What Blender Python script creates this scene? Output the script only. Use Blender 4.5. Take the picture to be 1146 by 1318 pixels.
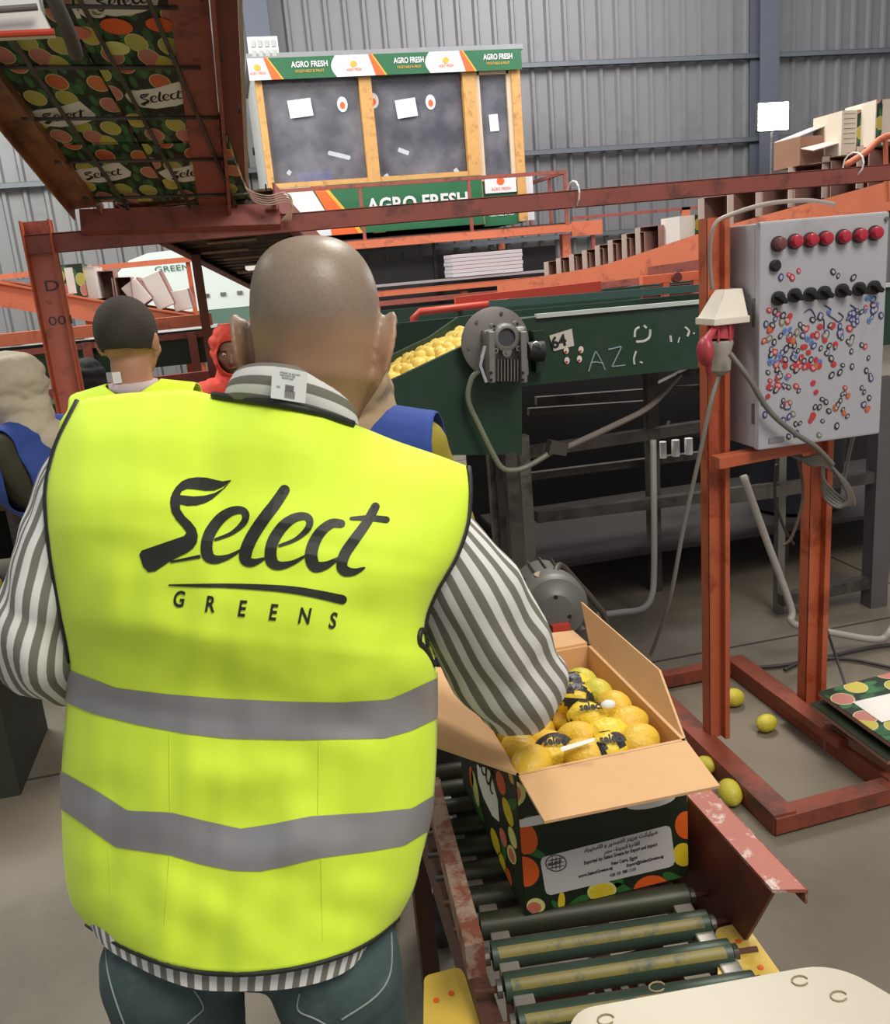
import bpy, bmesh, math, random
from mathutils import Vector, Matrix, Quaternion, noise
from mathutils.bvhtree import BVHTree
from mathutils.geometry import tessellate_polygon
random.seed(7)
PI = math.pi
for o in list(bpy.data.objects): bpy.data.objects.remove(o)
S = bpy.context.scene
COL = S.collection
# ------------------------------------------------------------------ camera
FPX, IMW, IMH = 1150.0, 1146, 1318
PITCH, ROLL, YAW = math.radians(15.3), math.radians(-5.0), math.radians(12.0)
CR = Matrix.Rotation(-YAW, 3, 'Z') @ Matrix.Rotation(PI/2-PITCH, 3, 'X') @ Matrix.Rotation(ROLL, 3, 'Z')
CP = Vector((0, 0, 1.65))
cam = bpy.data.cameras.new('camera'); cam.sensor_fit = 'HORIZONTAL'; cam.sensor_width = 36
cam.lens = 36*FPX/IMW; cam.clip_start = 0.05; cam.clip_end = 200
co = bpy.data.objects.new('camera', cam); COL.objects.link(co)
co.matrix_world = Matrix.Translation(CP) @ CR.to_4x4()
S.camera = co
# ------------------------------------------------------------------ light
w = bpy.data.worlds.new('warehouse_air'); S.world = w; w.use_nodes = True
w.node_tree.nodes['Background'].inputs[0].default_value = (0.90, 0.93, 1.0, 1)
w.node_tree.nodes['Background'].inputs[1].default_value = 0.42
def area(name, loc, target, size, power, col):
    l = bpy.data.lights.new(name, 'AREA'); l.shape = 'RECTANGLE'; l.size, l.size_y = size
    l.energy = power; l.color = col
    o = bpy.data.objects.new(name, l); COL.objects.link(o); o.location = loc
    d = Vector(target)-Vector(loc); o.rotation_euler = d.to_track_quat('-Z', 'Y').to_euler()
    return o
area('high_bay_light', (1.8, -1.2, 5.2), (0.4, 1.5, 0.9), (2.2, 2.2), 205, (1, .95, .86))
area('high_bay_light', (2.6, 5.2, 6.0), (1.6, 3.2, 0.8), (1.6, 1.6), 230, (1, .93, .84))
area('high_bay_light', (-3.2, 6.5, 6.2), (-2.2, 9, 1.6), (3, 3), 640, (.96, 1, .95))
area('high_bay_light', (5.0, 8.0, 6.4), (4.5, 11, 2.4), (3, 3), 330, (.97, .96, 1))
S.view_settings.view_transform = 'Standard'; S.view_settings.look = 'None'
S.view_settings.gamma = 1; S.view_settings.exposure = 0.0; S.view_settings.use_curve_mapping = False
# ------------------------------------------------------------------ measuring helpers
def ray(x, y): return CR @ Vector(((x-IMW/2)/FPX, -(y-IMH/2)/FPX, -1.0))
def pz(x, y, z): d = ray(x, y); return CP + d*((z-CP.z)/d.z)
def py_(x, y, v): d = ray(x, y); return CP + d*(v/d.y)
def px_(x, y, v): d = ray(x, y); return CP + d*(v/d.x)
def pd(x, y, d): return CP + ray(x, y)*d
# ------------------------------------------------------------------ materials
def srgb(c):
    return tuple(((v/255)/12.92 if v/255 <= .04045 else ((v/255+.055)/1.055)**2.4) for v in c)+(1,)
MATS = {}
def mat(name, c, rough=.6, metal=0, var=.12, scale=9, bump=0, c2=None, c2amt=.5, c2scale=6, emit=0, bscale=None, sheen=0, coords='Object'):
    if name in MATS: return MATS[name]
    m = bpy.data.materials.new(name); m.use_nodes = True; MATS[name] = m
    nt = m.node_tree; b = nt.nodes['Principled BSDF']; N = nt.nodes.new; L = nt.links.new
    col = srgb(c); b.inputs['Roughness'].default_value = rough; b.inputs['Metallic'].default_value = metal
    tc = N('ShaderNodeTexCoord')
    n = N('ShaderNodeTexNoise'); n.inputs['Scale'].default_value = scale; n.inputs['Detail'].default_value = 5
    L(tc.outputs[coords], n.inputs['Vector'])
    mix = N('ShaderNodeMix'); mix.data_type = 'RGBA'; mix.blend_type = 'MIX'
    lo = tuple(v*(1-var) for v in col[:3])+(1,); hi = tuple(min(1, v*(1+var)) for v in col[:3])+(1,)
    mix.inputs[6].default_value = lo; mix.inputs[7].default_value = hi
    L(n.outputs['Fac'], mix.inputs[0]); out = mix.outputs[2]
    if c2:
        n2 = N('ShaderNodeTexNoise'); n2.inputs['Scale'].default_value = c2scale; n2.inputs['Detail'].default_value = 8
        n2.inputs['Roughness'].default_value = .7
        L(tc.outputs[coords], n2.inputs['Vector'])
        r = N('ShaderNodeValToRGB'); r.color_ramp.elements[0].position = 1-c2amt-.06; r.color_ramp.elements[1].position = 1-c2amt+.06
        L(n2.outputs['Fac'], r.inputs[0])
        m2 = N('ShaderNodeMix'); m2.data_type = 'RGBA'; L(r.outputs[0], m2.inputs[0]); L(out, m2.inputs[6]); m2.inputs[7].default_value = srgb(c2)
        out = m2.outputs[2]
    L(out, b.inputs['Base Color'])
    if bump:
        nb = N('ShaderNodeTexNoise'); nb.inputs['Scale'].default_value = bscale or scale*4; nb.inputs['Detail'].default_value = 4
        L(tc.outputs[coords], nb.inputs['Vector'])
        bp = N('ShaderNodeBump'); bp.inputs['Strength'].default_value = bump; bp.inputs['Distance'].default_value = .01
        L(nb.outputs['Fac'], bp.inputs['Height']); L(bp.outputs[0], b.inputs['Normal'])
    if emit:
        b.inputs['Emission Color'].default_value = col; b.inputs['Emission Strength'].default_value = emit
    return m
# ------------------------------------------------------------------ mesh builder
def basis(z, up=(0, 0, 1)):
    z = Vector(z).normalized(); up = Vector(up)
    if abs(z.dot(up.normalized())) > .98: up = Vector((0, 1, 0))
    x = up.cross(z).normalized(); y = z.cross(x)
    return Matrix((x, y, z)).transposed()
class MB:
    def __init__(s): s.v = []; s.f = []; s.uv = []; s.mi = []; s.m = 0
    def face(s, idx, uv=None): s.f.append(tuple(idx)); s.uv.append(uv); s.mi.append(s.m)
    def add(s, vs, fs, uvs=None):
        o = len(s.v); s.v += [Vector(v) for v in vs]
        for k, f in enumerate(fs): s.face([i+o for i in f], uvs[k] if uvs else None)
        return s
    def box(s, c, d, R=None, bev=0):
        R = R or Matrix.Identity(3); c = Vector(c); hx, hy, hz = [q/2 for q in d]
        if not bev:
            vs = [c+R@Vector((x*hx, y*hy, z*hz)) for x in (-1, 1) for y in (-1, 1) for z in (-1, 1)]
            fs = [(0, 1, 3, 2), (4, 6, 7, 5), (0, 4, 5, 1), (2, 3, 7, 6), (0, 2, 6, 4), (1, 5, 7, 3)]
            D = [(d[1], d[2]), (d[1], d[2]), (d[0], d[2]), (d[0], d[2]), (d[0], d[1]), (d[0], d[1])]
            cu = {0: (0, 0), 1: (0, 1), 3: (1, 1), 2: (1, 0)}
            u = [[(0, 0), (0, 1), (1, 1), (1, 0)], [(0, 0), (1, 0), (1, 1), (0, 1)], [(0, 0), (1, 0), (1, 1), (0, 1)],
                 [(0, 0), (0, 1), (1, 1), (1, 0)], [(0, 0), (0, 1), (1, 1), (1, 0)], [(0, 0), (1, 0), (1, 1), (0, 1)]]
            return s.add(vs, fs, [[(a*D[k][0], b*D[k][1]) for a, b in u[k]] for k in range(6)])
        bm = bmesh.new(); bmesh.ops.create_cube(bm, size=1)
        for v in bm.verts: v.co = Vector((v.co.x*d[0], v.co.y*d[1], v.co.z*d[2]))
        bmesh.ops.bevel(bm, geom=bm.edges[:], offset=bev, segments=2, affect='EDGES', profile=.6)
        bm.verts.index_update()
        s.add([c+R@v.co for v in bm.verts], [[v.index for v in f.verts] for f in bm.faces]); bm.free(); return s
    def bar(s, a, b, w, h, up=(0, 0, 1), bev=0):
        a, b = Vector(a), Vector(b); return s.box((a+b)/2, (w, h, (b-a).length), basis(b-a, up), bev)
    def channel(s, a, b, w, h, t=.006, up=(0, 0, 1), flip=1):
        # C section: web h tall, flanges w wide
        a, b = Vector(a), Vector(b); R = basis(b-a, up); L = (b-a).length; c = (a+b)/2
        s.box(c, (t, h, L), R)
        s.box(c+R@Vector((flip*w/2, h/2-t/2, 0)), (w, t, L), R); s.box(c+R@Vector((flip*w/2, -h/2+t/2, 0)), (w, t, L), R)
        return s
    def cyl(s, a, b, r0, r1=None, n=16, cap=True):
        r1 = r0 if r1 is None else r1; a, b = Vector(a), Vector(b); R = basis(b-a); o = len(s.v)
        for p, r in ((a, r0), (b, r1)):
            for k in range(n): s.v.append(p+R@Vector((r*math.cos(2*PI*k/n), r*math.sin(2*PI*k/n), 0)))
        L = (b-a).length
        for k in range(n):
            j = (k+1) % n; s.face((o+k, o+j, o+n+j, o+n+k), [(k/n*2*PI*r0, 0), ((k+1)/n*2*PI*r0, 0), ((k+1)/n*2*PI*r0, L), (k/n*2*PI*r0, L)])
        if cap: s.face([o+k for k in range(n)][::-1]); s.face([o+n+k for k in range(n)])
        return s
    def tube(s, pts, r, n=8, closed=False, smooth=0):
        pts = [Vector(p) for p in pts]
        if smooth: pts = spline(pts, smooth)
        rr = r if isinstance(r, (list, tuple)) else None
        o = len(s.v); N = len(pts); prev = None; dist = 0
        for i, p in enumerate(pts):
            t = (pts[min(i+1, N-1)]-pts[max(i-1, 0)]).normalized() if not closed else (pts[(i+1) % N]-pts[i-1]).normalized()
            if prev is None: R = basis(t); x = R.col[0]
            else: x = (prev-t*prev.dot(t)).normalized()
            prev = x; y = t.cross(x)
            ra = rr[min(int(i*len(rr)/N), len(rr)-1)] if rr else r
            for k in range(n): s.v.append(p+x*(ra*math.cos(2*PI*k/n))+y*(ra*math.sin(2*PI*k/n)))
        for i in range(N if closed else N-1):
            a = o+i*n; b = o+((i+1) % N)*n
            for k in range(n): s.face((a+k, a+(k+1) % n, b+(k+1) % n, b+k))
        if not closed: s.face([o+k for k in range(n)][::-1]); s.face([o+(N-1)*n+k for k in range(n)])
        return s
    def sphere(s, c, r, R=None, n=16, m=10, sc=(1, 1, 1)):
        R = R or Matrix.Identity(3); c = Vector(c); o = len(s.v)
        s.v.append(c+R@Vector((0, 0, r*sc[2])))
        for i in range(1, m):
            a = PI*i/m
            for k in range(n):
                b = 2*PI*k/n; s.v.append(c+R@Vector((r*sc[0]*math.sin(a)*math.cos(b), r*sc[1]*math.sin(a)*math.sin(b), r*sc[2]*math.cos(a))))
        s.v.append(c+R@Vector((0, 0, -r*sc[2]))); e = len(s.v)-1
        for k in range(n):
            s.face((o, o+1+k, o+1+(k+1) % n)); s.face((e, e-n+(k+1) % n, e-n+k))
        for i in range(m-2):
            for k in range(n):
                a = o+1+i*n; s.face((a+k, a+n+k, a+n+(k+1) % n, a+(k+1) % n))
        return s
    def capsule(s, a, ra, b, rb, n=16):
        a, b = Vector(a), Vector(b)
        s.cyl(a, b, ra, rb, n); s.sphere(a, ra*1.0, n=n, m=10); s.sphere(b, rb*1.0, n=n, m=10); return s
    def lathe(s, prof, c, R=None, n=24):
        R = R or Matrix.Identity(3); c = Vector(c); o = len(s.v)
        for r, z in prof:
            for k in range(n): s.v.append(c+R@Vector((r*math.cos(2*PI*k/n), r*math.sin(2*PI*k/n), z)))
        for i in range(len(prof)-1):
            for k in range(n): a = o+i*n; s.face((a+k, a+(k+1) % n, a+n+(k+1) % n, a+n+k))
        s.face([o+k for k in range(n)][::-1]); s.face([o+(len(prof)-1)*n+k for k in range(n)]); return s
    def slab(s, pts, nrm, t):
        # polygon pts (3D, planar) extruded by t along nrm
        pts = [Vector(p) for p in pts]; nrm = Vector(nrm).normalized(); n = len(pts); o = len(s.v)
        s.v += pts+[p+nrm*t for p in pts]
        e1 = (pts[1]-pts[0]).normalized(); e2 = nrm.cross(e1); P0 = pts[0]
        uv = [((p-P0).dot(e1), (p-P0).dot(e2)) for p in pts]
        s.face([o+k for k in range(n)][::-1], uv[::-1]); s.face([o+n+k for k in range(n)], uv)
        for k in range(n):
            j = (k+1) % n; s.face((o+k, o+j, o+n+j, o+n+k), [uv[k], uv[j], uv[j], uv[k]])
        return s
    def build(s, name, m, parent=None, smooth=False, fix=True):
        me = bpy.data.meshes.new(name); me.from_pydata([tuple(v) for v in s.v], [], s.f)
        if any(u for u in s.uv):
            ul = me.uv_layers.new(name='UVMap'); k = 0
            for f, u in zip(s.f, s.uv):
                for q in range(len(f)):
                    ul.data[k].uv = u[q] if u else (0, 0); k += 1
        for mm in (m if isinstance(m, (list, tuple)) else [m]): me.materials.append(mm)
        if isinstance(m, (list, tuple)):
            for p, i in zip(me.polygons, s.mi): p.material_index = i
        if fix:
            bm = bmesh.new(); bm.from_mesh(me); bmesh.ops.recalc_face_normals(bm, faces=bm.faces); bm.to_mesh(me); bm.free()
        if smooth:
            for p in me.polygons: p.use_smooth = True
            if smooth != 1: me.set_sharp_from_angle(angle=math.radians(smooth))
        return link(name, me, parent)
def link(name, me, parent=None):
    o = bpy.data.objects.new(name, me); COL.objects.link(o)
    if parent is not None:
        o.parent = parent; o.matrix_parent_inverse = wm(parent).inverted()
    return o
def wm(o):
    m = o.matrix_basis.copy()
    if o.parent: m = wm(o.parent) @ o.matrix_parent_inverse @ m
    return m
def tag(o, label=None, cat=None, group=None, kind=None):
    if label: o['label'] = label
    if cat: o['category'] = cat
    if group: o['group'] = group
    if kind: o['kind'] = kind
    return o
def thing(name, loc, label, cat, group=None, kind=None):
    o = bpy.data.objects.new(name, None); COL.objects.link(o); o.location = loc; o.empty_display_size = .05
    return tag(o, label, cat, group, kind)
def kids(o): return [c for c in bpy.data.objects if c.parent == o]
def dup(root, M=None, label=None):
    # copy of a thing with its parts and sub-parts; M = new world matrix of the root
    def cp(o, par):
        c = o.copy(); COL.objects.link(c)
        if par is not None: c.parent = par; c.matrix_parent_inverse = o.matrix_parent_inverse.copy()
        for k in KID.get(o.name, kids(o)): cp(k, c)
        return c
    KID = {}
    c = cp(root, None)
    if M is not None: c.matrix_basis = M
    if label: c['label'] = label
    return c
def spline(P, k=6):
    out = []
    n = len(P)
    for i in range(n-1):
        p0, p1, p2, p3 = P[max(i-1, 0)], P[i], P[i+1], P[min(i+2, n-1)]
        for j in range(k):
            t = j/k
            out.append(.5*((2*p1)+(p2-p0)*t+(2*p0-5*p1+4*p2-p3)*t*t+(3*p1-p0-3*p2+p3)*t**3))
    out.append(P[-1]); return out
def lerp(a, b, t): return a+(b-a)*t
def poly_at(P, t):
    # arc-length parametrised point on a 2-D/3-D polyline
    P = [Vector(p) for p in P]; L = [0]
    for a, b in zip(P, P[1:]): L.append(L[-1]+(b-a).length)
    d = t*L[-1]
    for i in range(len(P)-1):
        if d <= L[i+1] or i == len(P)-2:
            q = (d-L[i])/max(L[i+1]-L[i], 1e-9); return P[i].lerp(P[i+1], q)
def interp(xs, ys, x):
    if x <= xs[0]: return ys[0]
    for i in range(len(xs)-1):
        if x <= xs[i+1]:
            q = (x-xs[i])/(xs[i+1]-xs[i]); q = q*q*(3-2*q) if False else q
            return ys[i]+(ys[i+1]-ys[i])*q
    return ys[-1]
def text(body, size, origin, ex, ey, m, name='lettering', parent=None, thick=.0004, align='LEFT', bold=0, width=None):
    c = bpy.data.curves.new(name, 'FONT'); c.body = body; c.size = size; c.align_x = align; c.extrude = thick; c.offset = bold
    c.resolution_u = 3
    t = bpy.data.objects.new(name, c); COL.objects.link(t)
    dg = bpy.context.evaluated_depsgraph_get(); me = bpy.data.meshes.new_from_object(t.evaluated_get(dg))
    bpy.data.objects.remove(t)
    ex = Vector(ex).normalized(); ey = (Vector(ey)-ex*Vector(ey).dot(ex)).normalized(); ez = ex.cross(ey)
    sx = 1
    if width and len(me.vertices):
        xs = [v.co.x for v in me.vertices]; sx = width/max(max(xs)-min(xs), 1e-6)
    R = Matrix((ex, ey, ez)).transposed()
    for v in me.vertices: v.co = Vector(origin)+R@Vector((v.co.x*sx, v.co.y, v.co.z))
    me.materials.clear(); me.materials.append(m)
    return link(name, me, parent)
def remeshed(mb, voxel, smooth=4, name='body'):
    me = bpy.data.meshes.new('tmp'); me.from_pydata([tuple(v) for v in mb.v], [], mb.f)
    bm = bmesh.new(); bm.from_mesh(me); bmesh.ops.recalc_face_normals(bm, faces=bm.faces); bm.to_mesh(me); bm.free()
    o = bpy.data.objects.new('tmp', me); COL.objects.link(o)
    r = o.modifiers.new('r', 'REMESH'); r.mode = 'VOXEL'; r.voxel_size = voxel; r.adaptivity = 0
    if smooth:
        s = o.modifiers.new('s', 'SMOOTH'); s.factor = .5; s.iterations = smooth
    dg = bpy.context.evaluated_depsgraph_get(); out = bpy.data.meshes.new_from_object(o.evaluated_get(dg))
    bpy.data.objects.remove(o); out.name = name
    for p in out.polygons: p.use_smooth = True
    return out
# ------------------------------------------------------------------ palette
ORANGE = mat('orange_paint', (196, 92, 54), .5, 0, .1, 12, c2=(132, 66, 44), c2amt=.42, c2scale=7, bump=.1)
ORANGE_D = mat('red_oxide_paint', (150, 78, 66), .55, 0, .1, 10, c2=(112, 62, 54), c2amt=.42, c2scale=9)
ORANGE_L = mat('salmon_paint', (205, 112, 78), .5, 0, .1, 6, c2=(160, 84, 62), c2amt=.4)
REDP = mat('red_paint', (196, 66, 46), .45, 0, .1, 8)
RED_WORN = mat('worn_red_paint', (128, 62, 50), .6, .1, .15, 14, c2=(176, 150, 128), c2amt=.42, c2scale=26)
MAROON = mat('maroon_paint', (118, 50, 42), .5, 0, .12, 8, c2=(96, 46, 40), c2amt=.45)
GREEN = mat('green_paint', (34, 62, 44), .42, 0, .14, 5, c2=(46, 66, 54), c2amt=.4, c2scale=4)
GREEN_D = mat('dark_green_paint', (26, 48, 34), .5, 0, .12, 5)
STEEL = mat('dull_steel', (126, 122, 116), .45, .55, .15, 14, c2=(92, 86, 80), c2amt=.45)
STEEL_D = mat('dirty_steel', (86, 80, 74), .6, .3, .2, 10, c2=(60, 54, 50), c2amt=.45)
ALU = mat('cast_aluminium', (142, 140, 134), .42, .6, .1, 20, bump=.1)
DARK = mat('dark_metal', (34, 33, 33), .6, .2, .2, 6)
BLACK = mat('black_plastic', (24, 24, 24), .5)
WHITE = mat('white_plastic', (228, 226, 220), .45, 0, .04)
CREAM = mat('cream_plastic', (226, 216, 198), .4, 0, .05)
KRAFT = mat('kraft_card', (214, 170, 122), .8, 0, .06, 30, bump=.04)
KRAFT_D = mat('brown_card', (150, 112, 92), .85, 0, .1, 14)
GREYCAB = mat('grey_pvc_cable', (112, 108, 100), .5)
TUBEW = mat('grey_conduit', (170, 164, 156), .4)
WOOD = mat('pine_wood', (208, 158, 92), .55, 0, .14, 9, c2=(176, 124, 70), c2amt=.4, c2scale=14)
PRINTG = mat('print_dark_green', (30, 40, 22), .5, 0, .08)
P_OR = mat('print_orange', (226, 96, 34), .5, 0, .08, 30); P_YE = mat('print_yellow', (226, 196, 42), .5, 0, .08, 30)
P_LI = mat('print_pale_lemon', (214, 210, 130), .5, 0, .1, 40); P_GR = mat('print_leaf_green', (50, 106, 46), .5, 0, .12, 40)
P_WH = mat('print_white', (228, 222, 214), .5, 0, .03); P_BK = mat('print_black', (30, 28, 28), .5, 0, .02)
P_PK = mat('print_fig_pink', (206, 110, 92), .5, 0, .25, 160)
# ------------------------------------------------------------------ the building
fm = mat('concrete', (126, 116, 100), .62, 0, .12, 1.6, c2=(116, 107, 92), c2amt=.47, c2scale=1.6, bump=.12, bscale=60)
nt = fm.node_tree
fl = MB(); fl.box((3, 6, -.05), (34, 20, .1)); floor = tag(fl.build('floor', fm), kind='structure')
cj = mat('floor_joint', (70, 64, 56), .9)
for x in (-4.5, -1.5, 2.9, 6.5):
    MB().box((x, 6, .0008), (.012, 20, .0016)).build('joint', cj, floor)
for y in (-1.5, 3.15, 7.5):
    MB().box((3, y, .0008), (34, .012, .0016)).build('joint', cj, floor)
WG = mat('grey_sheet_metal', (134, 132, 132), .5, .15, .05, 1.2, c2=(120, 118, 118), c2amt=.4, c2scale=.8)
back = tag(MB().box((3, 12.78, 4), (34, .06, 8)).build('wall_back', WG), kind='structure')
# one profiled sheet, repeated along the wall
def sheet():
    b = MB(); p = .25; prof = []
    for k in range(4):
        x = k*p; prof += [(x, 0), (x+.16, 0), (x+.185, -.045), (x+.225, -.045)]
    prof.append((1.0, 0)); o = len(b.v)
    for x, y in prof: b.v += [Vector((x, y, 0)), Vector((x, y, 8))]
    for k in range(len(prof)-1): b.face((2*k, 2*k+2, 2*k+3, 2*k+1))
    return b
sh = sheet().build('wall_sheet', WG, back, fix=False); sh.location = (-14, 12.72, 0)
for k in range(1, 34):
    c = sh.copy(); COL.objects.link(c); c.location = (-14+k, 12.72, 0)
GIRT = mat('girt_grey', (112, 116, 120), .5, .2, .08)
for z in (1.95, 3.09, 4.2, 5.3, 6.4):
    b = MB(); b.channel((-14, 12.6, z), (20, 12.6, z), .06, .09, up=(0, 1, 0)); b.build('girt', GIRT, back)
for x in (-6.2, .8, 7.86, 14.9):
    b = MB(); b.box((x, 12.36, 4), (.30, .014, 8)); b.box((x, 12.62, 4), (.30, .014, 8)); b.box((x, 12.49, 4), (.012, .26, 8))
    b.build('wall_column', mat('column_grey', (104, 108, 118), .5, .2, .06), back)
# ------------------------------------------------------------------ flood light on its pole
fx, fy, fz = 7.35, 11.5, 3.2
fd = thing('flood_lamp', (fx, fy, 0), 'small bright white flood lamp on a thin pole at the back wall', 'lamp')
MB().cyl((fx, fy, 0), (fx, fy, fz-.08), .02, n=10).build('pole', STEEL, fd, 30)
MB().cyl((fx, fy, 0), (fx, fy, .02), .14, n=16).build('base_plate', STEEL, fd, 30)
b = MB(); b.box((fx, fy, fz), (.46, .08, .36), bev=.02); b.build('lamp_housing', STEEL, fd)
b = MB(); b.box((fx, fy-.045, fz), (.44, .02, .34), bev=.009)
b.build('lamp_glass', mat('lit_lamp', (255, 255, 255), .3, emit=30, var=0), fd)
sp = bpy.data.lights.new('flood_beam', 'SPOT'); sp.energy = 160; sp.spot_size = 2.2; sp.color = (.85, .93, 1); sp.shadow_soft_size = .12
so = bpy.data.objects.new('flood_beam', sp); COL.objects.link(so); so.location = (fx, fy-.12, fz); so.rotation_euler = Vector((-.55, -1, -.25)).to_track_quat('-Z', 'Y').to_euler()
# ------------------------------------------------------------------ raised cabin with its platform
cabin = thing('cabin', (1.9, 10.9, 2.06), 'raised glazed control cabin with green and white sign boards', 'cabin')
G1 = mat('sign_green', (40, 104, 66), .45, 0, .1, 5); WS = mat('sign_white', (226, 224, 224), .45, 0, .03)
ORS = mat('sign_orange', (240, 104, 44), .45, 0, .05); YS = mat('sign_gold', (236, 176, 60), .5, 0, .1)
CW = mat('cabin_wall', (196, 194, 190), .6)
X0, X1, YC = .55, 3.36, 10.0
b = MB(); b.box((X1-.02, 10.95, 2.93), (.04, 1.9, 1.74)); b.box((X0+.02, 10.95, 2.93), (.04, 1.9, 1.74)); b.box((1.95, 11.88, 2.93), (2.8, .04, 1.74))
b.build('cabin_shell', CW, cabin)
MB().box((1.95, 10.95, 3.83), (2.9, 2.0, .05)).build('cabin_roof', mat('roof_grey', (150, 150, 150), .6), cabin)
MB().box((1.95, 10.95, 2.09), (2.8, 1.9, .05)).build('cabin_floor', DARK, cabin)
glm = bpy.data.materials.new('window_glass'); glm.use_nodes = True; g = glm.node_tree.nodes['Principled BSDF']
g.inputs['Base Color'].default_value = srgb((112, 112, 122)); g.inputs['Roughness'].default_value = .3; g.inputs['Alpha'].default_value = .62
g.inputs['Specular IOR Level'].default_value = .4
gn = glm.node_tree.nodes.new('ShaderNodeTexNoise'); gn.inputs['Scale'].default_value = 3.5; gn.inputs['Detail'].default_value = 6  # noise puts mottled reflections into the pane colour
gt_ = glm.node_tree.nodes.new('ShaderNodeTexCoord'); glm.node_tree.links.new(gt_.outputs['Object'], gn.inputs[0])
gr_ = glm.node_tree.nodes.new('ShaderNodeValToRGB'); gr_.color_ramp.elements[0].position = .35; gr_.color_ramp.elements[1].position = .7
gr_.color_ramp.elements[0].color = srgb((92, 92, 102)); gr_.color_ramp.elements[1].color = srgb((142, 140, 148))
glm.node_tree.links.new(gn.outputs[0], gr_.inputs[0]); glm.node_tree.links.new(gr_.outputs[0], g.inputs['Base Color'])
bays = [(.62, 1.60), (1.74, 2.70)]
for a, c in bays:
    b = MB(); b.box(((a+c)/2, YC+.03, 3.11), (c-a, .012, .98)); b.build('window_pane', glm, cabin)
for x, wd in ((.585, .07), (1.67, .13), (2.78, .14), (3.30, .10)):
    b = MB(); b.box((x, YC, 2.85), (wd, .1, 1.58), bev=.006); b.build('timber_post', WOOD, cabin)
b = MB(); b.box((1.67, YC, 2.6), (2.1, .07, .05)); b.build('window_sill', WOOD, cabin)
# door
b = MB()
for x in (2.875, 3.225): b.box((x, YC-.005, 3.06), (.05, .05, 1.1))
for z in (2.53, 3.60): b.box((3.05, YC-.005, z), (.35, .05, .05))
df = b.build('door_frame', mat('cream_trim', (214, 190, 160), .5), cabin)
MB().box((3.05, YC+.01, 3.06), (.31, .01, 1.05)).build('door_pane', glm, df)
b = MB(); b.box((3.05, YC, 2.27), (.40, .03, .46)); b.build('door_panel', G1, cabin)
def board(x0, x1, z0, z1, y, m, name, par): return MB().box(((x0+x1)/2, y, (z0+z1)/2), (x1-x0, .012, z1-z0)).build(name, m, par)
def poly3(pts, m, name, par, nrm=(0, -1, 0), t=.002): return MB().slab(pts, nrm, t).build(name, m, par)
# fascia sign
Zf0, Zf1, yf = 3.60, 3.80, YC-.09
fas = board(.5, 3.36, Zf0, Zf1, yf, G1, 'fascia_sign', cabin)
def arcs(x0, x1, left=True):
    n = 10; P = []
    for k in range(n+1):
        z = Zf0+(Zf1-Zf0)*k/n; bulge = .05*math.sin(PI*k/n)
        P.append((x0-bulge, z))
    return P
for k, (xa, xb) in enumerate(((.5, .80), (1.38, 1.86), (2.36, 2.82))):
    L = [Vector((x, yf-.007, z)) for x, z in arcs(xa, 0)] if k else [Vector((xa, yf-.007, Zf0)), Vector((xa, yf-.007, Zf1))]
    poly3([Vector((xb-.06, yf-.007, Zf0))]+L[::1]+[Vector((xb-.14, yf-.007, Zf1))], WS, 'sign_white_field', fas)
    poly3([Vector((xb-.08, yf-.009, Zf0)), Vector((xb-.14, yf-.009, Zf1)), Vector((xb-.11, yf-.009, Zf1)), Vector((xb+.02, yf-.009, Zf0))], ORS, 'sign_orange_swoosh', fas)
    poly3([Vector((xb+.02, yf-.010, Zf0)), Vector((xb-.11, yf-.010, Zf1)), Vector((xb-.095, yf-.010, Zf1)), Vector((xb+.04, yf-.010, Zf0))], YS, 'sign_gold_swoosh', fas)
    cx = (xa+xb)/2-.06
    poly3([Vector((cx+.035*math.cos(t*PI/6), yf-.012, 3.715+.03*math.sin(t*PI/6))) for t in range(12)], YS, 'sign_emblem', fas)
    text('AGRO FRESH', .04, (cx-.08, yf-.0125, 3.65), (1, 0, 0), (0, 0, 1), ORS, 'lettering', fas, width=.16)
for x0, x1 in ((.93, 1.30), (1.98, 2.30), (2.94, 3.26)):
    text('AGRO FRESH', .075, (x0, yf-.011, 3.705), (1, 0, 0), (0, 0, 1), WS, 'lettering', fas, bold=.002, width=x1-x0)
    text('VEGETABLE & FRUIT', .035, (x0+.03, yf-.011, 3.655), (1, 0, 0), (0, 0, 1), YS, 'lettering', fas, width=(x1-x0)*.8)
# big banner under the windows
ban = board(.60, 2.84, 2.07, 2.575, YC-.05, G1, 'banner', cabin); yb = YC-.06
poly3([(.62, yb, 2.07), (.62, yb, 2.57), (.98, yb, 2.57), (1.12, yb, 2.3), (1.2, yb, 2.07)], WS, 'banner_white_field', ban)
poly3([(1.15, yb-.003, 2.07), (1.13, yb-.003, 2.3), (1.0, yb-.003, 2.57), (1.10, yb-.003, 2.57), (1.3, yb-.003, 2.3), (1.44, yb-.003, 2.07)], ORS, 'banner_orange_swoosh', ban)
poly3([(1.44, yb-.004, 2.07), (1.3, yb-.004, 2.3), (1.10, yb-.004, 2.57), (1.14, yb-.004, 2.57), (1.34, yb-.004, 2.3), (1.49, yb-.004, 2.07)], YS, 'banner_gold_swoosh', ban)
text('AGRO FRESH', .2, (1.56, yb-.006, 2.27), (1, 0, 0), (0, 0, 1), WS, 'lettering', ban, bold=.006, width=1.12)
text('FRESH', .1, (.78, yb-.006, 2.15), (1, 0, 0), (0, 0, 1), mat('sign_blue', (60, 80, 110), .5), 'lettering', ban, width=.26)
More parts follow.
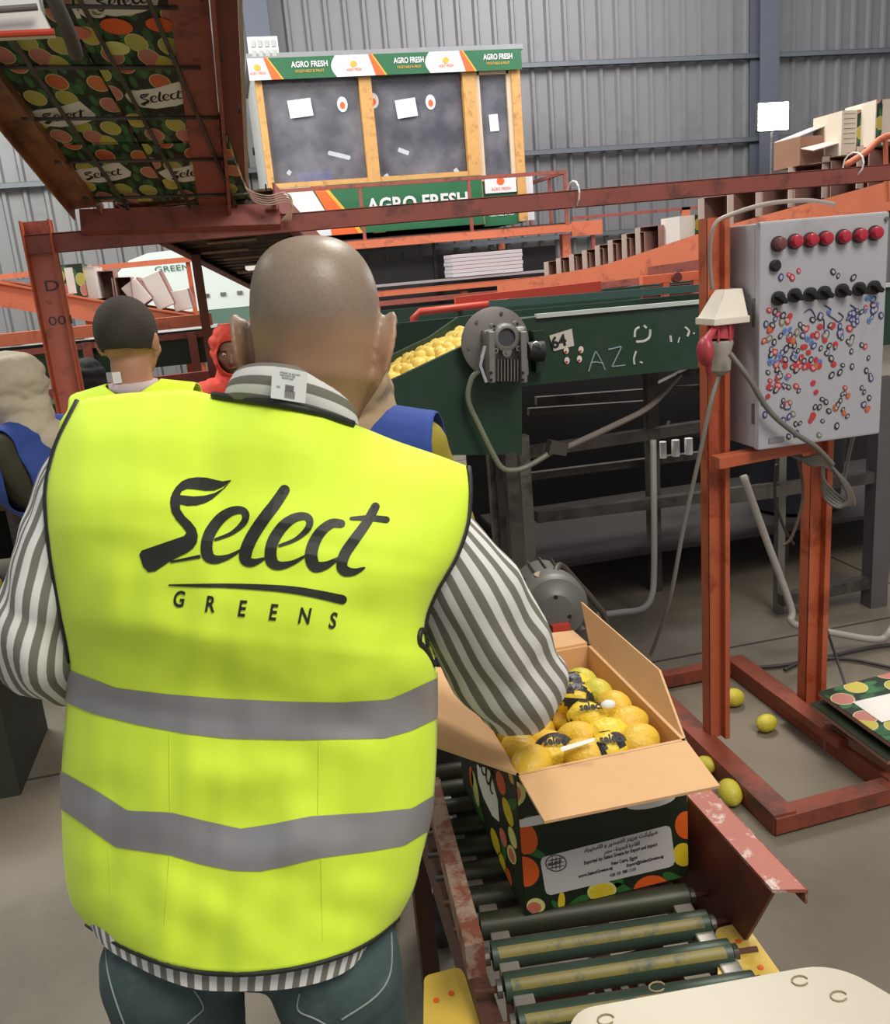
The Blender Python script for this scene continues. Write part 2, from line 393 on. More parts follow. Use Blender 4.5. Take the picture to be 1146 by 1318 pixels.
# door signs
board(2.88, 3.24, 2.38, 2.56, YC-.03, WS, 'door_sign', cabin)
text('AGRO FRESH', .045, (2.95, YC-.038, 2.405), (1, 0, 0), (0, 0, 1), ORS, 'lettering', cabin, width=.22)
poly3([Vector((3.06+.045*math.cos(t*PI/6), YC-.037, 2.50+.04*math.sin(t*PI/6))) for t in range(12)], ORS, 'door_emblem', cabin)
for k, cc in enumerate((P_OR, P_YE, P_GR, P_PK, P_OR, P_YE)):
    poly3([Vector((2.92+k*.055+.035*math.cos(t*PI/5), YC-.02-.001*k, 2.26+.03*math.sin(t*PI/5))) for t in range(10)], cc, 'fruit_picture', cabin)
text('VEGETABLE & FRUIT', .05, (2.91, YC-.02, 2.14), (1, 0, 0), (0, 0, 1), WS, 'lettering', cabin, width=.3, bold=.001)
board(3.36, 3.44, 2.07, 2.55, YC+.0, WS, 'white_side_board', cabin)
# papers and round stickers on the glass
PAP = mat('paper', (232, 232, 232), .7, 0, .02)
for cx, cz, ww, hh, a in ((.98, 3.34, .24, .17, .08), (2.09, 3.29, .22, .18, .1), (3.04, 3.10, .10, .17, .05)):
    MB().box((cx, YC+.0, cz), (ww, .004, hh), Matrix.Rotation(-a, 3, 'Y')).build('paper_notice', PAP, cabin)
for cx, cz in ((1.42, 3.36), (1.75, 3.38), (2.36, 3.34)):
    poly3([Vector((cx+.055*math.cos(t*PI/8), YC+.018, cz+.075*math.sin(t*PI/8))) for t in range(16)], WS, 'oval_sticker', cabin)
    poly3([Vector((cx+.026*math.cos(t*PI/8), YC+.015, cz-.01+.035*math.sin(t*PI/8))) for t in range(16)], ORS, 'sticker_emblem', cabin)
# inside: screen and added glowing tubes; the second imitates a reflection on the pane
MB().box((1.18, 11.2, 2.72), (.42, .04, .26)).build('monitor', mat('lit_screen', (110, 120, 235), .3, emit=.9, var=0), cabin)
tubem = mat('glow_tube', (255, 255, 255), .3, emit=4, var=0)
for a, c in (((1.35, 11.0, 3.02), (1.6, 11.2, 2.98)), ((2.22, 11.3, 3.05), (2.34, 11.3, 3.0)), ((1.98, 11.0, 2.75), (2.02, 11.0, 2.68)), ((2.72, 10.6, 2.72), (2.76, 10.6, 2.66)), ((.85, 11, 2.85), (.88, 11, 2.82))):
    MB().cyl(a, c, .025, n=8).build('cabin_glow_tube', tubem, cabin)
# block of switches above the fascia, left
b = MB(); b.box((.68, 9.98, 3.90), (.30, .04, .22), bev=.006); sw = b.build('switch_panel', WS, cabin)
for i in range(4):
    for j in range(2): MB().box((.58+i*.067, 9.955, 3.855+j*.09), (.04, .012, .06)).build('switch', mat('switch_grey', (186, 184, 180), .5), sw)
# platform
plat = thing('platform', (2, 10.4, 0), 'orange steel platform with railing carrying the glazed cabin', 'platform')
b = MB(); b.channel((.0, 9.42, 1.975), (3.62, 9.42, 1.975), .08, .19, up=(0, 1, 0), flip=1); b.build('front_beam', ORANGE_L, plat)
b = MB(); b.box((1.8, 10.7, 1.98), (3.64, 2.5, .03)); b.build('deck', DARK, plat)
for x, y in ((.05, 9.5), (3.6, 9.5), (.05, 11.9), (3.6, 11.9)): MB().box((x, y, .94), (.09, .09, 1.88)).build('post', ORANGE_L, plat)
yr = 9.42
MB().bar((.3, yr, 2.50), (3.62, yr, 2.50), .035, .035).build('top_rail', ORANGE_D, plat)
for x in (1.42, 2.55, 3.60): MB().bar((x, yr, 1.95), (x, yr, 2.5), .03, .03).build('baluster', ORANGE_D, plat)
for y in (9.9, 10.6, 11.3): MB().bar((3.60, y, 2.0), (3.60, y, 2.5), .03, .03).build('baluster', ORANGE_D, plat)
MB().bar((3.60, yr, 2.5), (3.6, 11.8, 2.5), .035, .035).build('side_rail', ORANGE_D, plat)
b = MB(); b.box((1.8, 9.55, 1.3), (3.4, .02, .95)); b.build('shade_screen', mat('void_shade', (40, 38, 38), .8), plat)  # dark sheet standing in for the shade under the platform
for x in (1.3, 2.15): MB().box((x, 9.52, 1.45), (.03, .03, .9)).build('screen_post', DARK, plat)
# walkway rails right of the platform
rr = thing('walkway_rail', (4.6, 9.4, 1.2), 'thin orange handrail running right from the cabin platform', 'railing')
MB().bar((3.66, 9.42, 2.03), (6.2, 9.42, 2.05), .03, .03).build('top_rail', ORANGE_D, rr)
MB().box((3.82, 9.42, 1.92), (.35, .03, .15)).build('bracket_plate', ORANGE_L, rr); MB().box((4.98, 9.42, 1.93), (.1, .03, .25)).build('bracket_plate', ORANGE_L, rr)
for x in (3.9, 4.98, 6.1): MB().box((x, 9.45, .99), (.04, .04, 1.98)).build('post', ORANGE_D, rr)
# pale stack under the platform
stk = 'flat pale cartons bundled under the cabin'
for k in range(6):
    b = MB(); b.box((2.58+random.uniform(-.008, .008), 9.18, 1.555+k*.037), (.74, .35, .034), bev=.004)
    o = b.build('carton_bundle', mat('pale_card', (196, 186, 188), .8, 0, .06, 20))
    tag(o, 'pale flat carton bundle below the cabin platform, '+['bottom', 'second from bottom', 'third from bottom', 'third from top', 'second from top', 'top'][k]+' of the stack', 'carton', stk)
# ------------------------------------------------------------------ long conveyors in the middle distance
gal = thing('belt_conveyor', (1.9, 8.5, 0), 'long orange and green belt conveyor passing under the cabin', 'conveyor')
b = MB(); b.channel((.5, 8.95, 1.47), (4.4, 8.95, 1.47), .05, .12, up=(0, 1, 0)); b.build('side_rail', ORANGE_L, gal)
MB().box((2.45, 9.17, 1.52), (3.9, .42, .02)).build('belt', mat('grey_belt', (150, 148, 150), .6), gal)
for z, m in ((1.36, ORANGE_D), (1.26, REDP)): MB().bar((.5, 8.7, z), (4.4, 8.7, z), .05, .045).build('guide_rail', m, gal)
MB().box((2.45, 8.9, 1.16), (3.9, .06, .22)).build('side_panel', GREEN, gal)
for x in (.56, 1.4, 2.3, 3.2, 4.3): MB().box((x, 9.0, .7), (.07, .07, 1.4)).build('leg', ORANGE_L, gal)
# green trough with red pipe frame in front of it
tr = thing('green_trough', (1.9, 5.6, 0), 'long green trough with blue belt behind the numbered green conveyor', 'conveyor')
MB().box((2.1, 5.9, 1.28), (3.6, .03, .26)).build('rear_panel', GREEN, tr)
MB().box((2.1, 5.0, 1.22), (3.6, .03, .30)).build('front_panel', GREEN, tr)
MB().box((2.1, 5.45, 1.27), (3.6, .84, .02)).build('belt', mat('slate_blue_belt', (88, 104, 118), .5, 0, .1, 3), tr)
for x in (.5, 1.6, 2.7, 3.8):
    for y in (5.02, 5.88): MB().box((x, y, .55), (.06, .06, 1.1)).build('leg', STEEL_D, tr)
b = MB(); b.tube([(1.02, 5.2, 1.25), (1.02, 5.2, 1.38), (1.06, 5.2, 1.41), (1.6, 5.2, 1.415)], .022, 10); b.build('red_pipe', REDP, tr, True)
MB().box((1.3, 5.2, 1.34), (.02, .03, .14)).build('pipe_bracket', DARK, tr)
MB().bar((1.3, 5.3, 1.44), (2.22, 5.3, 1.455), .05, .06).build('red_guide', REDP, tr)
b = MB(); b.box((2.70, 5.15, 1.47), (.55, .05, .05)); b.box((2.58, 5.15, 1.40), (.04, .04, .14)); b.box((2.78, 5.15, 1.41), (.04, .04, .12))
b.build('roller_bracket', mat('bright_orange_paint', (238, 116, 78), .45), tr)
MB().box((2.75, 5.2, 1.38), (.6, .04, .09)).build('maroon_plate', MAROON, tr)
for x in (2.64, 2.84): MB().cyl((x, 5.10, 1.47), (x, 5.14, 1.47), .03, n=12).build('bolt_head', MAROON, tr)
# ------------------------------------------------------------------ orange frame (post + beam) in front of the chute
fr = thing('portal_frame', (-.69, 4, 0), 'tall orange steel portal frame with one long cross beam', 'frame')
b = MB(); b.channel((-.70, 4.0, 0), (-.70, 4.0, 1.96), .07, .11, up=(1, 0, 0), flip=1); b.build('post', ORANGE, fr)
b = MB(); b.box((-.70, 3.999, .98), (.115, .012, 1.96)); b.build('post_face', mat('brick_paint', (212, 124, 102), .5, 0, .08, 9, c2=(150, 82, 70), c2amt=.38), fr)
b = MB(); b.channel((-.76, 4.0, 1.905), (4.6, 4.0, 1.955), .07, .092, up=(0, 1, 0), flip=1); b.build('beam', ORANGE_D, fr)
b = MB(); b.box((-.70, 4, .01), (.2, .2, .02)); b.build('base_plate', ORANGE_D, fr)
b = MB(); b.box((4.55, 4, .97), (.1, .1, 1.94)); b.build('post', ORANGE_D, fr)
MARK = mat('blue_marker', (84, 74, 100), .6)
text('D', .06, (-.72, 3.99, 1.69), (1, 0, 0), (0, 0, 1), MARK, 'handwriting', fr, width=.05)
text('001', .05, (-.73, 3.99, 1.555), (1, 0, 0), (0, 0, 1), MARK, 'handwriting', fr, width=.09)
for px, pyy in ((742, 249), (1105, 211)):
    p = py_(px, pyy, 3.955); b = MB(); r = .055
    b.tube([p+Vector((0, math.cos(t*PI/6)*.075+.035, math.sin(t*PI/6)*.056)) for t in range(12)], .004, 6, closed=True); b.build('wire_tie', WHITE, fr)
# ------------------------------------------------------------------ printed carton material (flat print, repeats over the card)
def carton_print():
    m = bpy.data.materials.new('citrus_print'); m.use_nodes = True; nt = m.node_tree; N = nt.nodes.new; L = nt.links.new
    b = nt.nodes['Principled BSDF']; b.inputs['Roughness'].default_value = .5
    uv = N('ShaderNodeUVMap'); 
    def vor(scale, sx, rot, rnd=.75):
        mp = N('ShaderNodeMapping'); L(uv.outputs[0], mp.inputs[0]); mp.inputs['Scale'].default_value = (sx, 1, 1); mp.inputs['Rotation'].default_value = (0, 0, rot)
        v = N('ShaderNodeTexVoronoi'); v.voronoi_dimensions = '2D'; v.inputs['Scale'].default_value = scale; v.inputs['Randomness'].default_value = rnd
        L(mp.outputs[0], v.inputs['Vector']); return v
    def less(v, t):
        q = N('ShaderNodeMath'); q.operation = 'LESS_THAN'; L(v.outputs['Distance'], q.inputs[0]); q.inputs[1].default_value = t; return q
    def mix(f, a, c):
        q = N('ShaderNodeMix'); q.data_type = 'RGBA'; L(f, q.inputs[0])
        if isinstance(a, tuple): q.inputs[6].default_value = a
        else: L(a, q.inputs[6])
        if isinstance(c, tuple): q.inputs[7].default_value = c
        else: L(c, q.inputs[7])
        return q.outputs[2]
    lv = vor(10, 2.4, .8); lf = less(lv, .3)
    out = mix(lf.outputs[0], srgb((28, 46, 30)), srgb((44, 88, 52)))
    lv = vor(9, 2.8, -.6); lf = less(lv, .26); out = mix(lf.outputs[0], out, srgb((58, 110, 62)))
    fv = vor(8.2, 1.3, .15, .7); sep = N('ShaderNodeSeparateColor'); L(fv.outputs['Color'], sep.inputs[0])
    cr = N('ShaderNodeValToRGB'); cr.color_ramp.interpolation = 'CONSTANT'
    cs = [(0, (196, 178, 78)), (.3, (200, 98, 58)), (.52, (178, 172, 84)), (.7, (204, 118, 70)), (.84, (190, 120, 108))]
    for i, (p, c) in enumerate(cs):
        e = cr.color_ramp.elements[i] if i < 2 else cr.color_ramp.elements.new(p); e.position = p; e.color = srgb(c)
    L(sep.outputs[0], cr.inputs[0])
    rim = less(fv, .34); fl = less(fv, .31)
    out = mix(rim.outputs[0], out, srgb((206, 196, 140))); out = mix(fl.outputs[0], out, cr.outputs[0])
    L(out, b.inputs['Base Color']); return m
CITRUS = carton_print()
# ------------------------------------------------------------------ logo strokes, shared by vest and carton badges
def stroke(P, R, k=6):
    # variable-width brush stroke: returns quads (list of 2-D polygons)
    P = [Vector((x, y, 0)) for x, y in P]; Q = spline(P, k); n = len(Q); out = []
    rr = [lerp(R[min(int(i/k), len(R)-1)], R[min(int(i/k)+1, len(R)-1)], (i % k)/k) for i in range(n)]
    Ls = []
    for i, p in enumerate(Q):
        t = (Q[min(i+1, n-1)]-Q[max(i-1, 0)]).normalized(); nrm = Vector((-t.y, t.x, 0)); Ls.append((p+nrm*rr[i], p, p-nrm*rr[i]))
    for a, c in zip(Ls, Ls[1:]):
        out.append([a[0], c[0], c[1], a[1]]); out.append([a[1], c[1], c[2], a[2]])
    for (p, r) in ((Q[0], rr[0]), (Q[-1], rr[-1])):
        out.append([p+Vector((r*math.cos(q*PI/6), r*math.sin(q*PI/6), 0)) for q in range(12)])
    return out
def poly2(P): return [[Vector((x, y, 0)) for x, y in P]]
LOGO_S = poly2([(190, 150), (192, 130), (200, 108), (215, 84), (238, 62), (265, 50), (300, 45), (340, 47), (375, 56), (405, 62), (442, 56), (425, 72), (400, 88), (372, 98), (335, 100), (290, 94), (262, 92), (240, 100), (232, 112), (250, 118), (285, 122), (330, 119), (372, 108), (405, 92), (442, 56), (415, 88), (388, 112), (362, 135), (335, 150), (300, 160), (262, 162), (228, 154), (232, 178), (250, 205), (275, 228), (296, 255), (304, 285), (300, 312), (285, 335), (262, 352), (190, 385), (128, 430), (100, 433), (80, 412), (64, 362), (74, 345), (170, 312), (246, 286), (258, 272), (240, 247), (214, 218), (196, 187)])
LOGO_S = poly2([(190, 150), (192, 130), (200, 108), (215, 84), (238, 62), (265, 50), (300, 45), (340, 47), (375, 56), (405, 62), (442, 56), (412, 80), (372, 98), (335, 100), (290, 94), (262, 92), (240, 100), (232, 112), (230, 150), (232, 178), (250, 205), (275, 228), (296, 255), (304, 285), (300, 312), (285, 335), (262, 352), (190, 388), (128, 430), (100, 433), (80, 412), (64, 362), (74, 345), (170, 312), (246, 286), (258, 272), (240, 247), (214, 218), (196, 187)])
LOGO_S += poly2([(229, 118), (250, 120), (285, 124), (330, 121), (372, 110), (405, 92), (442, 56), (415, 88), (388, 112), (362, 135), (335, 150), (300, 160), (262, 162), (228, 155)])
LOGO = LOGO_S+poly2([(190, 388), (312, 362), (316, 376), (192, 396)])
def letter_e(dx, dy):
    o = [(376+dx, 300+dy), (440+dx, 275+dy), (488+dx, 235+dy), (500+dx, 200+dy), (482+dx, 180+dy), (440+dx, 185+dy), (395+dx, 215+dy), (355+dx, 270+dy), (340+dx, 320+dy), (345+dx, 365+dy), (375+dx, 382+dy), (430+dx, 370+dy), (480+dx, 342+dy)]
    return stroke(o, [6, 8, 13, 15, 15, 18, 22, 24, 24, 25, 18, 10, 4])
LOGO += letter_e(0, 0)
LOGO += stroke([(658, 98), (620, 155), (570, 220), (525, 290), (500, 350), (502, 384), (530, 394), (575, 378)], [22, 24, 25, 26, 26, 25, 16, 5])
LOGO += letter_e(262, 25)
LOGO += stroke([(890, 235), (850, 235), (805, 270), (775, 325), (768, 375), (785, 410), (830, 405), (880, 375)], [17, 19, 22, 25, 26, 25, 16, 5])
LOGO += stroke([(1030, 166), (995, 230), (945, 300), (905, 360), (893, 410), (910, 430), (945, 432), (985, 416)], [18, 20, 22, 23, 22, 22, 14, 4])
LOGO += stroke([(932, 214), (985, 212), (1030, 214), (1075, 219)], [7, 11, 13, 14])
LOGO_BAR = stroke([(186, 487), (300, 488), (420, 489), (560, 495), (690, 506), (800, 525), (895, 546)], [3, 7, 9, 12, 15, 17, 19], 8)
def conform(polys, f, maxlen):
    # tessellate the print, refine it, then lay each vertex with f(u, v)
    mb = MB()
    for P in polys:
        bm = bmesh.new(); vs = [bm.verts.new(p) for p in P]
        for t in tessellate_polygon([P]):
            try: bm.faces.new([vs[i] for i in t])
            except ValueError: pass
        for it in range(7):
            es = [e for e in bm.edges if e.calc_length() > maxlen]
            if not es: break
            bmesh.ops.subdivide_edges(bm, edges=es, cuts=1); bmesh.ops.triangulate(bm, faces=bm.faces)
        bm.verts.index_update(); o = len(mb.v); mb.v += [f(v.co.x, v.co.y) for v in bm.verts]
        for fc in bm.faces: mb.face([o+v.index for v in fc.verts])
        bm.free()
    return mb
def select_badge(parent, c, ex, ey, nrm, wd, name='badge'):
    # white rounded badge with the word, lying on a flat face; c centre, wd width
    c, ex, ey, nrm = map(Vector, (c, ex, ey, nrm)); h = wd*.62
    P = [(-.5, .1), (-.45, -.25), (-.25, -.45), (.1, -.5), (.4, -.42), (.5, -.2), (.5, .5), (.05, .42), (-.3, .5), (-.5, .4)]
    o = MB().slab([c+ex*(x*wd)+ey*(y*h) for x, y in P], nrm, .0012).build(name, P_WH, parent)
    k = wd*.8/1000
    MBx = conform(LOGO, lambda u, v: c+nrm*.0022+ex*((u-575)*k)+ey*((240-v)*k+.03*wd), 400)
    MBx.build('lettering', P_BK, parent, fix=False)
# ------------------------------------------------------------------ inclined chute (upper left) carrying printed cartons
DD = ray(535, 810).normalized()            # runs down, away from the viewer
A = py_(118, 268, 3.95); Bp = py_(326, 262, 3.95)
EX = (Bp-A); WID = EX.length; EX.normalize(); EN = EX.cross(DD).normalized()
if EN.z < 0: EN = -EN                       # upward normal of the slope
LEN = 2.25
ch = thing('inclined_chute', A+Vector((0, 0, 0)), 'sloping overhead red oxide roller chute holding printed fruit cartons', 'conveyor')
def cpt(u, s, n=0): return A+EX*u-DD*s+EN*n   # u across, s up the slope towards the viewer
b = MB(); b.channel(cpt(-.02, -.03, .02), cpt(-.02, LEN, .02), .05, .12, up=EX, flip=1); b.build('side_channel', mat('ochre_brown_paint', (150, 98, 62), .5, 0, .15, 8, c2=(110, 70, 48)), ch)
b = MB(); b.box((cpt(WID+.02, -.03)+cpt(WID+.02, LEN))/2, (.11, .012, LEN), Matrix((EX, EN, EX.cross(EN))).transposed())
b.build('side_flange', ORANGE_D, ch)
b = MB(); b.box((cpt(WID+.085, -.03, .0)+cpt(WID+.085, LEN, .0))/2, (.012, .10, LEN), Matrix((EX, EN, EX.cross(EN))).transposed()); b.build('side_web', ORANGE_D, ch)
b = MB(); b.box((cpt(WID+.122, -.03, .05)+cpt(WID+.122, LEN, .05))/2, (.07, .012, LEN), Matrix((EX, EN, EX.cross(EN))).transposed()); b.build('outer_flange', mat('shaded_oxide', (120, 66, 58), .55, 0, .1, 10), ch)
b = MB(); b.box((cpt(WID+.165, -.03, .06)+cpt(WID+.165, LEN, .06))/2, (.012, .03, LEN), Matrix((EX, EN, EX.cross(EN))).transposed()); b.build('pale_edge', mat('pale_edge', (196, 176, 168), .5), ch)
for k in range(8):
    q = cpt(WID+.078, .15+.27*k, -.01); MB().cyl(q, q-EX*.006+Vector((0, 0, 0)), .014, n=8).build('bolt_hole', DARK, ch)
b = MB(); b.bar(cpt(-.05, -.02, -.05), cpt(WID+.1, -.02, -.05), .05, .09, up=EN); b.build('end_bar', ORANGE_D, ch)
for k in range(8): 
    MB().cyl(cpt(0, .1+.27*k, -.01), cpt(WID, .1+.27*k, -.01), .006, n=8).build('axle', STEEL_D, ch, True)
for u in (.14, .38, .56):
    MB().bar(cpt(u, 0, -.012), cpt(u, LEN, -.012), .012, .008, up=EN).build('support_strap', STEEL_D, ch)
# cartons lying on the slope: 2 across, 5 along
n = 0
names = {(0, 0): 'lowest left', (1, 0): 'lowest right', (0, 1): 'second row left', (1, 1): 'second row right', (0, 2): 'third row left', (1, 2): 'third row right', (0, 3): 'fourth row left', (1, 3): 'fourth row right', (0, 4): 'top row left', (1, 4): 'top row right'}
R3 = Matrix((EX, DD*-1, EX.cross(DD*-1))).transposed()
if R3.col[2].dot(EN) < 0: R3 = Matrix((EX, DD*-1, -EX.cross(DD*-1))).transposed()
cw = (WID-.03)/2; cl = .42
for (i, j), nm in names.items():
    u = .012+cw/2+i*(cw+.008); s = .03+cl/2+j*(cl+.015)
    c = cpt(u, s, .008+.11)
    t = thing('printed_carton', cpt(u, s, 0), 'flat printed fruit carton on the overhead chute, %s as seen from below' % nm, 'carton', 'printed cartons lying on the overhead chute')
    MB().box(c, (cw, cl, .22), Matrix((EX, -DD, EN)).transposed()).build('carton_body', CITRUS, t, fix=False)
    bx = cpt(u+random.uniform(-.04, .04), s+random.uniform(-.06, .08), .0075)
    select_badge(t, bx, (EX*.94-DD*.3).normalized(), (-DD*.94-EX*.3).normalized(), -EN, .19)
for i, (px, py) in enumerate(((100, 22), (125, 6))):
    pass
def chp(x, y, n=.004):
    d = ray(x, y); O = cpt(0, 0, n); return CP+d*((O-CP).dot(EN)/d.dot(EN))
for s_, x in (('R', 98), ('C', 116)): text(s_, .06, chp(x, 23, .003), chp(140, 21)-chp(118, 23), chp(118, 5)-chp(118, 20), P_WH, 'lettering', ch, bold=.003)
for (x, y, r_, m) in ((150, 34, .044, P_OR), (206, 32, .04, P_OR), (149, 62, .04, P_LI), (100, 42, .036, P_PK)):
    c = chp(x, y, .0055); MB().slab([c+EX*(r_*math.cos(q*PI/10))+DD*(r_*.8*math.sin(q*PI/10)) for q in range(20)], -EN, .0006).build('printed_fruit', m, ch)
# wires tied round the joint
wr = thing('twisted_wire', py_(350, 255, 3.9), 'pale twisted wires tied around the chute end at the beam', 'wire')
for k in range(5):
    P = [py_(308+k*2, 232+k*2, 3.88), py_(322+k, 246+k*3, 3.86), py_(345, 252+k*3, 3.84), py_(366, 248+k*3, 3.86), py_(376, 258+k*2, 3.88), py_(374-k*3, 285, 3.90)]
    MB().tube(P, .003, 6, smooth=5).build('strand', mat('pale_wire', (190, 156, 140), .5), wr, True)
# top-left lamp trough
lt = thing('white_lamp_trough', py_(20, 20, 2.2), 'white lamp trough with a grey rod at the top left corner', 'lamp')
c = py_(5, 8, 2.3); b = MB(); b.slab([py_(-60, 46, 2.3), py_(66, 40, 2.3), py_(52, 12, 2.3), py_(44, -30, 2.3), py_(-60, -30, 2.3)], (0, 1, 0), .06); b.build('reflector', WHITE, lt)
MB().cyl(py_(-60, 17, 2.27), py_(48, 9, 2.27), .007, n=10).build('rod', STEEL, lt, 30)
MB().cyl(py_(-60, 47, 2.28), py_(70, 41, 2.28), .007, n=8).build('red_edge_strip', REDP, lt, 30)
MB().tube([py_(60, -20, 2.3), py_(72, 5, 2.33), py_(88, 40, 2.4), py_(98, 70, 2.5)], .018, 8, smooth=4).build('hanging_bracket', STEEL_D, lt, True)
# ------------------------------------------------------------------ level overhead conveyor beyond the beam
lv = thing('overhead_conveyor', (-.1, 5.2, 1.8), 'dark underside of the conveyor descending beyond the portal beam, left of the bald head', 'conveyor')
LA, LB = py_(150, 286, 4.06), py_(323, 372, 6.35)
LD = (LB-LA).normalized(); LX = LD.cross(Vector((0, 0, 1))).normalized(); LN_ = LX.cross(LD); LL = (LB-LA).length; LM = Matrix((LX, LD, LN_)).transposed()
def lp(u, s, n=0): return LA+LX*u+LD*s+LN_*n
BRU = mat('brown_rust_paint', (104, 66, 50), .6, 0, .2, 12)
for u, m in ((0, BRU), (.66, ORANGE_D)):
    b = MB(); b.box(lp(u, LL/2, .05), (.008, LL, .10), LM); b.box(lp(u+(.02 if u == 0 else -.02), LL/2, .0), (.045, LL, .008), LM); b.build('side_channel', m, lv)
MB().box(lp(.33, LL/2, .075), (.64, LL, .01), LM).build('bed_plate', mat('grimy_bed', (88, 74, 58), .7, 0, .3, 5, c2=(176, 148, 116), c2amt=.42, c2scale=14), lv)
for k in range(int(LL/.11)):
    MB().cyl(lp(.01, .06+k*.11, .04), lp(.65, .06+k*.11, .04), .02, n=8).build('roller', STEEL_D, lv, True)
for k in range(9): MB().box(lp(.2+.05*(k % 3), .2+k*.25, .012), (.24, .03, .006), LM).build('cross_slat', mat('pale_slat', (150, 130, 104), .7, 0, .2), lv)
for u, s in ((.06, LL-.1), (.60, LL-.1), (.06, .9)):
    q = lp(u, s); MB().box((q.x, q.y, q.z/2), (.045, .045, q.z)).build('post', BRU, lv)
for u, s in ((.30, 1.55), (.48, 2.05)):
    MB().box(lp(u, s, .01), (.26, .06, .02), LM).build('bright_slot', mat('slot_glow', (255, 250, 240), .3, emit=.7, var=0), lv)  # glow imitates light showing through slots in the underside
# ------------------------------------------------------------------ open card cartons
def open_carton(wd, dp, h, t=.006):
    """box of card, open towards -Y, origin at base centre"""
    r = thing('open_carton', (0, 0, 0), '', 'carton')
    b = MB(); b.m = 0
    b.box((0, dp/2-t/2, h/2), (wd, t, h)); b.box((0, 0, t/2), (wd, dp, t)); b.box((0, 0, h-t/2), (wd, dp, t))
    b.box((-wd/2+t/2, 0, h/2), (t, dp, h-2*t)); b.box((wd/2-t/2, 0, h/2), (t, dp, h-2*t))
    b.build('carton_shell', mat('carton_inside', (160, 122, 112), .85, 0, .12, 14), r)
    o = MB().box((-wd/2-.001, 0, h/2), (.002, dp, h)).build('printed_side', CITRUS, r, fix=False)
    a = .5
    MB().box((-wd/2+.01, -dp/2-.02, h/2), (t, .05, h*.96), Matrix.Rotation(-a, 3, 'Z')).build('side_flap', mat('pale_card_flap', (206, 190, 178), .8, 0, .05), r)
    return r
def place(root, loc, rz=0, tilt=0, sc=(1, 1, 1)):
    return Matrix.Translation(Vector(loc)) @ Matrix.Rotation(rz, 4, 'Z') @ Matrix.Rotation(tilt, 4, 'Y') @ Matrix.Diagonal((*sc, 1))
proto = open_carton(.26, .3, .36); used = False
def put_carton(M, label, group):
    global used
    if not used: o = proto; o.matrix_basis = M; used = True
    else: o = dup(proto, M)
    o['label'] = label; o['group'] = group; o['category'] = 'carton'; return o
# ------------------------------------------------------------------ right carton conveyor, climbing towards the viewer
RC = [py_(x, y, yy) for x, y, yy in ((640, 368, 8.0), (700, 357, 7.5), (780, 342, 6.9), (900, 303, 6.2), (1000, 275, 5.7), (1146, 235, 5.2), (1300, 190, 4.8))]
rc = thing('carton_conveyor', RC[3]-Vector((0, 0, RC[3].z)), 'orange carton conveyor climbing to the right behind the grey control box', 'conveyor')
P = spline(RC, 4)
for side, off, m in ((0, 0, ORANGE_L), (1, .5, ORANGE)):
    b = MB()
    for a, c in zip(P, P[1:]):
        d = (c-a); nv = Vector((-d.y, d.x, 0)).normalized()
        if nv.y < 0: nv = -nv
        a2, c2 = a+nv*off, c+nv*off
        h = .17
        b.slab([a2, c2, c2-Vector((0, 0, h)), a2-Vector((0, 0, h))], nv, .02)
        b.slab([a2+Vector((0, 0, 0)), c2, c2+nv*.03, a2+nv*.03], (0, 0, 1), .012)
    b.build('side_channel', m, rc)
b = MB()
for a, c in zip(P, P[1:]):
    d = c-a; nv = Vector((-d.y, d.x, 0)).normalized(); nv = nv if nv.y > 0 else -nv
    b.slab([a+nv*.03-Vector((0, 0, .02)), c+nv*.03-Vector((0, 0, .02)), c+nv*.49-Vector((0, 0, .02)), a+nv*.49-Vector((0, 0, .02))], (0, 0, 1), .01)
b.build('bed', STEEL_D, rc)
for q in (P[2], P[8], P[14], P[20]): MB().box((q.x, q.y+.1, (q.z-.1)/2), (.06, .06, q.z-.1)).build('leg', ORANGE, rc)
b = MB(); b.bar(py_(690, 378, 7.2), py_(900, 352, 6.2), .06, .05); b.build('lower_rail', ORANGE_D, rc)
b = MB(); b.bar(py_(835, 350, 6.2), py_(905, 340, 6.0), .06, .07); b.build('lower_rail', ORANGE_D, rc)
def along(px_):
    for a, c in zip(P, P[1:]):
        pass
NV = Vector((.88, .48, 0))
# far little cartons
g1 = 'small open cartons in a row on the far carton conveyor'
def xy_of(p):
    q = CR.transposed() @ (p-CP); return IMW/2-FPX*q.x/q.z, IMH/2+FPX*q.y/q.z, -q.z
def at_px(x):
    best = min(range(len(P)-1), key=lambda i: abs(xy_of(P[i])[0]+xy_of(P[i+1])[0]-2*x))
    a, c = P[best], P[best+1]; xa, xc = xy_of(a)[0], xy_of(c)[0]; return a.lerp(c, (x-xa)/(xc-xa))
nmn = ['leftmost', 'second from left', 'third from left', 'fourth from left', 'fifth from left', 'sixth from left', 'seventh from left', 'eighth from left', 'rightmost']
for k, x in enumerate((704, 720, 737, 754, 771, 788, 806, 824)):
    p = at_px(x)+NV*.25; hh = lerp(.125, .21, k/7)
    put_carton(place(proto, p, -1.06, 0, (.72, .9, hh/.36)), 'small open brown carton on the far carton conveyor, %s of eight' % nmn[k].replace('rightmost', 'eighth from left'), g1)
p = at_px(862)+NV*.25
ct = thing('white_printed_carton', p, 'closed white carton with printed fruit band on the far carton conveyor', 'carton')
RZ = Matrix.Rotation(.0, 3, 'Z')
MB().box(p+Vector((0, 0, .1)), (.30, .3, .20), RZ).build('carton_body', mat('white_card', (222, 214, 208), .7, 0, .04), ct)
o = MB().box(p+RZ@Vector((.02, -.151, .1)), (.09, .003, .20), RZ).build('printed_band', CITRUS, ct, fix=False)
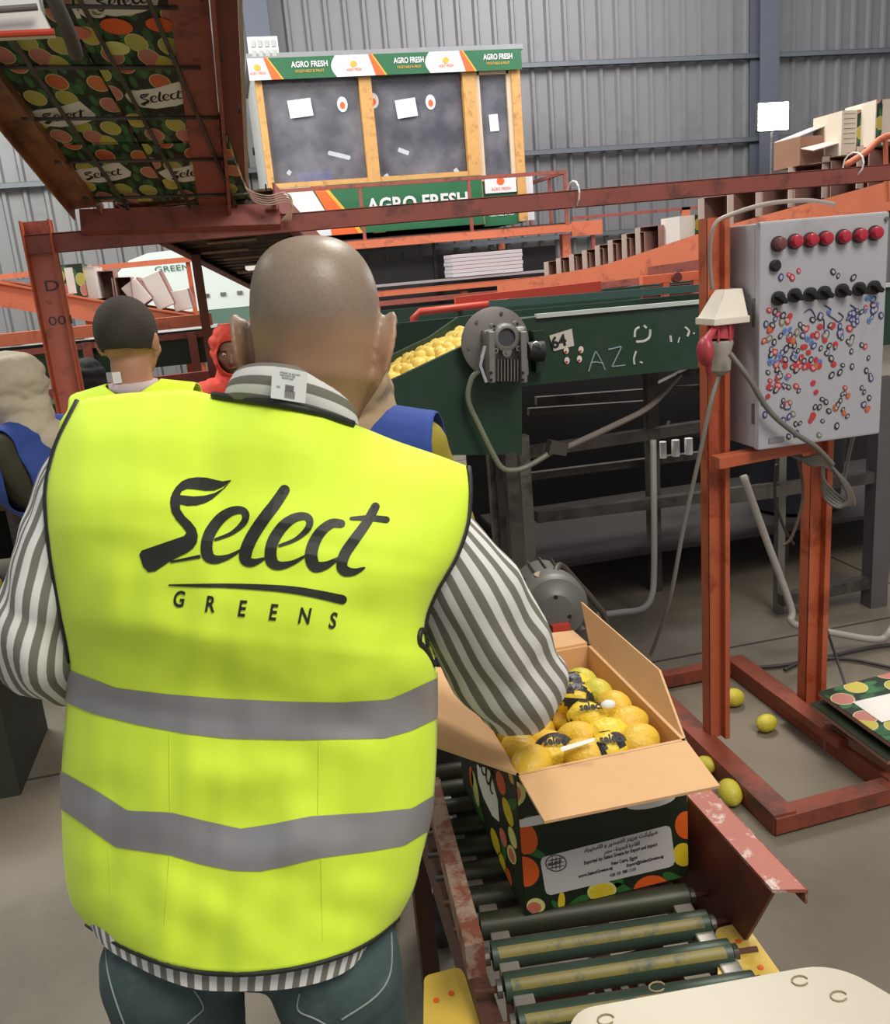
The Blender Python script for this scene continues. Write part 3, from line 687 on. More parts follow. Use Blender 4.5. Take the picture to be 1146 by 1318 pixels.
# near big cartons
g2 = 'open cartons standing on the near end of the carton conveyor'
for k, (x, hh, ww) in enumerate(((912, .25, .9), (951, .25, .95), (990, .27, 1.0), (1034, .27, 1.05), (1080, .27, 1.1), (1126, .27, 1.1))):
    p = at_px(x)+NV*.25
    put_carton(place(proto, p, -1.06, 0, (ww, 1, hh/.36)), 'open brown carton above the grey control box, %s of six' % ['first from left', 'second from left', 'third from left', 'fourth from left', 'fifth from left', 'sixth from left'][k], g2)
for k, x in enumerate((1010, 1058, 1100)):
    p = at_px(x)+NV*.25+Vector((0, 0, .275))
    t = thing('stacked_printed_carton', p, ['brown carton with raised lid on top of the row beside the flood lamp', 'white ruled carton in the middle on top of the carton row', 'white blank carton at right on top of the carton row'][k], 'carton')
    if k == 0:
        MB().box(p+Vector((0, 0, .10)), (.26, .3, .18)).build('carton_body', KRAFT_D, t)
        MB().slab([p+Vector((-.13, -.15, .19)), p+Vector((.15, -.15, .27)), p+Vector((.15, .15, .27)), p+Vector((-.13, .15, .19))], (0, 0, 1), .006).build('lid_flap', mat('pale_card_flap', (206, 190, 178), .8), t)
        MB().slab([p+Vector((-.13, -.16, .11)), p+Vector((.13, -.16, .15)), p+Vector((.13, -.3, .13)), p+Vector((-.13, -.3, .08))], (0, 0, 1), .006).build('front_flap', mat('pale_card_flap', (206, 190, 178), .8), t)
    else:
        hh = .27
        MB().box(p+Vector((0, 0, hh/2)), (.215, .3, hh)).build('carton_body', mat('cream_card', (222, 208, 190), .7, 0, .05), t)
        MB().box(p+Vector((.05 if k == 1 else -.08, -.151, hh/2)), (.09 if k == 1 else .04, .003, hh), None).build('printed_band', CITRUS, t, fix=False)
        if k == 1:
            for q in range(7): MB().box(p+Vector((-.05, -.151, .07+q*.03)), (.085, .002, .003)).build('ruled_line', STEEL, t)
# hand rail right edge
MB().tube([py_(1090, 212, 5.0), py_(1115, 196, 5.0), py_(1140, 176, 5.0), py_(1200, 165, 5.0)], .02, 8, smooth=4).build('bent_rail', ORANGE_L, rc, True)
MB().bar(py_(1140, 176, 5.0), py_(1142, 260, 5.0), .02, .02).build('rail_post', ORANGE_L, rc)
# ------------------------------------------------------------------ left carton conveyor, going down to the right
LC = [py_(x, y, yy) for x, y, yy in ((-160, 352, 5.6), (0, 365, 6.0), (110, 385, 6.3), (255, 408, 6.6))]
lc = thing('carton_conveyor', LC[1]-Vector((0, 0, LC[1].z)), 'orange carton conveyor sloping down to the right behind the short-haired man', 'conveyor')
for off, m in ((0, ORANGE_L), (.5, ORANGE)):
    b = MB()
    for a, c in zip(LC, LC[1:]):
        nv = Vector((0, 1, 0)); a2, c2 = a+nv*off, c+nv*off
        b.slab([a2, c2, c2-Vector((0, 0, .14)), a2-Vector((0, 0, .14))], nv, .02); b.slab([a2, c2, c2-nv*.03, a2-nv*.03], (0, 0, 1), .012)
    b.build('side_channel', m, lc)
b = MB()
for a, c in zip(LC, LC[1:]): b.slab([a+Vector((0, .03, -.02)), c+Vector((0, .03, -.02)), c+Vector((0, .5, -.02)), a+Vector((0, .5, -.02))], (0, 0, 1), .01)
b.build('bed', STEEL_D, lc)
for q in (LC[0], LC[2], LC[3]-Vector((.1, 0, 0))): MB().box((q.x, q.y+.06, (q.z-.12)/2), (.06, .05, q.z-.12)).build('leg', ORANGE, lc)
MB().tube([LC[3]+Vector((-.02, -.02, -.04)), LC[3]+Vector((.03, -.02, -.04))], .04, 10).build('end_knob', ORANGE_L, lc, True)
def lcp(x):
    for a, c in zip(LC, LC[1:]):
        xa, xc = xy_of(a)[0], xy_of(c)[0]
        if x <= xc or c == LC[-1]: return a.lerp(c, (x-xa)/(xc-xa))
g3 = 'open cartons on the left carton conveyor'
for k, (x, tl, sx, hh) in enumerate(((134, .02, .5, .2), (156, .05, .45, .18))):
    p = lcp(x)+Vector((0, .24, .0 if tl > -.1 else .045))
    put_carton(place(proto, p, 0, tl, (sx, .9, hh/.36)), 'open pale carton on the left conveyor, the %s of two standing side by side' % ['left', 'right'][k], g3)
for k, (x, a, hh, nm) in enumerate(((184, -.55, .17, 'leftmost'), (212, -.32, .24, 'tallest, middle'), (236, -.12, .14, 'smallest, rightmost'))):
    p = lcp(x)+Vector((0, .25, .03)); R = Matrix.Rotation(a, 3, 'Y')
    t = thing('leaning_carton', p, 'white carton leaning left on the left conveyor, %s of three' % nm, 'carton', 'leaning cartons on the left conveyor')
    MB().box(p+R@Vector((0, 0, hh/2)), (.12, .36, hh), R, bev=.006).build('carton_body', mat('white_card', (222, 214, 208), .7, 0, .04), t)
    MB().box(p+R@Vector((.062, 0, hh/2)), (.02, .34, hh*.94), R).build('open_side', mat('carton_inside', (160, 122, 112)), t)
p = lcp(92)+Vector((0, .25, 0)); t = thing('printed_fruit_carton', p, 'printed green and orange fruit carton beside the orange post, on the left conveyor', 'carton')
MB().box(p+Vector((0, 0, .1)), (.17, .4, .2)).build('carton_body', CITRUS, t, fix=False); MB().box(p+Vector((.0, -.202, .1)), (.05, .003, .16)).build('white_panel', P_WH, t)
p = lcp(113)+Vector((0, .25, 0)); t = thing('white_blank_carton', p, 'plain white carton next to the printed fruit carton on the left conveyor', 'carton')
MB().box(p+Vector((0, 0, .1)), (.13, .4, .2)).build('carton_body', mat('white_card', (222, 214, 208), .7), t)
MB().box(p+Vector((0, 0, .202)), (.135, .41, .004)).build('lid', mat('cream_card', (222, 208, 190), .7), t)
# thin rail beyond it
lr = thing('guard_rail', (-1, 7.6, 0), 'thin orange guard rail behind the left cartons', 'railing')
MB().bar((-3.2, 7.6, 1.84), (-.25, 7.6, 1.875), .03, .04).build('top_rail', ORANGE_L, lr)
for x in (-3.1, -1.9, -.28): MB().box((x, 7.62, .93), (.035, .035, 1.86)).build('post', ORANGE, lr)
# white rounded hood
hd = thing('white_machine_hood', (-.35, 8.95, 0), 'large white rounded machine hood behind the left cartons', 'machine')
pr = [(-1.0, 1.45), (.42, 1.45), (.42, 1.72), (.2, 1.9), (-.05, 1.97), (-.4, 2.0), (-.65, 1.99), (-.82, 1.94), (-.94, 1.84), (-1.0, 1.68)]
MB().slab([(x, 8.7, z) for x, z in pr], (0, 1, 0), .8).build('hood', mat('hood_white', (214, 222, 218), .4, 0, .03), hd)
MB().box((-.3, 9.1, 1.37), (1.5, .82, .15)).build('green_base_band', mat('muted_green', (90, 118, 104), .5, 0, .1), hd)
text('GREEN', .07, (-.62, 8.695, 1.82), (1, 0, 0), (0, 0, 1), G1, 'lettering', hd, width=.3)
for x in (-.2, -.05, .1): MB().box((x, 8.695, 1.58), (.05, .006, .03)).build('vent_slot', STEEL, hd)
for x in (-.98, .38):
    for y in (8.75, 9.4): MB().box((x, y, .65), (.07, .07, 1.3)).build('leg', ORANGE, hd)
# big green sorting table at left with orange rails
gt = thing('sorting_conveyor', (-2.2, 5.6, 0), 'long green sorting conveyor with orange rails at the left', 'conveyor')
MB().box((-1.9, 5.75, 1.31), (3.6, .05, .20)).build('side_panel', GREEN, gt)
MB().box((-1.9, 6.05, 1.40), (3.6, .6, .02)).build('belt', mat('grey_belt', (150, 148, 150), .6), gt)
MB().bar((-3.7, 5.7, 1.44), (-.12, 5.7, 1.465), .08, .07).build('orange_rail', ORANGE_L, gt)
MB().bar((-3.7, 5.68, 1.36), (-.12, 5.68, 1.385), .03, .035).build('orange_rail', ORANGE_D, gt)
MB().bar((-3.7, 5.3, 1.14), (-.12, 5.3, 1.17), .05, .05).build('orange_rail', ORANGE_D, gt)
MB().box((-1.9, 5.5, 1.02), (3.6, .5, .16)).build('lower_panel', GREEN_D, gt)
for x in (-3.5, -1.62, -.85, -.25): MB().box((x, 5.66, .7), (.05, .05, 1.4)).build('leg', ORANGE_D, gt)
MB().box((-1.9, 5.95, .6), (3.6, .03, 1.0)).build('back_plate', DARK, gt)
for k in range(9): MB().cyl((-2.0+k*.18, 5.86, 1.44), (-2.0+k*.18, 5.98, 1.44), .035, n=10).build('roller_end', STEEL, gt)
b = MB(); b.box((.25, 6.6, 1.36), (1.15, .05, .07)); gb = b.build('cross_rail', ORANGE_L, gt)
# ------------------------------------------------------------------ green conveyor no. 64
YG = 3.42
gc = thing('green_conveyor', (1.3, 3.8, 0), 'dark green elevating conveyor with white 64 plate and chalk marks', 'conveyor')
tp = [py_(x, y, YG) for x, y in ((692, 408), (900, 389), (900, 474), (672, 497), (672, 585), (572, 586), (480, 584), (480, 510), (505, 489), (597, 445), (640, 415))]
MB().slab(tp, (0, 1, 0), .03).build('front_panel', GREEN, gc)
MB().slab([p+Vector((0, .62, 0)) for p in tp], (0, 1, 0), .03).build('rear_panel', GREEN, gc)
ex2 = [py_(900, 389, YG), py_(1175, 365, YG), py_(1175, 440, YG), py_(900, 474, YG)]
MB().slab(ex2, (0, 1, 0), .03).build('front_panel_extension', GREEN, gc)
MB().bar(py_(690, 407, YG-.005)+Vector((0, 0, 0)), py_(1175, 364, YG-.005), .03, .016).build('bright_edge_strip', mat('bright_edge', (206, 214, 206), .35, .3), gc)
a, c = py_(692, 412, YG), py_(1175, 372, YG)
MB().slab([a+Vector((0, .03, -.03)), c+Vector((0, .03, -.03)), c+Vector((0, .62, -.03)), a+Vector((0, .62, -.03))], (0, 0, 1), .012).build('belt', mat('green_belt', (50, 78, 70), .6, 0, .1), gc)
MB().slab([a+Vector((0, .66, .03)), c+Vector((0, .66, .03)), c+Vector((0, .66, .065)), a+Vector((0, .66, .065))], (0, 1, 0), .02).build('rear_guard', mat('teal_paint', (60, 88, 80), .5, 0, .1), gc)
tro = MB(); a, c = py_(480, 516, YG), py_(640, 432, YG)
tro.slab([a+Vector((0, .03, -.06)), c+Vector((0, .03, -.06)), c+Vector((0, .62, -.06)), a+Vector((0, .62, -.06))], (0, 0, 1), .012).build('trough_bed', mat('grey_belt', (150, 148, 150), .6), gc)
for x, yy in ((1.02, YG+.02), (1.15, YG+.6), (.62, YG+.55), (.56, YG+.05)): MB().box((x, yy, .45), (.05, .05, .9)).build('leg', STEEL_D, gc)
# plate 64, fruit stickers and chalk
def on(x, y, d=.004): return py_(x, y, YG-d)
pl = MB().slab([on(707, 432), on(736, 423), on(739, 445), on(713, 452)], (0, -1, 0), .003).build('number_plate', mat('plate_white', (208, 198, 186), .6, 0, .05), gc)
text('64', .062, on(711, 449, .009), on(735, 441)-on(711, 448), on(707, 432)-on(713, 452), P_BK, 'lettering', gc, bold=.002, width=.064)
for k, (x, y) in enumerate(((729, 451), (748, 450), (730, 464), (746, 462))):
    c = on(x, y); st = MB().slab([c+Vector((.011*math.cos(q*PI/6), 0, .014*math.sin(q*PI/6))) for q in range(12)], (0, -1, 0), .0015).build('fruit_sticker', P_WH, gc)
    MB().slab([c+Vector((.006*math.cos(q*PI/6)-.003, -.0018, .005*math.sin(q*PI/6)-.006)) for q in range(12)], (0, -1, 0), .001).build('sticker_mark', REDP, gc)
CH = mat('chalk', (150, 164, 172), .9); CHW = mat('white_paint_mark', (216, 216, 210), .8)
def scrawl(pts, r, m=CH): MB().tube([on(x, y, .003) for x, y in pts], r, 5, smooth=4).build('chalk_mark', m, gc)
scrawl([(758, 478), (763, 462), (767, 452)], .003); scrawl([(767, 452), (773, 462), (779, 476)], .003); scrawl([(760, 467), (768, 466), (777, 468)], .0025)
scrawl([(783, 450), (800, 446)], .003); scrawl([(800, 447), (788, 472)], .003); scrawl([(788, 472), (805, 470)], .0025)
scrawl([(817, 469), (816, 462), (819, 452)], .004, CHW); scrawl([(824, 466), (827, 467)], .004, CHW)
scrawl([(823, 421), (818, 425), (817, 434)], .005, CHW); scrawl([(829, 419), (832, 422)], .006, CHW); scrawl([(837, 424), (836, 434), (829, 439), (819, 440)], .005, CHW)
scrawl([(863, 432), (864, 440)], .005, CHW); scrawl([(875, 434), (873, 441)], .003, CHW); scrawl([(882, 421), (887, 426), (885, 433)], .005, CHW); scrawl([(894, 428), (893, 430)], .004, CHW)
# gearbox with disc
gx = thing('gear_motor', py_(640, 440, YG-.12), 'round grey disc gearbox with finned aluminium housing mounted on the green conveyor', 'gearbox')
def gp(x, y, d): return py_(x, y, YG-d)
c0 = gp(640, 440, .05); b = MB(); R = basis((0, -1, 0), (0, 0, 1))
b.lathe([(.05, -.02), (.128, -.02), (.134, 0), (.134, .014), (.122, .02), (.03, .024)], c0+Vector((-.01, 0, -.0)), R, 40); b.build('disc_cover', mat('disc_grey', (126, 120, 116), .5, .3, .05), gx, 35)
for ang in (20, 75, 130, 185, 240, 300):
    q = c0+Vector((-.01+.11*math.cos(math.radians(ang)), -.022, .11*math.sin(math.radians(ang)))); MB().cyl(q, q-Vector((0, .006, 0)), .007, n=8).build('bolt_head', STEEL, gx)
cx = gp(652, 455, .11)
b = MB(); b.box(cx+Vector((0, .03, .0)), (.17, .08, .19), bev=.012); hs = b.build('housing', ALU, gx)
b = MB(); hc = gp(651, 434, .16); b.lathe([(.034, -.02), (.052, -.02), (.052, .012), (.046, .016), (.034, .016), (.034, -.015)], hc, R, 32); b.build('bearing_ring', ALU, gx, 35)
MB().cyl(hc+Vector((0, .0, 0)), hc+Vector((0, -.004, 0)), .034, n=28).build('bore_cap', mat('bore_grey', (78, 78, 80), .5, .3), gx)
for sx, sz in ((-1, 1), (1, 1), (-1, -1), (1, -1)):
    q = hc+Vector((sx*.045, -.012, sz*.045)); MB().cyl(q+Vector((0, .03, 0)), q, .011, n=12).build('bolt_boss', ALU, gx)
    MB().cyl(q, q-Vector((0, .003, 0)), .005, n=8).build('bolt_socket', DARK, gx)
for x in (631, 672):
    a, c = gp(x, 426, .165), gp(x+1, 492, .165); b = MB(); b.bar(a, c, .024, .05, up=(0, 1, 0), bev=.004); b.build('bracket_leg', ALU, gx)
    for yy in (480, 489): q = gp(x+1, yy, .195); MB().cyl(q, q+Vector((0, -.004, 0)), .006, n=8).build('bolt_socket', DARK, gx)
for k in range(7):
    x = 640+k*4.2; MB().bar(gp(x, 462, .155), gp(x, 490, .15), .004, .03, up=(0, 1, 0)).build('cooling_fin', ALU, gx)
q = gp(652, 453, .165); MB().lathe([(.0, .016), (.007, .016), (.007, .01), (.018, .01), (.02, -.02)][::-1], q, R, 16).build('oil_plug', ALU, gx, 35)
b = MB(); b.cyl(gp(678, 452, .1), gp(699, 452, .1), .035, .04, 20); b.build('shaft_hub', DARK, gx, 35)
q = gp(689, 447, .14); MB().tube([q+Vector((.02*math.cos(t), -.01, .02*math.sin(t))) for t in [k*.5 for k in range(8)]], .004, 6).build('chrome_clip', mat('chrome', (220, 220, 220), .2, .9), gx, True)
b = MB(); b.bar(gp(624, 445, .19), gp(618, 470, .19), .014, .01); b.bar(gp(618, 470, .19), gp(626, 492, .19), .012, .01); b.build('tension_lever', mat('chrome', (220, 220, 220), .2, .9), gx)
MB().box(gp(692, 452, .03), (.04, .06, .16)).build('mount_block', GREEN_D, gx)
# conduit from the gearbox
cd = thing('grey_conduit', gp(660, 600, .1), 'bent grey conduit looping down from the gearbox under the green conveyor', 'pipe')
pp = [gp(617, 478, .06), gp(607, 488, .06), gp(603, 515, .06), gp(618, 550, .06), gp(638, 590, .06), gp(648, 603, .06), gp(662, 605, .06), gp(680, 600, .06), gp(712, 581, .05)]
MB().tube(pp, .011, 10, smooth=6).build('bent_tube', mat('olive_conduit', (128, 132, 112), .4), cd, True)
MB().bar(gp(706, 574, .05), gp(728, 578, .05), .05, .05).build('clamp_block', STEEL_D, cd)
MB().tube([gp(722, 579, .05), py_(790, 548, 3.5), py_(838, 522, 3.6), py_(875, 483, 3.7)], .013, 10, smooth=6).build('straight_tube', mat('pinkish_conduit', (136, 124, 114), .5), cd, True)
# ------------------------------------------------------------------ grey rack behind
rk = thing('steel_rack', (1.9, 4.1, 0), 'open grey steel rack in the shadow under the green conveyor', 'rack')
def rb(p, q, w=.045, h=.045, m=STEEL_D): MB().bar(p, q, w, h).build('rack_bar', m, rk)
YR = 3.75
for x0, top in ((672, 560), (632, 560)):
    p = py_(x0, top, YR+(0 if x0 == 672 else .35)); MB().box((p.x, p.y, (p.z)/2), (.05, .05, p.z)).build('rack_post', STEEL, rk)
for (xa, ya, xb, yb_, yy, w_) in ((672, 583, 905, 548, 3.8, .05), (640, 618, 905, 585, 4.0, .035), (690, 665, 1000, 628, 3.8, .05), (690, 724, 900, 697, 4.2, .04), (645, 737, 690, 735, 4.0, .04), (780, 785, 1140, 757, 3.9, .06), (680, 530, 830, 520, 4.1, .035), (690, 516, 900, 500, 4.3, .04), (845, 500, 905, 470, 4.3, .05), (860, 545, 900, 560, 4.2, .03)):
    rb(py_(xa, ya, yy), py_(xb, yb_, yy), w_, w_)
for x, yy in ((837, 3.9), (1010, 4.0)):
    p = py_(x, 470, yy); MB().box((p.x, p.y, p.z/2), (.055, .05, p.z)).build('rack_post', STEEL_D, rk)
for z in (.02,): pass
for (xa, ya, xb, yb_, yy) in ((1000, 630, 1146, 610, 3.3), (930, 640, 1010, 630, 3.3), (1005, 772, 1135, 745, 3.3), (930, 720, 1146, 690, 4.4)):
    rb(py_(xa, ya, yy), py_(xb, yb_, yy), .05, .05)
p = py_(1133, 600, 3.3); MB().box((p.x, p.y, .52), (.085, .07, 1.04)).build('rack_post', mat('mid_steel', (100, 98, 98), .5, .3, .1), rk)
p = py_(1005, 610, 3.4); MB().box((p.x, p.y, .5), (.035, .035, 1.0)).build('rack_post', STEEL, rk)
MB().slab([(1.2, 4.9, .02), (3.9, 4.9, .02), (3.9, 4.9, 1.2), (1.2, 4.9, 1.2)], (0, 1, 0), .03).build('shade_sheet', mat('void_shade', (40, 38, 38), .8), rk)  # dark sheet added to imitate the shade below the green conveyor
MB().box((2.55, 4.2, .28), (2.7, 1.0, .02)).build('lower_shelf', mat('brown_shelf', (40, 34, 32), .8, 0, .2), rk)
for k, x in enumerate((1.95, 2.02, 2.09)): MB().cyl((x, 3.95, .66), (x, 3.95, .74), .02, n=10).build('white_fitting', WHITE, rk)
# bent grey conduit hanging right
pc = thing('pale_conduit', py_(843, 700, 3.6), 'long pale conduit dropping and curving left behind the lemon carton', 'pipe')
MB().tube([py_(841, 566, 3.65), py_(842, 640, 3.6), py_(842, 740, 3.55), py_(838, 770, 3.5), py_(826, 784, 3.45), py_(800, 788, 3.4), py_(770, 792, 3.35)], .014, 10, smooth=6).build('tube', TUBEW, pc, True)
pc = thing('pale_conduit', py_(1000, 750, 3.0), 'pale conduit slanting down behind the orange stand and turning right', 'pipe')
MB().tube([py_(957, 612, 3.0), py_(985, 690, 2.95), py_(1018, 780, 2.9), py_(1018, 798, 2.88), py_(1030, 806, 2.88), py_(1075, 815, 2.9), py_(1115, 822, 2.9), py_(1136, 822, 2.9), py_(1146, 812, 2.9), py_(1152, 800, 2.95)], .014, 10, smooth=6).build('tube', TUBEW, pc, True)
# dark drum + boxes in the shadow
dr = thing('dark_bin', (2.85, 4.0, 0), 'dark plastic bin standing in the shadow under the rack at right', 'bin')
MB().lathe([(.18, .30), (.22, .31), (.24, .75), (.26, .78), (.22, .78), (.2, .34)], (2.72, 4.0, 0), n=24).build('bin_body', mat('bin_dark', (30, 30, 40), .5), dr, 35)
# ------------------------------------------------------------------ orange control stand
stn = thing('control_stand', (1.55, 2.45, 0), 'orange steel stand on two posts carrying the grey control box', 'stand')
OR2 = mat('bright_orange_red', (182, 92, 60), .45, 0, .1, 9, c2=(150, 66, 38), c2amt=.42, c2scale=8, bump=.08)
b = MB(); b.channel((1.392, 2.44, .06), (1.392, 2.44, 1.72), .05, .07, up=(1, 0, 0), flip=-1, t=.007); b.box((1.404, 2.425, .89), (.016, .03, 1.66)); b.build('post', OR2, stn)
b = MB(); b.channel((1.792, 2.50, .06), (1.792, 2.50, 1.08), .05, .07, up=(1, 0, 0), flip=-1, t=.007); b.box((1.806, 2.485, .57), (.02, .03, 1.02)); b.build('post', OR2, stn)
RO = mat('foot_red_oxide', (138, 66, 46), .6, 0, .12, 9, c2=(96, 56, 44), c2amt=.42)
for a, c, nm in (((1.335, 1.98, .035), (1.335, 2.95, .035), 'foot_rail'), ((1.745, 2.02, .035), (1.745, 2.95, .035), 'foot_rail')):
    b = MB(); b.bar(a, c, .075, .066, bev=.004); b.build(nm, RO, stn)
MB().bar((1.30, 2.0, .035), (2.0, 2.03, .035), .06, .05).build('front_cross_rail', RO, stn)
MB().bar((1.30, 2.93, .035), (1.0, 2.93, .035), .05, .05).build('rear_cross_rail', RO, stn); MB().bar((1.3, 2.93, .035), (1.78, 2.93, .035), .05, .05).build('rear_cross_rail', RO, stn)
MB().bar((1.71, 2.22, .08), (1.71, 2.55, .08), .06, .03).build('foot_plate', RO, stn)
MB().bar((1.34, 2.37, 1.02), (1.66, 2.37, 1.035), .05, .035, bev=.002).build('shelf_bar', OR2, stn)
MB().bar((1.40, 2.56, 1.3), (1.86, 2.56, 1.3), .04, .04).build('back_bar', OR2, stn); MB().bar((1.755, 2.55, 1.0), (1.755, 2.55, 1.5), .04, .04).build('back_bar', OR2, stn)
# ------------------------------------------------------------------ grey control box
bx = thing('control_box', (1.645, 2.4, 1.05), 'grey control box with red lamps, black knobs and many fruit stickers', 'control box')
CG = mat('box_grey', (172, 170, 174), .45, 0, .05, 4, c2=(158, 154, 158), c2amt=.4, c2scale=3)
x0, x1, z0, z1, yf, ybk = 1.44, 1.848, 1.055, 1.695, 2.30, 2.50
MB().box(((x0+x1)/2, (yf+.03+ybk)/2, (z0+z1)/2), (x1-x0-.006, ybk-yf-.03, z1-z0-.006), bev=.004).build('box_body', CG, bx)
b = MB(); b.box(((x0+x1)/2, yf+.014, (z0+z1)/2), (x1-x0, .026, z1-z0), bev=.006); door = b.build('box_door', CG, bx)
MB().box((x0+.001, yf+.03, 1.62-.17), (.006, .012, .08)).build('hinge', STEEL, bx); MB().box((x0+.001, yf+.03, 1.16), (.006, .012, .06)).build('hinge', STEEL, bx)
MB().cyl((x1-.012, yf-.001, z1-.02), (x1-.012, yf-.006, z1-.02), .006, n=10).build('lock_screw', STEEL, door)
LR = mat('red_lamp', (176, 42, 58), .3, 0, .1); Rf = basis((0, -1, 0), (0, 0, 1)); OLY = mat('knob_dark', (52, 52, 50), .5)
def fp(x, y, d=0): return py_(x, y, yf-d)
for k, (x, y) in enumerate(((1001, 314), (1022, 311), (1042, 309), (1061, 307), (1084, 305), (1105, 303), (1125, 300))):
    c = fp(x, y); MB().cyl(c, c-Vector((0, .008, 0)), .021, n=20).build('lamp_bezel', OLY, bx, 30)
    b = MB(); b.lathe([(.018, .0), (.018, .014), (.014, .02), (.006, .022)], c-Vector((0, .006, 0)), Rf, 20); b.build('indicator_lamp', LR if k else mat('dull_red_lamp', (110, 60, 64), .4), bx, 40)
for k, (x, y) in enumerate(((1001, 384), (1022, 380), (1042, 379), (1060, 377), (1083, 374), (1105, 372), (1124, 370))):
    c = fp(x, y); MB().cyl(c, c-Vector((0, .010, 0)), .020, n=18).build('knob_base', OLY, bx, 30)
    MB().box(c-Vector((0, .02, 0)), (.012, .022, .036), Matrix.Rotation(-.9, 3, 'Y'), bev=.002).build('selector_knob', BLACK, bx)
c = fp(997, 342); MB().lathe([(.016, 0), (.016, .01), (.012, .014)], c, Rf, 18).build('push_button', BLACK, bx, 30)
# fruit stickers: real little ovals, each its own piece
def sticker(m, m2, rx, rz):
    b = MB(); n = 12
    b.m = 0; b.slab([(rx*math.cos(2*PI*k/n), 0, rz*math.sin(2*PI*k/n)) for k in range(n)], (0, -1, 0), .0008)
    b.m = 1; b.slab([(rx*.55*math.cos(2*PI*k/n), -.0009, rz*.55*math.sin(2*PI*k/n)) for k in range(n)], (0, -1, 0), .0006)
    o = b.build('sticker', [m, m2], bx, fix=False); return o
K = lambda n, c: mat(n, c, .5, 0, .05)
kinds = [sticker(K('st_black', (44, 40, 42)), CG, .0075, .0105), sticker(K('st_red', (176, 52, 62)), K('st_pink', (206, 150, 150)), .008, .011),
         sticker(K('st_navy', (60, 62, 120)), CG, .0075, .0105), sticker(K('st_orange', (196, 88, 60)), K('st_gold', (180, 120, 60)), .0085, .0105),
         sticker(K('st_sky', (84, 140, 196)), K('st_violet', (120, 90, 150)), .0075, .010), sticker(K('st_redsolid', (186, 58, 60)), K('st_redsolid', (186, 58, 60)), .0085, .0095),
         sticker(K('st_olive', (120, 116, 84)), CG, .008, .0115)]
rs = random.Random(11)
spots = []
for (cx_, cy_, sx, sy, n, wts) in ((1012, 420, 26, 22, 34, (4, 3, 2, 2, 2, 2, 1)), (1036, 470, 26, 20, 36, (4, 2, 1, 2, 1, 6, 0)), (1000, 465, 14, 26, 22, (6, 2, 1, 1, 1, 1, 1)), (1050, 440, 14, 20, 16, (2, 3, 1, 1, 1, 4, 0)),
                               (1010, 500, 18, 18, 20, (3, 4, 1, 1, 0, 3, 1)), (1085, 450, 24, 40, 18, (8, 1, 1, 0, 0, 0, 1)), (1080, 525, 34, 14, 22, (9, 0, 1, 1, 0, 0, 1)), (1025, 535, 22, 14, 14, (4, 1, 2, 1, 0, 1, 2)),
                               (1126, 390, 6, 22, 12, (2, 1, 3, 0, 2, 1, 0)), (1110, 408, 18, 12, 8, (3, 0, 3, 0, 1, 0, 0)), (1118, 480, 10, 40, 10, (6, 1, 2, 0, 0, 0, 1)), (1040, 352, 50, 6, 7, (5, 1, 1, 0, 0, 0, 0)), (1020, 565, 24, 6, 6, (2, 0, 2, 0, 0, 0, 1)), (1090, 422, 22, 12, 7, (2, 0, 4, 0, 1, 0, 0))):
    for k in range(n): spots.append((cx_+rs.gauss(0, sx*.7), cy_+rs.gauss(0, sy*.75), rs.choices(range(7), wts)[0]))
first = [True]*7; cnt = 0
for x, y, k in spots:
    p = fp(x, y)
    if not (x0+.012 < p.x < x1-.012 and z0+.02 < p.z < z1-.09): continue
    if abs(y-(377-(x-1060)*.11)) < 9: continue
    if first[k]: o = kinds[k]; first[k] = False
    else: o = kinds[k].copy(); COL.objects.link(o)
    cnt += 1
    if cnt > 280: break
    M4 = Matrix.Translation((p.x, yf-.0005-rs.random()*.0008, p.z)) @ Matrix.Rotation(rs.uniform(-1.1, .9), 4, 'Y') @ Matrix.Scale(rs.uniform(.75, 1.15), 4)
    o.matrix_basis = M4 if o.parent is None else bx.matrix_basis.inverted() @ o.matrix_parent_inverse.inverted() @ M4 if False else M4
# pen scrawls on the door
PEN = mat('pen_ink', (60, 66, 110), .6)
for P in ([(1062, 393), (1070, 398), (1066, 404), (1074, 410), (1080, 414), (1086, 408), (1080, 402)], [(1095, 392), (1102, 398), (1098, 408), (1090, 412), (1094, 404)], [(1036, 402), (1044, 398), (1050, 408), (1046, 412), (1060, 410), (1061, 424)]):
    MB().tube([fp(x, y, .001) for x, y in P], .0016, 5, smooth=4).build('pen_scrawl', PEN, bx)
MB().box(fp(1000, 566, .001), (.05, .002, .016)).build('faint_print', mat('faint_grey', (140, 138, 144), .5), bx)
# ------------------------------------------------------------------ socket and plug on the left flank
pg = thing('power_socket', px_(935, 440, 1.40), 'cream and red industrial power socket with its plug at the left of the control box', 'socket')
cx = py_(935, 400, 2.36)
b = MB(); top = py_(940, 374, 2.36); o = cx
def ring(c, hx, hy): return [c+Vector((hx, hy, 0)), c+Vector((-hx, hy, 0)), c+Vector((-hx, -hy, 0)), c+Vector((hx, -hy, 0))]
def frust(a, ax, ay, c, cx_, cy_):
    b = MB(); A_ = ring(a, ax, ay); C_ = ring(c, cx_, cy_); b.v = A_+C_
    for f in ((0, 1, 2, 3), (7, 6, 5, 4), (0, 4, 5, 1), (1, 5, 6, 2), (2, 6, 7, 3), (3, 7, 4, 0)): b.face(f)
    return b
A0 = py_(930, 409, 2.37); A1 = py_(938, 372, 2.40)
f = frust(A0, .052, .05, A1, .026, .03); f.box(A0+Vector((0, 0, -.006)), (.112, .108, .02), bev=.003); f.build('socket_cover', CREAM, pg)
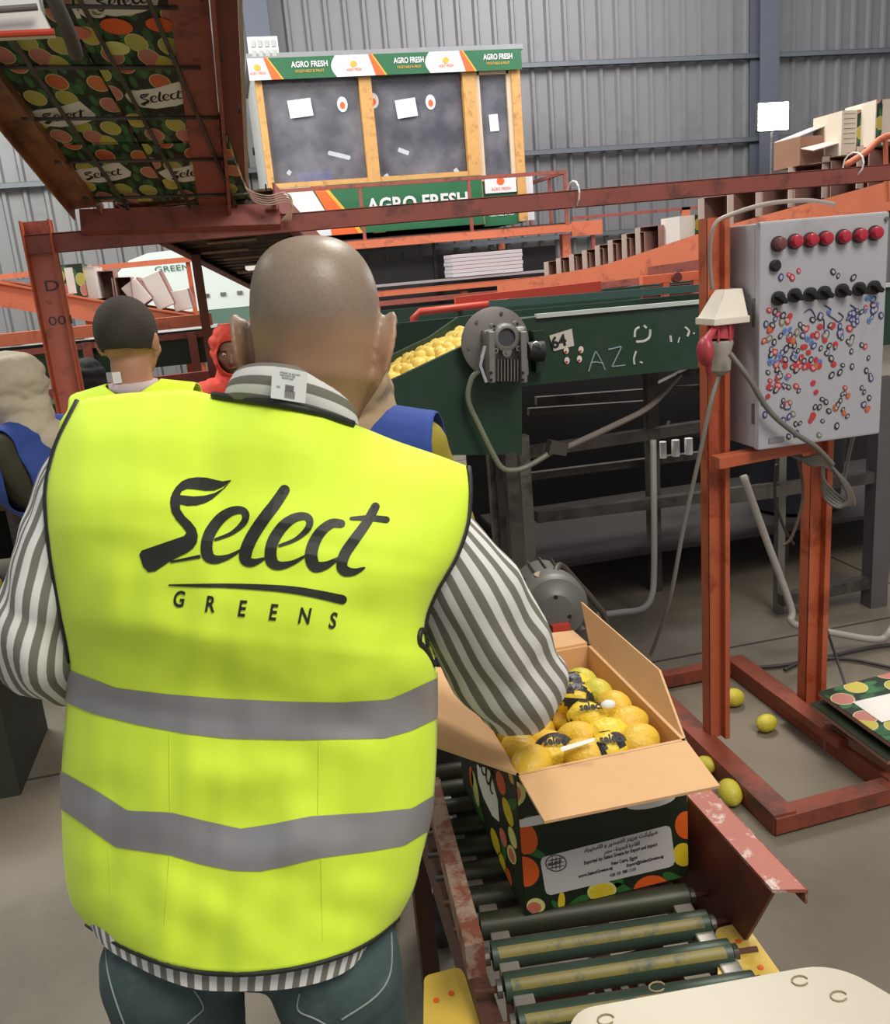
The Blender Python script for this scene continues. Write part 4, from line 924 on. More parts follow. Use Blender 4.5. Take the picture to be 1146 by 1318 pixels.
B0 = py_(928, 438, 2.36); MB().cyl(A0+Vector((0, 0, -.01)), B0, .037, .034, 20).build('red_collar', mat('plug_red', (176, 62, 70), .4), pg, 30)
for ang in range(6): q = B0+Vector((.034*math.cos(ang), .034*math.sin(ang), 0)); MB().bar(q, q+Vector((0, 0, .06)), .006, .006).build('collar_rib', mat('plug_red', (176, 62, 70), .4), pg)
b = MB(); b.lathe([(.034, 0), (.036, -.008), (.03, -.03), (.028, -.085), (.02, -.095), (.012, -.1)], B0, n=20); b.build('plug_body', mat('plug_beige', (164, 156, 146), .5), pg, 35)
b = MB(); q = py_(908, 452, 2.32); b.sphere(q, .036, sc=(.62, .9, 1.15)); b.capsule(q+Vector((.005, 0, .03)), .014, py_(922, 420, 2.34), .009, 10); b.capsule(q+Vector((.01, 0, -.03)), .012, py_(912, 480, 2.34), .008, 10)
link('hinged_cap', remeshed(b, .004, 3), pg).data.materials.append(mat('plug_red', (176, 62, 70), .4))
# ------------------------------------------------------------------ cables
def cable(name, pts, r, label, m=GREYCAB, grp=None):
    o = MB().tube(pts, r, 8, smooth=8).build(name, m, None, True); tag(o, label, 'cable', grp); return o
cable('supply_cable', [py_(1075, 263, 2.42), py_(1040, 258, 2.40), py_(990, 262, 2.36), py_(945, 275, 2.34), py_(920, 290, 2.34), py_(914, 330, 2.36), py_(917, 372, 2.38)], .006, 'grey cable arching over the top of the control box to the socket', mat('taupe_cable', (158, 142, 132), .5))
cable('plug_cable', [B0+Vector((0, 0, -.09)), py_(915, 520, 2.33), py_(900, 590, 2.32), py_(880, 680, 2.32), py_(865, 760, 2.33), py_(850, 810, 2.4), py_(838, 842, 2.5)], .0065, 'thin grey cable hanging down from the plug left of the orange post')
cable('slanting_cable', [py_(940, 455, 2.30), py_(965, 488, 2.27), py_(990, 528, 2.265), py_(1020, 555, 2.265), py_(1050, 575, 2.27), py_(1072, 598, 2.30)], .008, 'thick grey cable slanting across the face of the control box')
gg = 'cables coiled under the control box'
for k in range(5):
    P = [py_(1010+4*k, 580, 2.42), py_(1030+3*k, 590+2*k, 2.40), py_(1055+2*k, 588+3*k, 2.38), py_(1078+3*k, 610+3*k, 2.37), py_(1092+2*k, 640+2*k, 2.38), py_(1080+2*k, 653-2*k, 2.40), py_(1062, 640-5*k, 2.43), py_(1060, 612-3*k, 2.44)]
    cable('coiled_cable', P, .0055, 'grey cable coiled over the top of the short orange post, strand of the bundle', GREYCAB, gg)
cable('drooping_cable', [py_(1028, 590, 2.47), py_(1034, 640, 2.48), py_(1020, 690, 2.5), py_(1008, 702, 2.52)], .005, 'thin cable drooping left of the short orange post', mat('brown_cable', (98, 84, 72), .5))
cable('drooping_cable', [py_(1000, 598, 2.5), py_(998, 640, 2.52), py_(1010, 680, 2.54), py_(1022, 700, 2.56)], .005, 'darker thin cable hanging between the two orange posts', mat('dark_cable', (60, 56, 54), .5))
cable('floor_cable', [py_(1061, 800, 2.65), py_(1078, 850, 2.6), py_(1090, 890, 2.5), py_(1092, 930, 2.42)], .005, 'dark cable hanging behind the short post down to the flat cartons', mat('dark_cable', (60, 56, 54), .5))
cable('back_cable', [py_(1104, 540, 2.5), py_(1090, 600, 2.7), py_(1084, 640, 2.75)], .006, 'grey cable running down behind the right edge of the control box')
cable('ground_cable', [pz(860, 870, .012), pz(940, 862, .012), pz(1010, 856, .012), pz(1060, 846, .012), pz(1146, 830, .012), pz(1230, 832, .012)], .008, 'cable lying across the concrete floor behind the orange stand', mat('dark_cable', (60, 56, 54), .5))
cable('ground_cable', [pz(1010, 862, .012), pz(1040, 850, .012), pz(1090, 848, .012), pz(1160, 862, .012)], .007, 'second cable on the floor, curling right behind the short post', mat('dark_cable', (60, 56, 54), .5))
# flattened cartons propped on the right
for k, (dz, dx) in enumerate(((0, 0), (.035, .03))):
    P = [Vector((1.66+dx, 2.34, .16+dz)), Vector((1.70+dx, 2.02, .12+dz)), Vector((2.15, 2.02, .10+dz)), Vector((2.15, 2.40, .15+dz))]
    nrm = (P[1]-P[0]).cross(P[2]-P[0]).normalized(); nrm = nrm if nrm.z > 0 else -nrm
    t = thing('flat_carton', P[0], ['lower', 'upper'][k]+' of two flattened printed cartons resting beside the stand foot', 'carton')
    MB().slab(P, nrm, .012).build('card_sheet', KRAFT_D, t); MB().slab([p+nrm*.013 for p in P], nrm, .002).build('printed_face', CITRUS if k else PRINTG, t, fix=False)
    if k:
        c = P[0].lerp(P[2], .42)+nrm*.017; e1 = (P[3]-P[0]).normalized(); e2 = (P[1]-P[0]).normalized()
        MB().slab([c-e1*.12-e2*.07, c+e1*.2-e2*.05, c+e1*.2+e2*.06, c-e1*.12+e2*.05], nrm, .0015).build('white_panel', P_WH, t)
MB2 = MB(); MB2.box((1.92, 2.2, .05), (.4, .3, .10), Matrix.Rotation(.1, 3, 'Z')); o = tag(MB2.build('cardboard_pad', KRAFT_D), 'brown card pad lying under the flattened cartons', 'carton')
# ------------------------------------------------------------------ roller conveyor
RT = .60       # top of the rollers
rcv = thing('roller_conveyor', (.45, 1.5, 0), 'roller conveyor with worn green and yellow rollers and red side rails', 'conveyor')
rm = mat('green_roller', (58, 74, 62), .42, .1, .2, 6); rmy = mat('yellow_roller_band', (128, 116, 50), .45, 0, .25, 9, c2=(62, 76, 60), c2amt=.45, c2scale=16)
rmd = mat('dark_roller', (58, 60, 44), .45, .2, .25, 10, c2=(96, 60, 46), c2amt=.3, c2scale=8)
ys = [.80+.0695*k for k in range(14)]
for k, y in enumerate(ys):
    t = .045; xa, xb = .262, .618
    a, c = Vector((xa, y+t/2, RT-.024)), Vector((xb, y-t/2, RT-.024))
    near = k < 6
    r = MB().cyl(a, c, .0225, n=20).build('roller', rm if near else rmd, rcv, 35)
    d = (c-a).normalized()
    MB().cyl(a-d*.045, c+d*.045, .005, n=8).build('axle', STEEL_D if k > 7 else mat('rusty_axle', (120, 80, 66), .5, .3), r, True)
    if near:
        b = MB(); n = 8; R = basis(d); ang0 = None
        o0 = len(b.v)
        for i in range(n+1):
            an = math.radians(28+i*5.5); off = Vector((0, -math.cos(an), math.sin(an)))*.0229
            b.v += [a+d*.008+off, a+d*.345+off]
        for i in range(n): b.face((2*i, 2*i+1, 2*i+3, 2*i+2))
        b.build('yellow_band', rmy, r, True, fix=False)
    for q, s_ in ((a-d*.004, -1), (c+d*.004, 1)): MB().cyl(q, q+d*s_*.008, .014, n=12).build('end_cap', STEEL, r, 30)
MB().slab([(.655, 1.13, .47), (.655, 1.76, .47), (.655, 1.76, .72), (.655, 1.0, .72), (.655, 1.06, .60)], (1, 0, 0), .006).build('side_plate', MAROON, rcv)
b = MB(); b.slab([(.655, 1.0, .72), (.655, 1.76, .72), (.70, 1.76, .72), (.70, .985, .72)], (0, 0, 1), .006); b.build('top_flange', mat('red_white_wear', (168, 92, 74), .5, 0, .15, 20, c2=(206, 190, 182), c2amt=.4, c2scale=30), rcv)
b = MB(); b.slab([(.700, .985, .70), (.700, 1.76, .70), (.700, 1.76, .724), (.700, .985, .724)], (1, 0, 0), .004); b.build('flange_lip', RED_WORN, rcv)
# worn left board
MB().slab([(.208, 1.11, .60), (.238, 1.11, .60), (.275, 1.58, .60), (.245, 1.58, .60)], (0, 0, 1), .06).build('worn_board', mat('scraped_red_wood', (120, 66, 50), .65, 0, .15, 16, c2=(150, 128, 112), c2amt=.48, c2scale=22), rcv)
MB().bar((.226, .8, .50), (.25, 1.76, .50), .03, .10).build('side_rail', mat('dark_red_rail', (84, 52, 42), .6, .1, .2), rcv)
MB().bar((.645, .8, .48), (.645, 1.76, .48), .02, .06).build('side_rail', MAROON, rcv)
for y in (.9, 1.72):
    for x in (.235, .655): MB().box((x, y, .24), (.04, .04, .48)).build('leg', mat('dark_red_rail', (84, 52, 42), .6), rcv)
MB().bar((.235, 1.0, .2), (.655, 1.0, .2), .03, .03).build('cross_bar', mat('dark_red_rail', (84, 52, 42), .6), rcv)
# little silver brake blocks between the rollers
for k in range(10):
    y = ys[3+k]+.035
    for x in (.285, .60):
        MB().box((x+random.uniform(-.006, .006), y+(.02 if x < .4 else -.015), RT-.035), (.032, .028, .03), Matrix.Rotation(-.12, 3, 'Z'), bev=.003).build('roller_clip', mat('silver_clip', (168, 162, 156), .35, .5), rcv)
# white slotted crate under the rollers
cr = thing('slotted_crate', (.5, 1.1, .3), 'dark red crate with white slots lying below the rollers', 'crate')
MB().box((.46, 1.1, .40), (.30, .36, .02)).build('crate_base', MAROON, cr)
for i in range(8):
    for j in range(3): MB().box((.35+i*.03, 1.0+j*.09, .414), (.012, .05, .008)).build('slot_bar', WHITE, cr)
for x in (.31, .61): MB().box((x, 1.1, .2), (.01, .36, .40)).build('crate_side', MAROON, cr)
for x in (.40, .52): MB().box((x, 1.18, .16), (.08, .08, .32)).build('grey_foot', STEEL, cr)
# motor at the far end
mt = thing('drive_motor', (.78, 2.3, .6), 'grey round electric drive motor behind the open lemon carton', 'motor')
mc = py_(714, 782, 2.2); Rm = basis((-.15, -1, .05), (0, 0, 1))
b = MB(); b.lathe([(.03, -.03), (.07, -.03), (.088, -.02), (.094, -.004), (.094, .01), (.09, .016), (.09, .06)][::1], mc+Rm@Vector((0, 0, .0)), Rm, 36); 
MB().lathe([(.094, -.07), (.096, -.01), (.094, .0), (.086, .012), (.055, .02), (.045, .03), (.02, .032)], mc, Rm, 36).build('end_cover', mat('motor_grey', (112, 110, 104), .5, .3, .1), mt, 35)
MB().lathe([(.075, -.22), (.083, -.20), (.083, -.07), (.078, -.07)], mc, Rm, 30).build('motor_body', mat('motor_grey', (112, 110, 104), .5, .3, .1), mt, 35)
for k in range(16):
    a = 2*PI*k/16; q = Vector((.086*math.cos(a), .086*math.sin(a), -.14)); MB().box(mc+Rm@q, (.012, .003, .12), Rm@Matrix.Rotation(a, 3, 'Z')).build('cooling_fin', STEEL_D, mt)
for k in range(3):
    a = PI/2+k*2.1; q = Vector((.04*math.cos(a), .04*math.sin(a), .026)); MB().cyl(mc+Rm@q, mc+Rm@(q+Vector((0, 0, .006))), .006, n=8).build('bolt_head', DARK, mt)
tb = py_(701, 742, 2.24); MB().cyl(tb-Vector((0, 0, .06)), tb, .036, .034, 20).build('terminal_box', mat('motor_grey', (112, 110, 104), .5, .3), mt, 30); MB().cyl(tb, tb+Vector((0, 0, .008)), .028, n=20).build('round_cap', mat('tan_cap', (166, 142, 116), .5), mt, 30)
MB().box(mc+Vector((.01, .1, -.15)), (.16, .2, .14)).build('motor_foot', STEEL_D, mt); MB().box(Vector((mc.x+.01, mc.y+.1, (mc.z-.2)/2)), (.08, .14, mc.z-.2)).build('motor_post', STEEL_D, mt)
MB().box(py_(722, 812, 2.16), (.05, .02, .04)).build('red_tag', REDP, mt)
cable('motor_cable', [tb+Vector((.03, 0, .0)), py_(722, 728, 2.3), py_(745, 752, 2.32), py_(765, 775, 2.34), py_(780, 800, 2.36), py_(778, 850, 2.4)], .01, 'thick dark cable curving off the drive motor', mat('dark_cable2', (72, 66, 56), .5))
# ------------------------------------------------------------------ open lemon carton
bcx0, bcx1, bcy0, bcy1, bz0, bz1 = .336, .632, 1.216, 1.635, RT-.001, .862
lb = thing('lemon_carton', ((bcx0+bcx1)/2, (bcy0+bcy1)/2, bz0), 'open printed fruit carton full of lemons on the roller conveyor', 'carton')
T = .006
def wall(nm, a, c, nrm):
    P = [Vector((*a, bz0)), Vector((*c, bz0)), Vector((*c, bz1)), Vector((*a, bz1))]
    return MB().slab(P, nrm, T).build(nm, KRAFT, lb)
wf = wall('front_wall', (bcx0, bcy0), (bcx1, bcy0), (0, 1, 0)); wall('rear_wall', (bcx0, bcy1), (bcx1, bcy1), (0, -1, 0))
wl = wall('side_wall', (bcx0, bcy0), (bcx0, bcy1), (1, 0, 0)); wr_ = wall('side_wall', (bcx1, bcy0), (bcx1, bcy1), (-1, 0, 0))
MB().box(((bcx0+bcx1)/2, (bcy0+bcy1)/2, bz0+.004), (bcx1-bcx0-.012, bcy1-bcy0-.012, .006)).build('bottom', KRAFT, lb)
e = .001
MB().slab([(bcx0, bcy0-e, bz0), (bcx1, bcy0-e, bz0), (bcx1, bcy0-e, bz1), (bcx0, bcy0-e, bz1)], (0, 1, 0), e*.8).build('printed_face', PRINTG, wf)
MB().slab([(bcx0-e, bcy0, bz0), (bcx0-e, bcy1, bz0), (bcx0-e, bcy1, bz1), (bcx0-e, bcy0, bz1)], (1, 0, 0), e*.8).build('printed_face', PRINTG, wl)
MB().slab([(bcx1+e, bcy0, bz0), (bcx1+e, bcy1, bz0), (bcx1+e, bcy1, bz1), (bcx1+e, bcy0, bz1)], (-1, 0, 0), e*.8).build('printed_face', CITRUS, wr_, fix=False)
# print on the front (flat decals on the card)
def F2(x, y, d): p = py_(x, y, bcy0-.0012-d); p.x = min(max(p.x, bcx0), bcx1); p.z = min(max(p.z, bz0), bz1); return p
def L2(x, y, d): p = px_(x, y, bcx0-.0012-d); p.y = min(max(p.y, bcy0), bcy1); p.z = min(max(p.z, bz0), bz1); return p
def ell(fn, cx, cy, rx, ry, m, d, nrm, rot=0, n=20, name='printed_fruit', par=None, w0=0, w1=2*PI):
    P = []
    for k in range(n):
        a = w0+(w1-w0)*k/(n-(0 if w1-w0 > 6 else 1)); u, v = rx*math.cos(a), ry*math.sin(a)
        P.append(fn(cx+u*math.cos(rot)-v*math.sin(rot), cy+u*math.sin(rot)+v*math.cos(rot), d))
    Q = [P[0]]
    for p in P[1:]:
        if (p-Q[-1]).length > 1e-4: Q.append(p)
    if len(Q) > 2: MB().slab(Q, nrm, .0002).build(name, m, par)
FN, LN = (0, -1, 0), (-1, 0, 0)
def leaf(fn, cx, cy, l, wd, rot, d, nrm, par): ell(fn, cx, cy, l, wd, P_GR, d, nrm, rot, 14, 'printed_leaf', par)
for a in ((668, 1062, 13, 5, .9), (688, 1056, 14, 6, .2), (745, 1162, 16, 7, -.6), (718, 1168, 12, 4, .9), (803, 1146, 15, 7, .6), (868, 1132, 16, 7, .5), (690, 1098, 14, 5, .4), (792, 1138, 12, 5, -.4)): leaf(F2, *a[:5], 0, FN, wf)
ell(F2, 671, 1077, 25, 19, P_OR, .0002, FN, .9, par=wf); ell(F2, 675, 1122, 20, 19, P_OR, .0002, FN, .9, par=wf); ell(F2, 884, 1062, 15, 18, P_OR, .0002, FN, par=wf)
ell(F2, 838, 1144, 23, 17, P_OR, .0002, FN, -.25, par=wf); ell(F2, 880, 1100, 14, 15, P_YE, .0002, FN, par=wf)
ell(F2, 775, 1147, 19, 13, P_LI, .0003, FN, -.15, par=wf); ell(F2, 775, 1148, 16, 10.5, P_YE, .0005, FN, -.15, par=wf)
for k in range(7): a = PI*k/3.5; c = (775+9*math.cos(a), 1148+6*math.sin(a)); ell(F2, c[0], c[1], 1, .8, P_LI, .0008, FN, n=6, name='pip', par=wf)
ell(F2, 723, 1160, 4.5, 12, P_YE, .0003, FN, .05, par=wf); ell(F2, 690, 1166, 12, 10, P_LI, .0003, FN, par=wf); ell(F2, 688, 1168, 9, 7, P_PK, .0005, FN, par=wf)
ell(F2, 659, 1022, 18, 17, P_LI, .0003, FN, par=wf); ell(F2, 658, 1022, 13, 13, P_PK, .0005, FN, par=wf)
ell(F2, 884, 1145, 5, 9, P_LI, .0003, FN, par=wf)
ell(F2, 838, 1032, 32, 8, P_WH, .0003, FN, -.2, par=wf, name='badge'); ell(F2, 690, 1056, 36, 6, P_WH, .0003, FN, -.2, par=wf, name='letter_edge')
lq = [F2(x, y, .0008) for x, y in ((700, 1103), (697, 1106), (696, 1110), (702, 1146), (704, 1150), (709, 1152), (862, 1116), (867, 1113), (869, 1108), (864, 1068), (862, 1064), (857, 1063))]
lab = MB().slab(lq, FN, .0003).build('address_label', mat('label_white', (206, 198, 194), .5, 0, .03), wf)
ex = (F2(857, 1063, 0)-F2(700, 1103, 0)).normalized(); ez = Vector((0, 0, 1)); ez = (ez-ex*ez.dot(ex)).normalized()
INK = mat('label_ink', (70, 62, 64), .6)
AR = {'ا': (0xFE8D, 0), 'ب': (0xFE8F, 1), 'ت': (0xFE95, 1), 'ج': (0xFE9D, 1), 'د': (0xFEA9, 0), 'ر': (0xFEAD, 0), 'ز': (0xFEAF, 0), 'س': (0xFEB1, 1), 'ش': (0xFEB5, 1), 'ص': (0xFEB9, 1), 'ق': (0xFED5, 1), 'ك': (0xFED9, 1), 'ل': (0xFEDD, 1), 'م': (0xFEE1, 1), 'ن': (0xFEE5, 1), 'ه': (0xFEE9, 1), 'و': (0xFEED, 0), 'ي': (0xFEF1, 1), 'ة': (0xFE93, 0), 'ع': (0xFEC9, 1)}
def arab(t):
    o = ''
    for i, ch in enumerate(t):
        if ch not in AR: o += ch; continue
        pj = i > 0 and t[i-1] in AR and AR[t[i-1]][1]; nj = AR[ch][1] and i+1 < len(t) and t[i+1] in AR
        o += chr(AR[ch][0]+(3 if pj and nj else 2 if nj else 1 if pj else 0))
    return o[::-1]
def lt_(s, x, y, size, wd, ar=False): text(arab(s) if ar else s, size, F2(x, y, .0013), ex, ez, INK, 'lettering', lab, .0001, width=wd, bold=.0004)
lt_('سيليكت جرينز للتصدير و الاستيراد', 752, 1097, .0105, .133, True); lt_('القاهرة الجديدة - مصر', 778, 1099, .010, .065, True)
lt_('Exported by: Select Greens for Export and Import', 752, 1113, .0095, .133); lt_('New Cairo, Egypt', 787, 1114, .0095, .048)
lt_('www.SelectGreens.eg', 745, 1130, .0085, .062); lt_('Export@SelectGreens.eg', 807, 1116, .0085, .068); lt_('+20 101 980 1110', 785, 1129, .0085, .048)
ell(F2, 716, 1111, 14, 11, INK, .0013, FN, par=lab, name='globe_mark'); ell(F2, 716, 1111, 12.5, 9.6, mat('label_white', (206, 198, 194)), .0016, FN, par=lab, name='globe_mark')
for k in (-1, 0, 1): ell(F2, 716+k*0, 1111+k*5, 12, .7, INK, .0019, FN, -.2, par=lab, name='globe_line'); ell(F2, 716+k*5, 1111, .7, 9, INK, .0019, FN, par=lab, name='globe_line')
text('SELECT', .008, F2(706, 1115, .0022), ex, ez, INK, 'lettering', lab, .0001, width=.024, bold=.0004)
# print on the left face
for (x, y, l, w_, r) in ((616, 1040, 20, 3, 1.2), (640, 1130, 26, 3, 1.3), (655, 1150, 22, 3, 1.2), (626, 1020, 18, 3, 1.3), (660, 1035, 8, 8, .4), (612, 1010, 16, 2, 1.4), (648, 1090, 18, 2.5, 1.4)): leaf(L2, x, y, l, w_, r, 0, LN, wl)
ell(L2, 645, 1008, 5, 16, P_OR, .0002, LN, -.25, par=wl); ell(L2, 626, 1082, 3.5, 14, P_OR, .0002, LN, -.3, par=wl); ell(L2, 654, 1045, 4.5, 20, P_YE, .0002, LN, -.3, par=wl); ell(L2, 638, 1083, 4, 18, P_YE, .0002, LN, -.28, par=wl)
ell(L2, 648, 1078, 3.5, 13, P_PK, .0002, LN, -.25, par=wl); ell(L2, 660, 1078, 4, 15, P_LI, .0002, LN, -.28, par=wl); ell(L2, 659, 1100, 5, 13, P_LI, .0002, LN, -.28, par=wl); ell(L2, 659, 1101, 3, 10, P_PK, .0004, LN, -.28, par=wl)
ell(L2, 612, 1015, 3, 24, P_LI, .0002, LN, -.18, par=wl); ell(L2, 647, 1110, 3, 14, P_YE, .0002, LN, -.28, par=wl); ell(L2, 655, 1128, 3, 12, P_OR, .0002, LN, -.25, par=wl); ell(L2, 607, 1000, 2.5, 14, P_OR, .0002, LN, -.1, par=wl)
MB().slab([L2(x, y, .0004) for x, y in ((614, 984), (630, 990), (636, 1010), (641, 1030), (643, 1058), (634, 1050), (622, 1025), (616, 1005))], LN, .0003).build('badge', P_WH, wl)
kx = .22/1000
MBx = conform(LOGO, lambda u, v: Vector((bcx0-.0024, 1.45-(u-575)*kx*.9, .775+(240-v)*kx)), 400); MBx.build('lettering', P_BK, wl, fix=False)
# flaps
def flap(nm, a, c, o2, o1):
    P = [Vector(a), Vector(c), Vector(o2), Vector(o1)]; nrm = (P[1]-P[0]).cross(P[3]-P[0]).normalized()
    return MB().slab(P, nrm, .005).build(nm, KRAFT, lb)
flap('front_flap', (bcx0+.004, bcy0, bz1), (bcx1, bcy0, bz1), py_(927, 1011, 1.10), py_(701, 1057, 1.105))
def fpl(x, y):
    d = ray(x, y); nn = Vector((1, 0, -.42)); return CP+d*((Vector((bcx1, 0, bz1))-CP).dot(nn)/d.dot(nn))
flap('right_flap', (bcx1, bcy0+.01, bz1), (bcx1, bcy1, bz1), fpl(748, 775), fpl(848, 862))
flap('left_flap', (bcx0, bcy0, bz1), (bcx0, bcy1, bz1), (bcx0-.13, bcy1-.03, bz1+.035), px_(545, 957, bcx0-.135))
flap('rear_flap', (bcx0+.02, bcy1, bz1), (bcx1-.005, bcy1, bz1), py_(738, 814, 1.76), py_(600, 830, 1.76))
# ------------------------------------------------------------------ lemons
LEM = mat('lemon_skin', (226, 184, 58), .42, 0, .08, 7, bump=.25, bscale=170); LEM2 = mat('lemon_skin_green', (206, 192, 62), .42, 0, .1, 7, bump=.25, bscale=170)
LEMP = mat('pile_lemon', (240, 206, 96), .45, 0, .08, 5)
def lemon_mesh(m, r=.031, n=20, mm=14):
    b = MB(); prof = []
    for i in range(mm+1):
        t = PI*i/mm; z = -math.cos(t)*r*1.22; q = math.sin(t)**.86*r
        z += math.copysign(max(0, (abs(math.cos(t))-.93))*r*1.3, z) if abs(z) > 0 else 0
        prof.append((max(q, .0012), z))
    b.lathe(prof, (0, 0, 0), n=n); return b
def new_lemon(m, nm='lemon', n=20, mm=14):
    return lemon_mesh(m, n=n, mm=mm).build(nm, m, None, True)
lm = new_lemon(LEM); lms = lm.data; lm2 = new_lemon(LEM2).data; bpy.data.objects.remove(bpy.data.objects[-1] if False else [o for o in bpy.data.objects if o.data == lm2][0])
bpy.data.objects.remove(lm)
def put_lemon(c, r3, sc, label, grp, me=None):
    o = bpy.data.objects.new('lemon', me or lms); COL.objects.link(o)
    o.matrix_basis = Matrix.Translation(c) @ r3.to_4x4() @ Matrix.Scale(sc, 4); return tag(o, label, 'lemon', grp)
rl = random.Random(5)
def rrot(flat=True):
    return Matrix.Rotation(rl.uniform(0, 2*PI), 3, 'Z') @ Matrix.Rotation(PI/2+rl.uniform(-.35, .35), 3, 'Y')
WR_Y = mat('wrapper_yellow', (240, 206, 60), .35, 0, .08, 40, bump=.5, bscale=90); WR_B = mat('wrapper_black', (44, 42, 40), .35, 0, .1, 40, bump=.4, bscale=90)
def zt(x, y): return bz1-.012
# top layer traced from the photograph's fruit, second layer underneath
tops = [(685, 985, 1.12, 0), (669, 962, 1.05, 0), (650, 945, .85, 1), (627, 927, .9, 1), (757, 972, 1.0, 0), (742, 943, .95, 0), (833, 966, .85, 0), (822, 948, 1.0, 0), (806, 926, 1.05, 0), (790, 903, 1.0, 0), (768, 886, .95, 1), (748, 872, .95, 1)]
wraps = [(712, 962, 'black lettering beside the sleeve'), (757, 918, 'black print facing the viewer, mid carton'), (782, 940, 'with a broad black band right of the middle'), (790, 968, 'tucked against the front flap'), (738, 893, 'partly behind the sleeve'), (738, 880, 'at the rear, behind the sleeve')]
desc = ['large one at the front left corner', 'behind the large front left one', 'small one along the left edge', 'rearmost along the left edge', 'front middle beside the flap', 'left of the wrapped ones in the middle', 'front right corner', 'second from the front on the right', 'third from the front on the right', 'fourth from the front on the right', 'fifth from the front on the right', 'rearmost at the right']
for (x, y, s_, g), d in zip(tops, desc):
    p = pz(x, y, bz1-.004); p.x = min(max(p.x, bcx0+.036), bcx1-.036); p.y = min(max(p.y, bcy0+.036), bcy1-.036); p.z = bz1-.015
    put_lemon(p, rrot(), s_, 'plain yellow lemon in the open carton, '+d, 'lemons in the open carton', lm2 if g else None)
for k, (x, y, d) in enumerate(wraps):
    p = pz(x, y, bz1-.004); p.x = min(max(p.x, bcx0+.036), bcx1-.036); p.y = min(max(p.y, bcy0+.037), bcy1-.036); p.z = bz1-.014
    t = thing('wrapped_lemon', p, 'lemon in yellow and black paper wrapper, '+d, 'lemon', 'paper wrapped lemons in the open carton')
    R = Matrix.Rotation(rl.uniform(-.6, .6), 3, 'Z') @ Matrix.Rotation(PI/2, 3, 'Y') @ Matrix.Rotation(rl.uniform(-.3, .3), 3, 'X')
    b = lemon_mesh(None, .031); b.v = [p+R@(v*(1+.03*math.sin(v.z*300+v.x*200))) for v in b.v]; b.build('wrapper', WR_Y, t, True)
    b = lemon_mesh(None, .0322, 24, 20); keep = MB(); keep.v = [p+R@v for v in b.v]; src = b.v
    for f in b.f:
        c = sum((src[i] for i in f), Vector())/len(f); ang = math.atan2(c.y, c.x)
        if noise.noise(c*38+Vector((k*7.3, 0, 0)))+.35*math.sin(ang+k) > .05: keep.face(f)
    keep.build('black_band', WR_B, t, True, fix=False)
    if k in (0, 1, 3): text('select', .02, p+Vector((-.022, -.020, .030)), (.95, -.2, 0), (.1, .7, .5), P_BK, 'lettering', t, .0003, width=.042, bold=.0008)
b = MB(); b.slab([pz(722, 962, .882), pz(765, 950, .890), pz(766, 954, .889), pz(723, 968, .880)], (0, 0, 1), .0008); tag(b.build('paper_strip', WHITE), 'thin white paper strip lying over the lemons', 'paper')
b = MB(); b.sphere(pz(783, 907, .885), .014, sc=(1, .7, .6)); tag(b.build('crumpled_wrapper', WHITE, None, True), 'small crumpled white paper beside the wrapped lemons', 'paper')
for i in range(4):
    for j in range(6): put_lemon(Vector((bcx0+.045+i*.069, bcy0+.045+j*.066, bz1-.062-rl.random()*.008)), rrot(), .95, 'plain lemon in the lower layer of the open carton', 'lemons in the lower layer of the carton')
for (x, y, s_, d) in ((945, 897, 1.1, 'beside the tall orange post'), (987, 930, 1.0, 'between the two posts of the stand'), (908, 984, .95, 'just behind the corner of the front carton flap'), (940, 1019, 1.15, 'nearest the roller conveyor, before the stand foot')):
    p = pz(x, y, .033*s_); put_lemon(Vector((p.x, p.y, .031*s_)), rrot(), s_, 'fallen lemon on the concrete floor '+d, 'fallen lemons on the floor', lm2)
# pile in the trough behind
low = lemon_mesh(None, n=8, mm=6).build('lemon', LEMP, None, True); lom = low.data; bpy.data.objects.remove(low)
a, c = py_(480, 516, YG), py_(640, 432, YG)
for i in range(17):
    for j in range(10):
        u = (i+rl.uniform(-.3, .3))/16; v = .07+j*.055+rl.uniform(-.012, .012)
        p = a.lerp(c, u*.93); hump = .05*math.sin(PI*min(j, 9)/9)*(1-u*.35)
        put_lemon(Vector((p.x, YG+v, p.z-.03+hump+rl.uniform(-.01, .012))), rrot(), 1.0, 'yellow lemon in the pile climbing the green conveyor trough', 'lemons piled in the green trough', lom)
# left lemon table
ltb = thing('lemon_trough', (-1.5, 4.6, 0), 'low sorting trough of lemons at the far left', 'trough')
MB().box((-1.85, 4.75, 1.0), (1.7, .9, .03)).build('trough_bed', mat('grey_belt', (150, 148, 150)), ltb); MB().box((-1.85, 4.29, 1.03), (1.7, .03, .10)).build('side_panel', mat('tan_board', (150, 120, 96), .7), ltb)
for x in (-2.6, -1.1): 
    for y in (4.35, 5.15): MB().box((x, y, .49), (.06, .06, .98)).build('leg', STEEL_D, ltb)
for i in range(20):
    for j in range(6): put_lemon(Vector((-2.62+i*.083+rl.uniform(-.03, .03), 4.4+j*.11+rl.uniform(-.03, .03), 1.05+rl.uniform(0, .03))), rrot(), 1.05, 'pale lemon spread on the trough at the far left', 'lemons on the left trough', lom)
for k in range(3):
    b = MB(); b.slab([(-1.65+.15*k, 4.3, 1.09), (-1.38+.15*k, 4.28, 1.13), (-1.34+.15*k, 4.5, 1.15), (-1.62+.15*k, 4.5, 1.12)], (0, 0, 1), .01); tag(b.build('card_scrap', mat('white_card', (222, 214, 208))), ['left', 'middle', 'right'][k]+' white card scrap among the lemons behind the orange post', 'card')
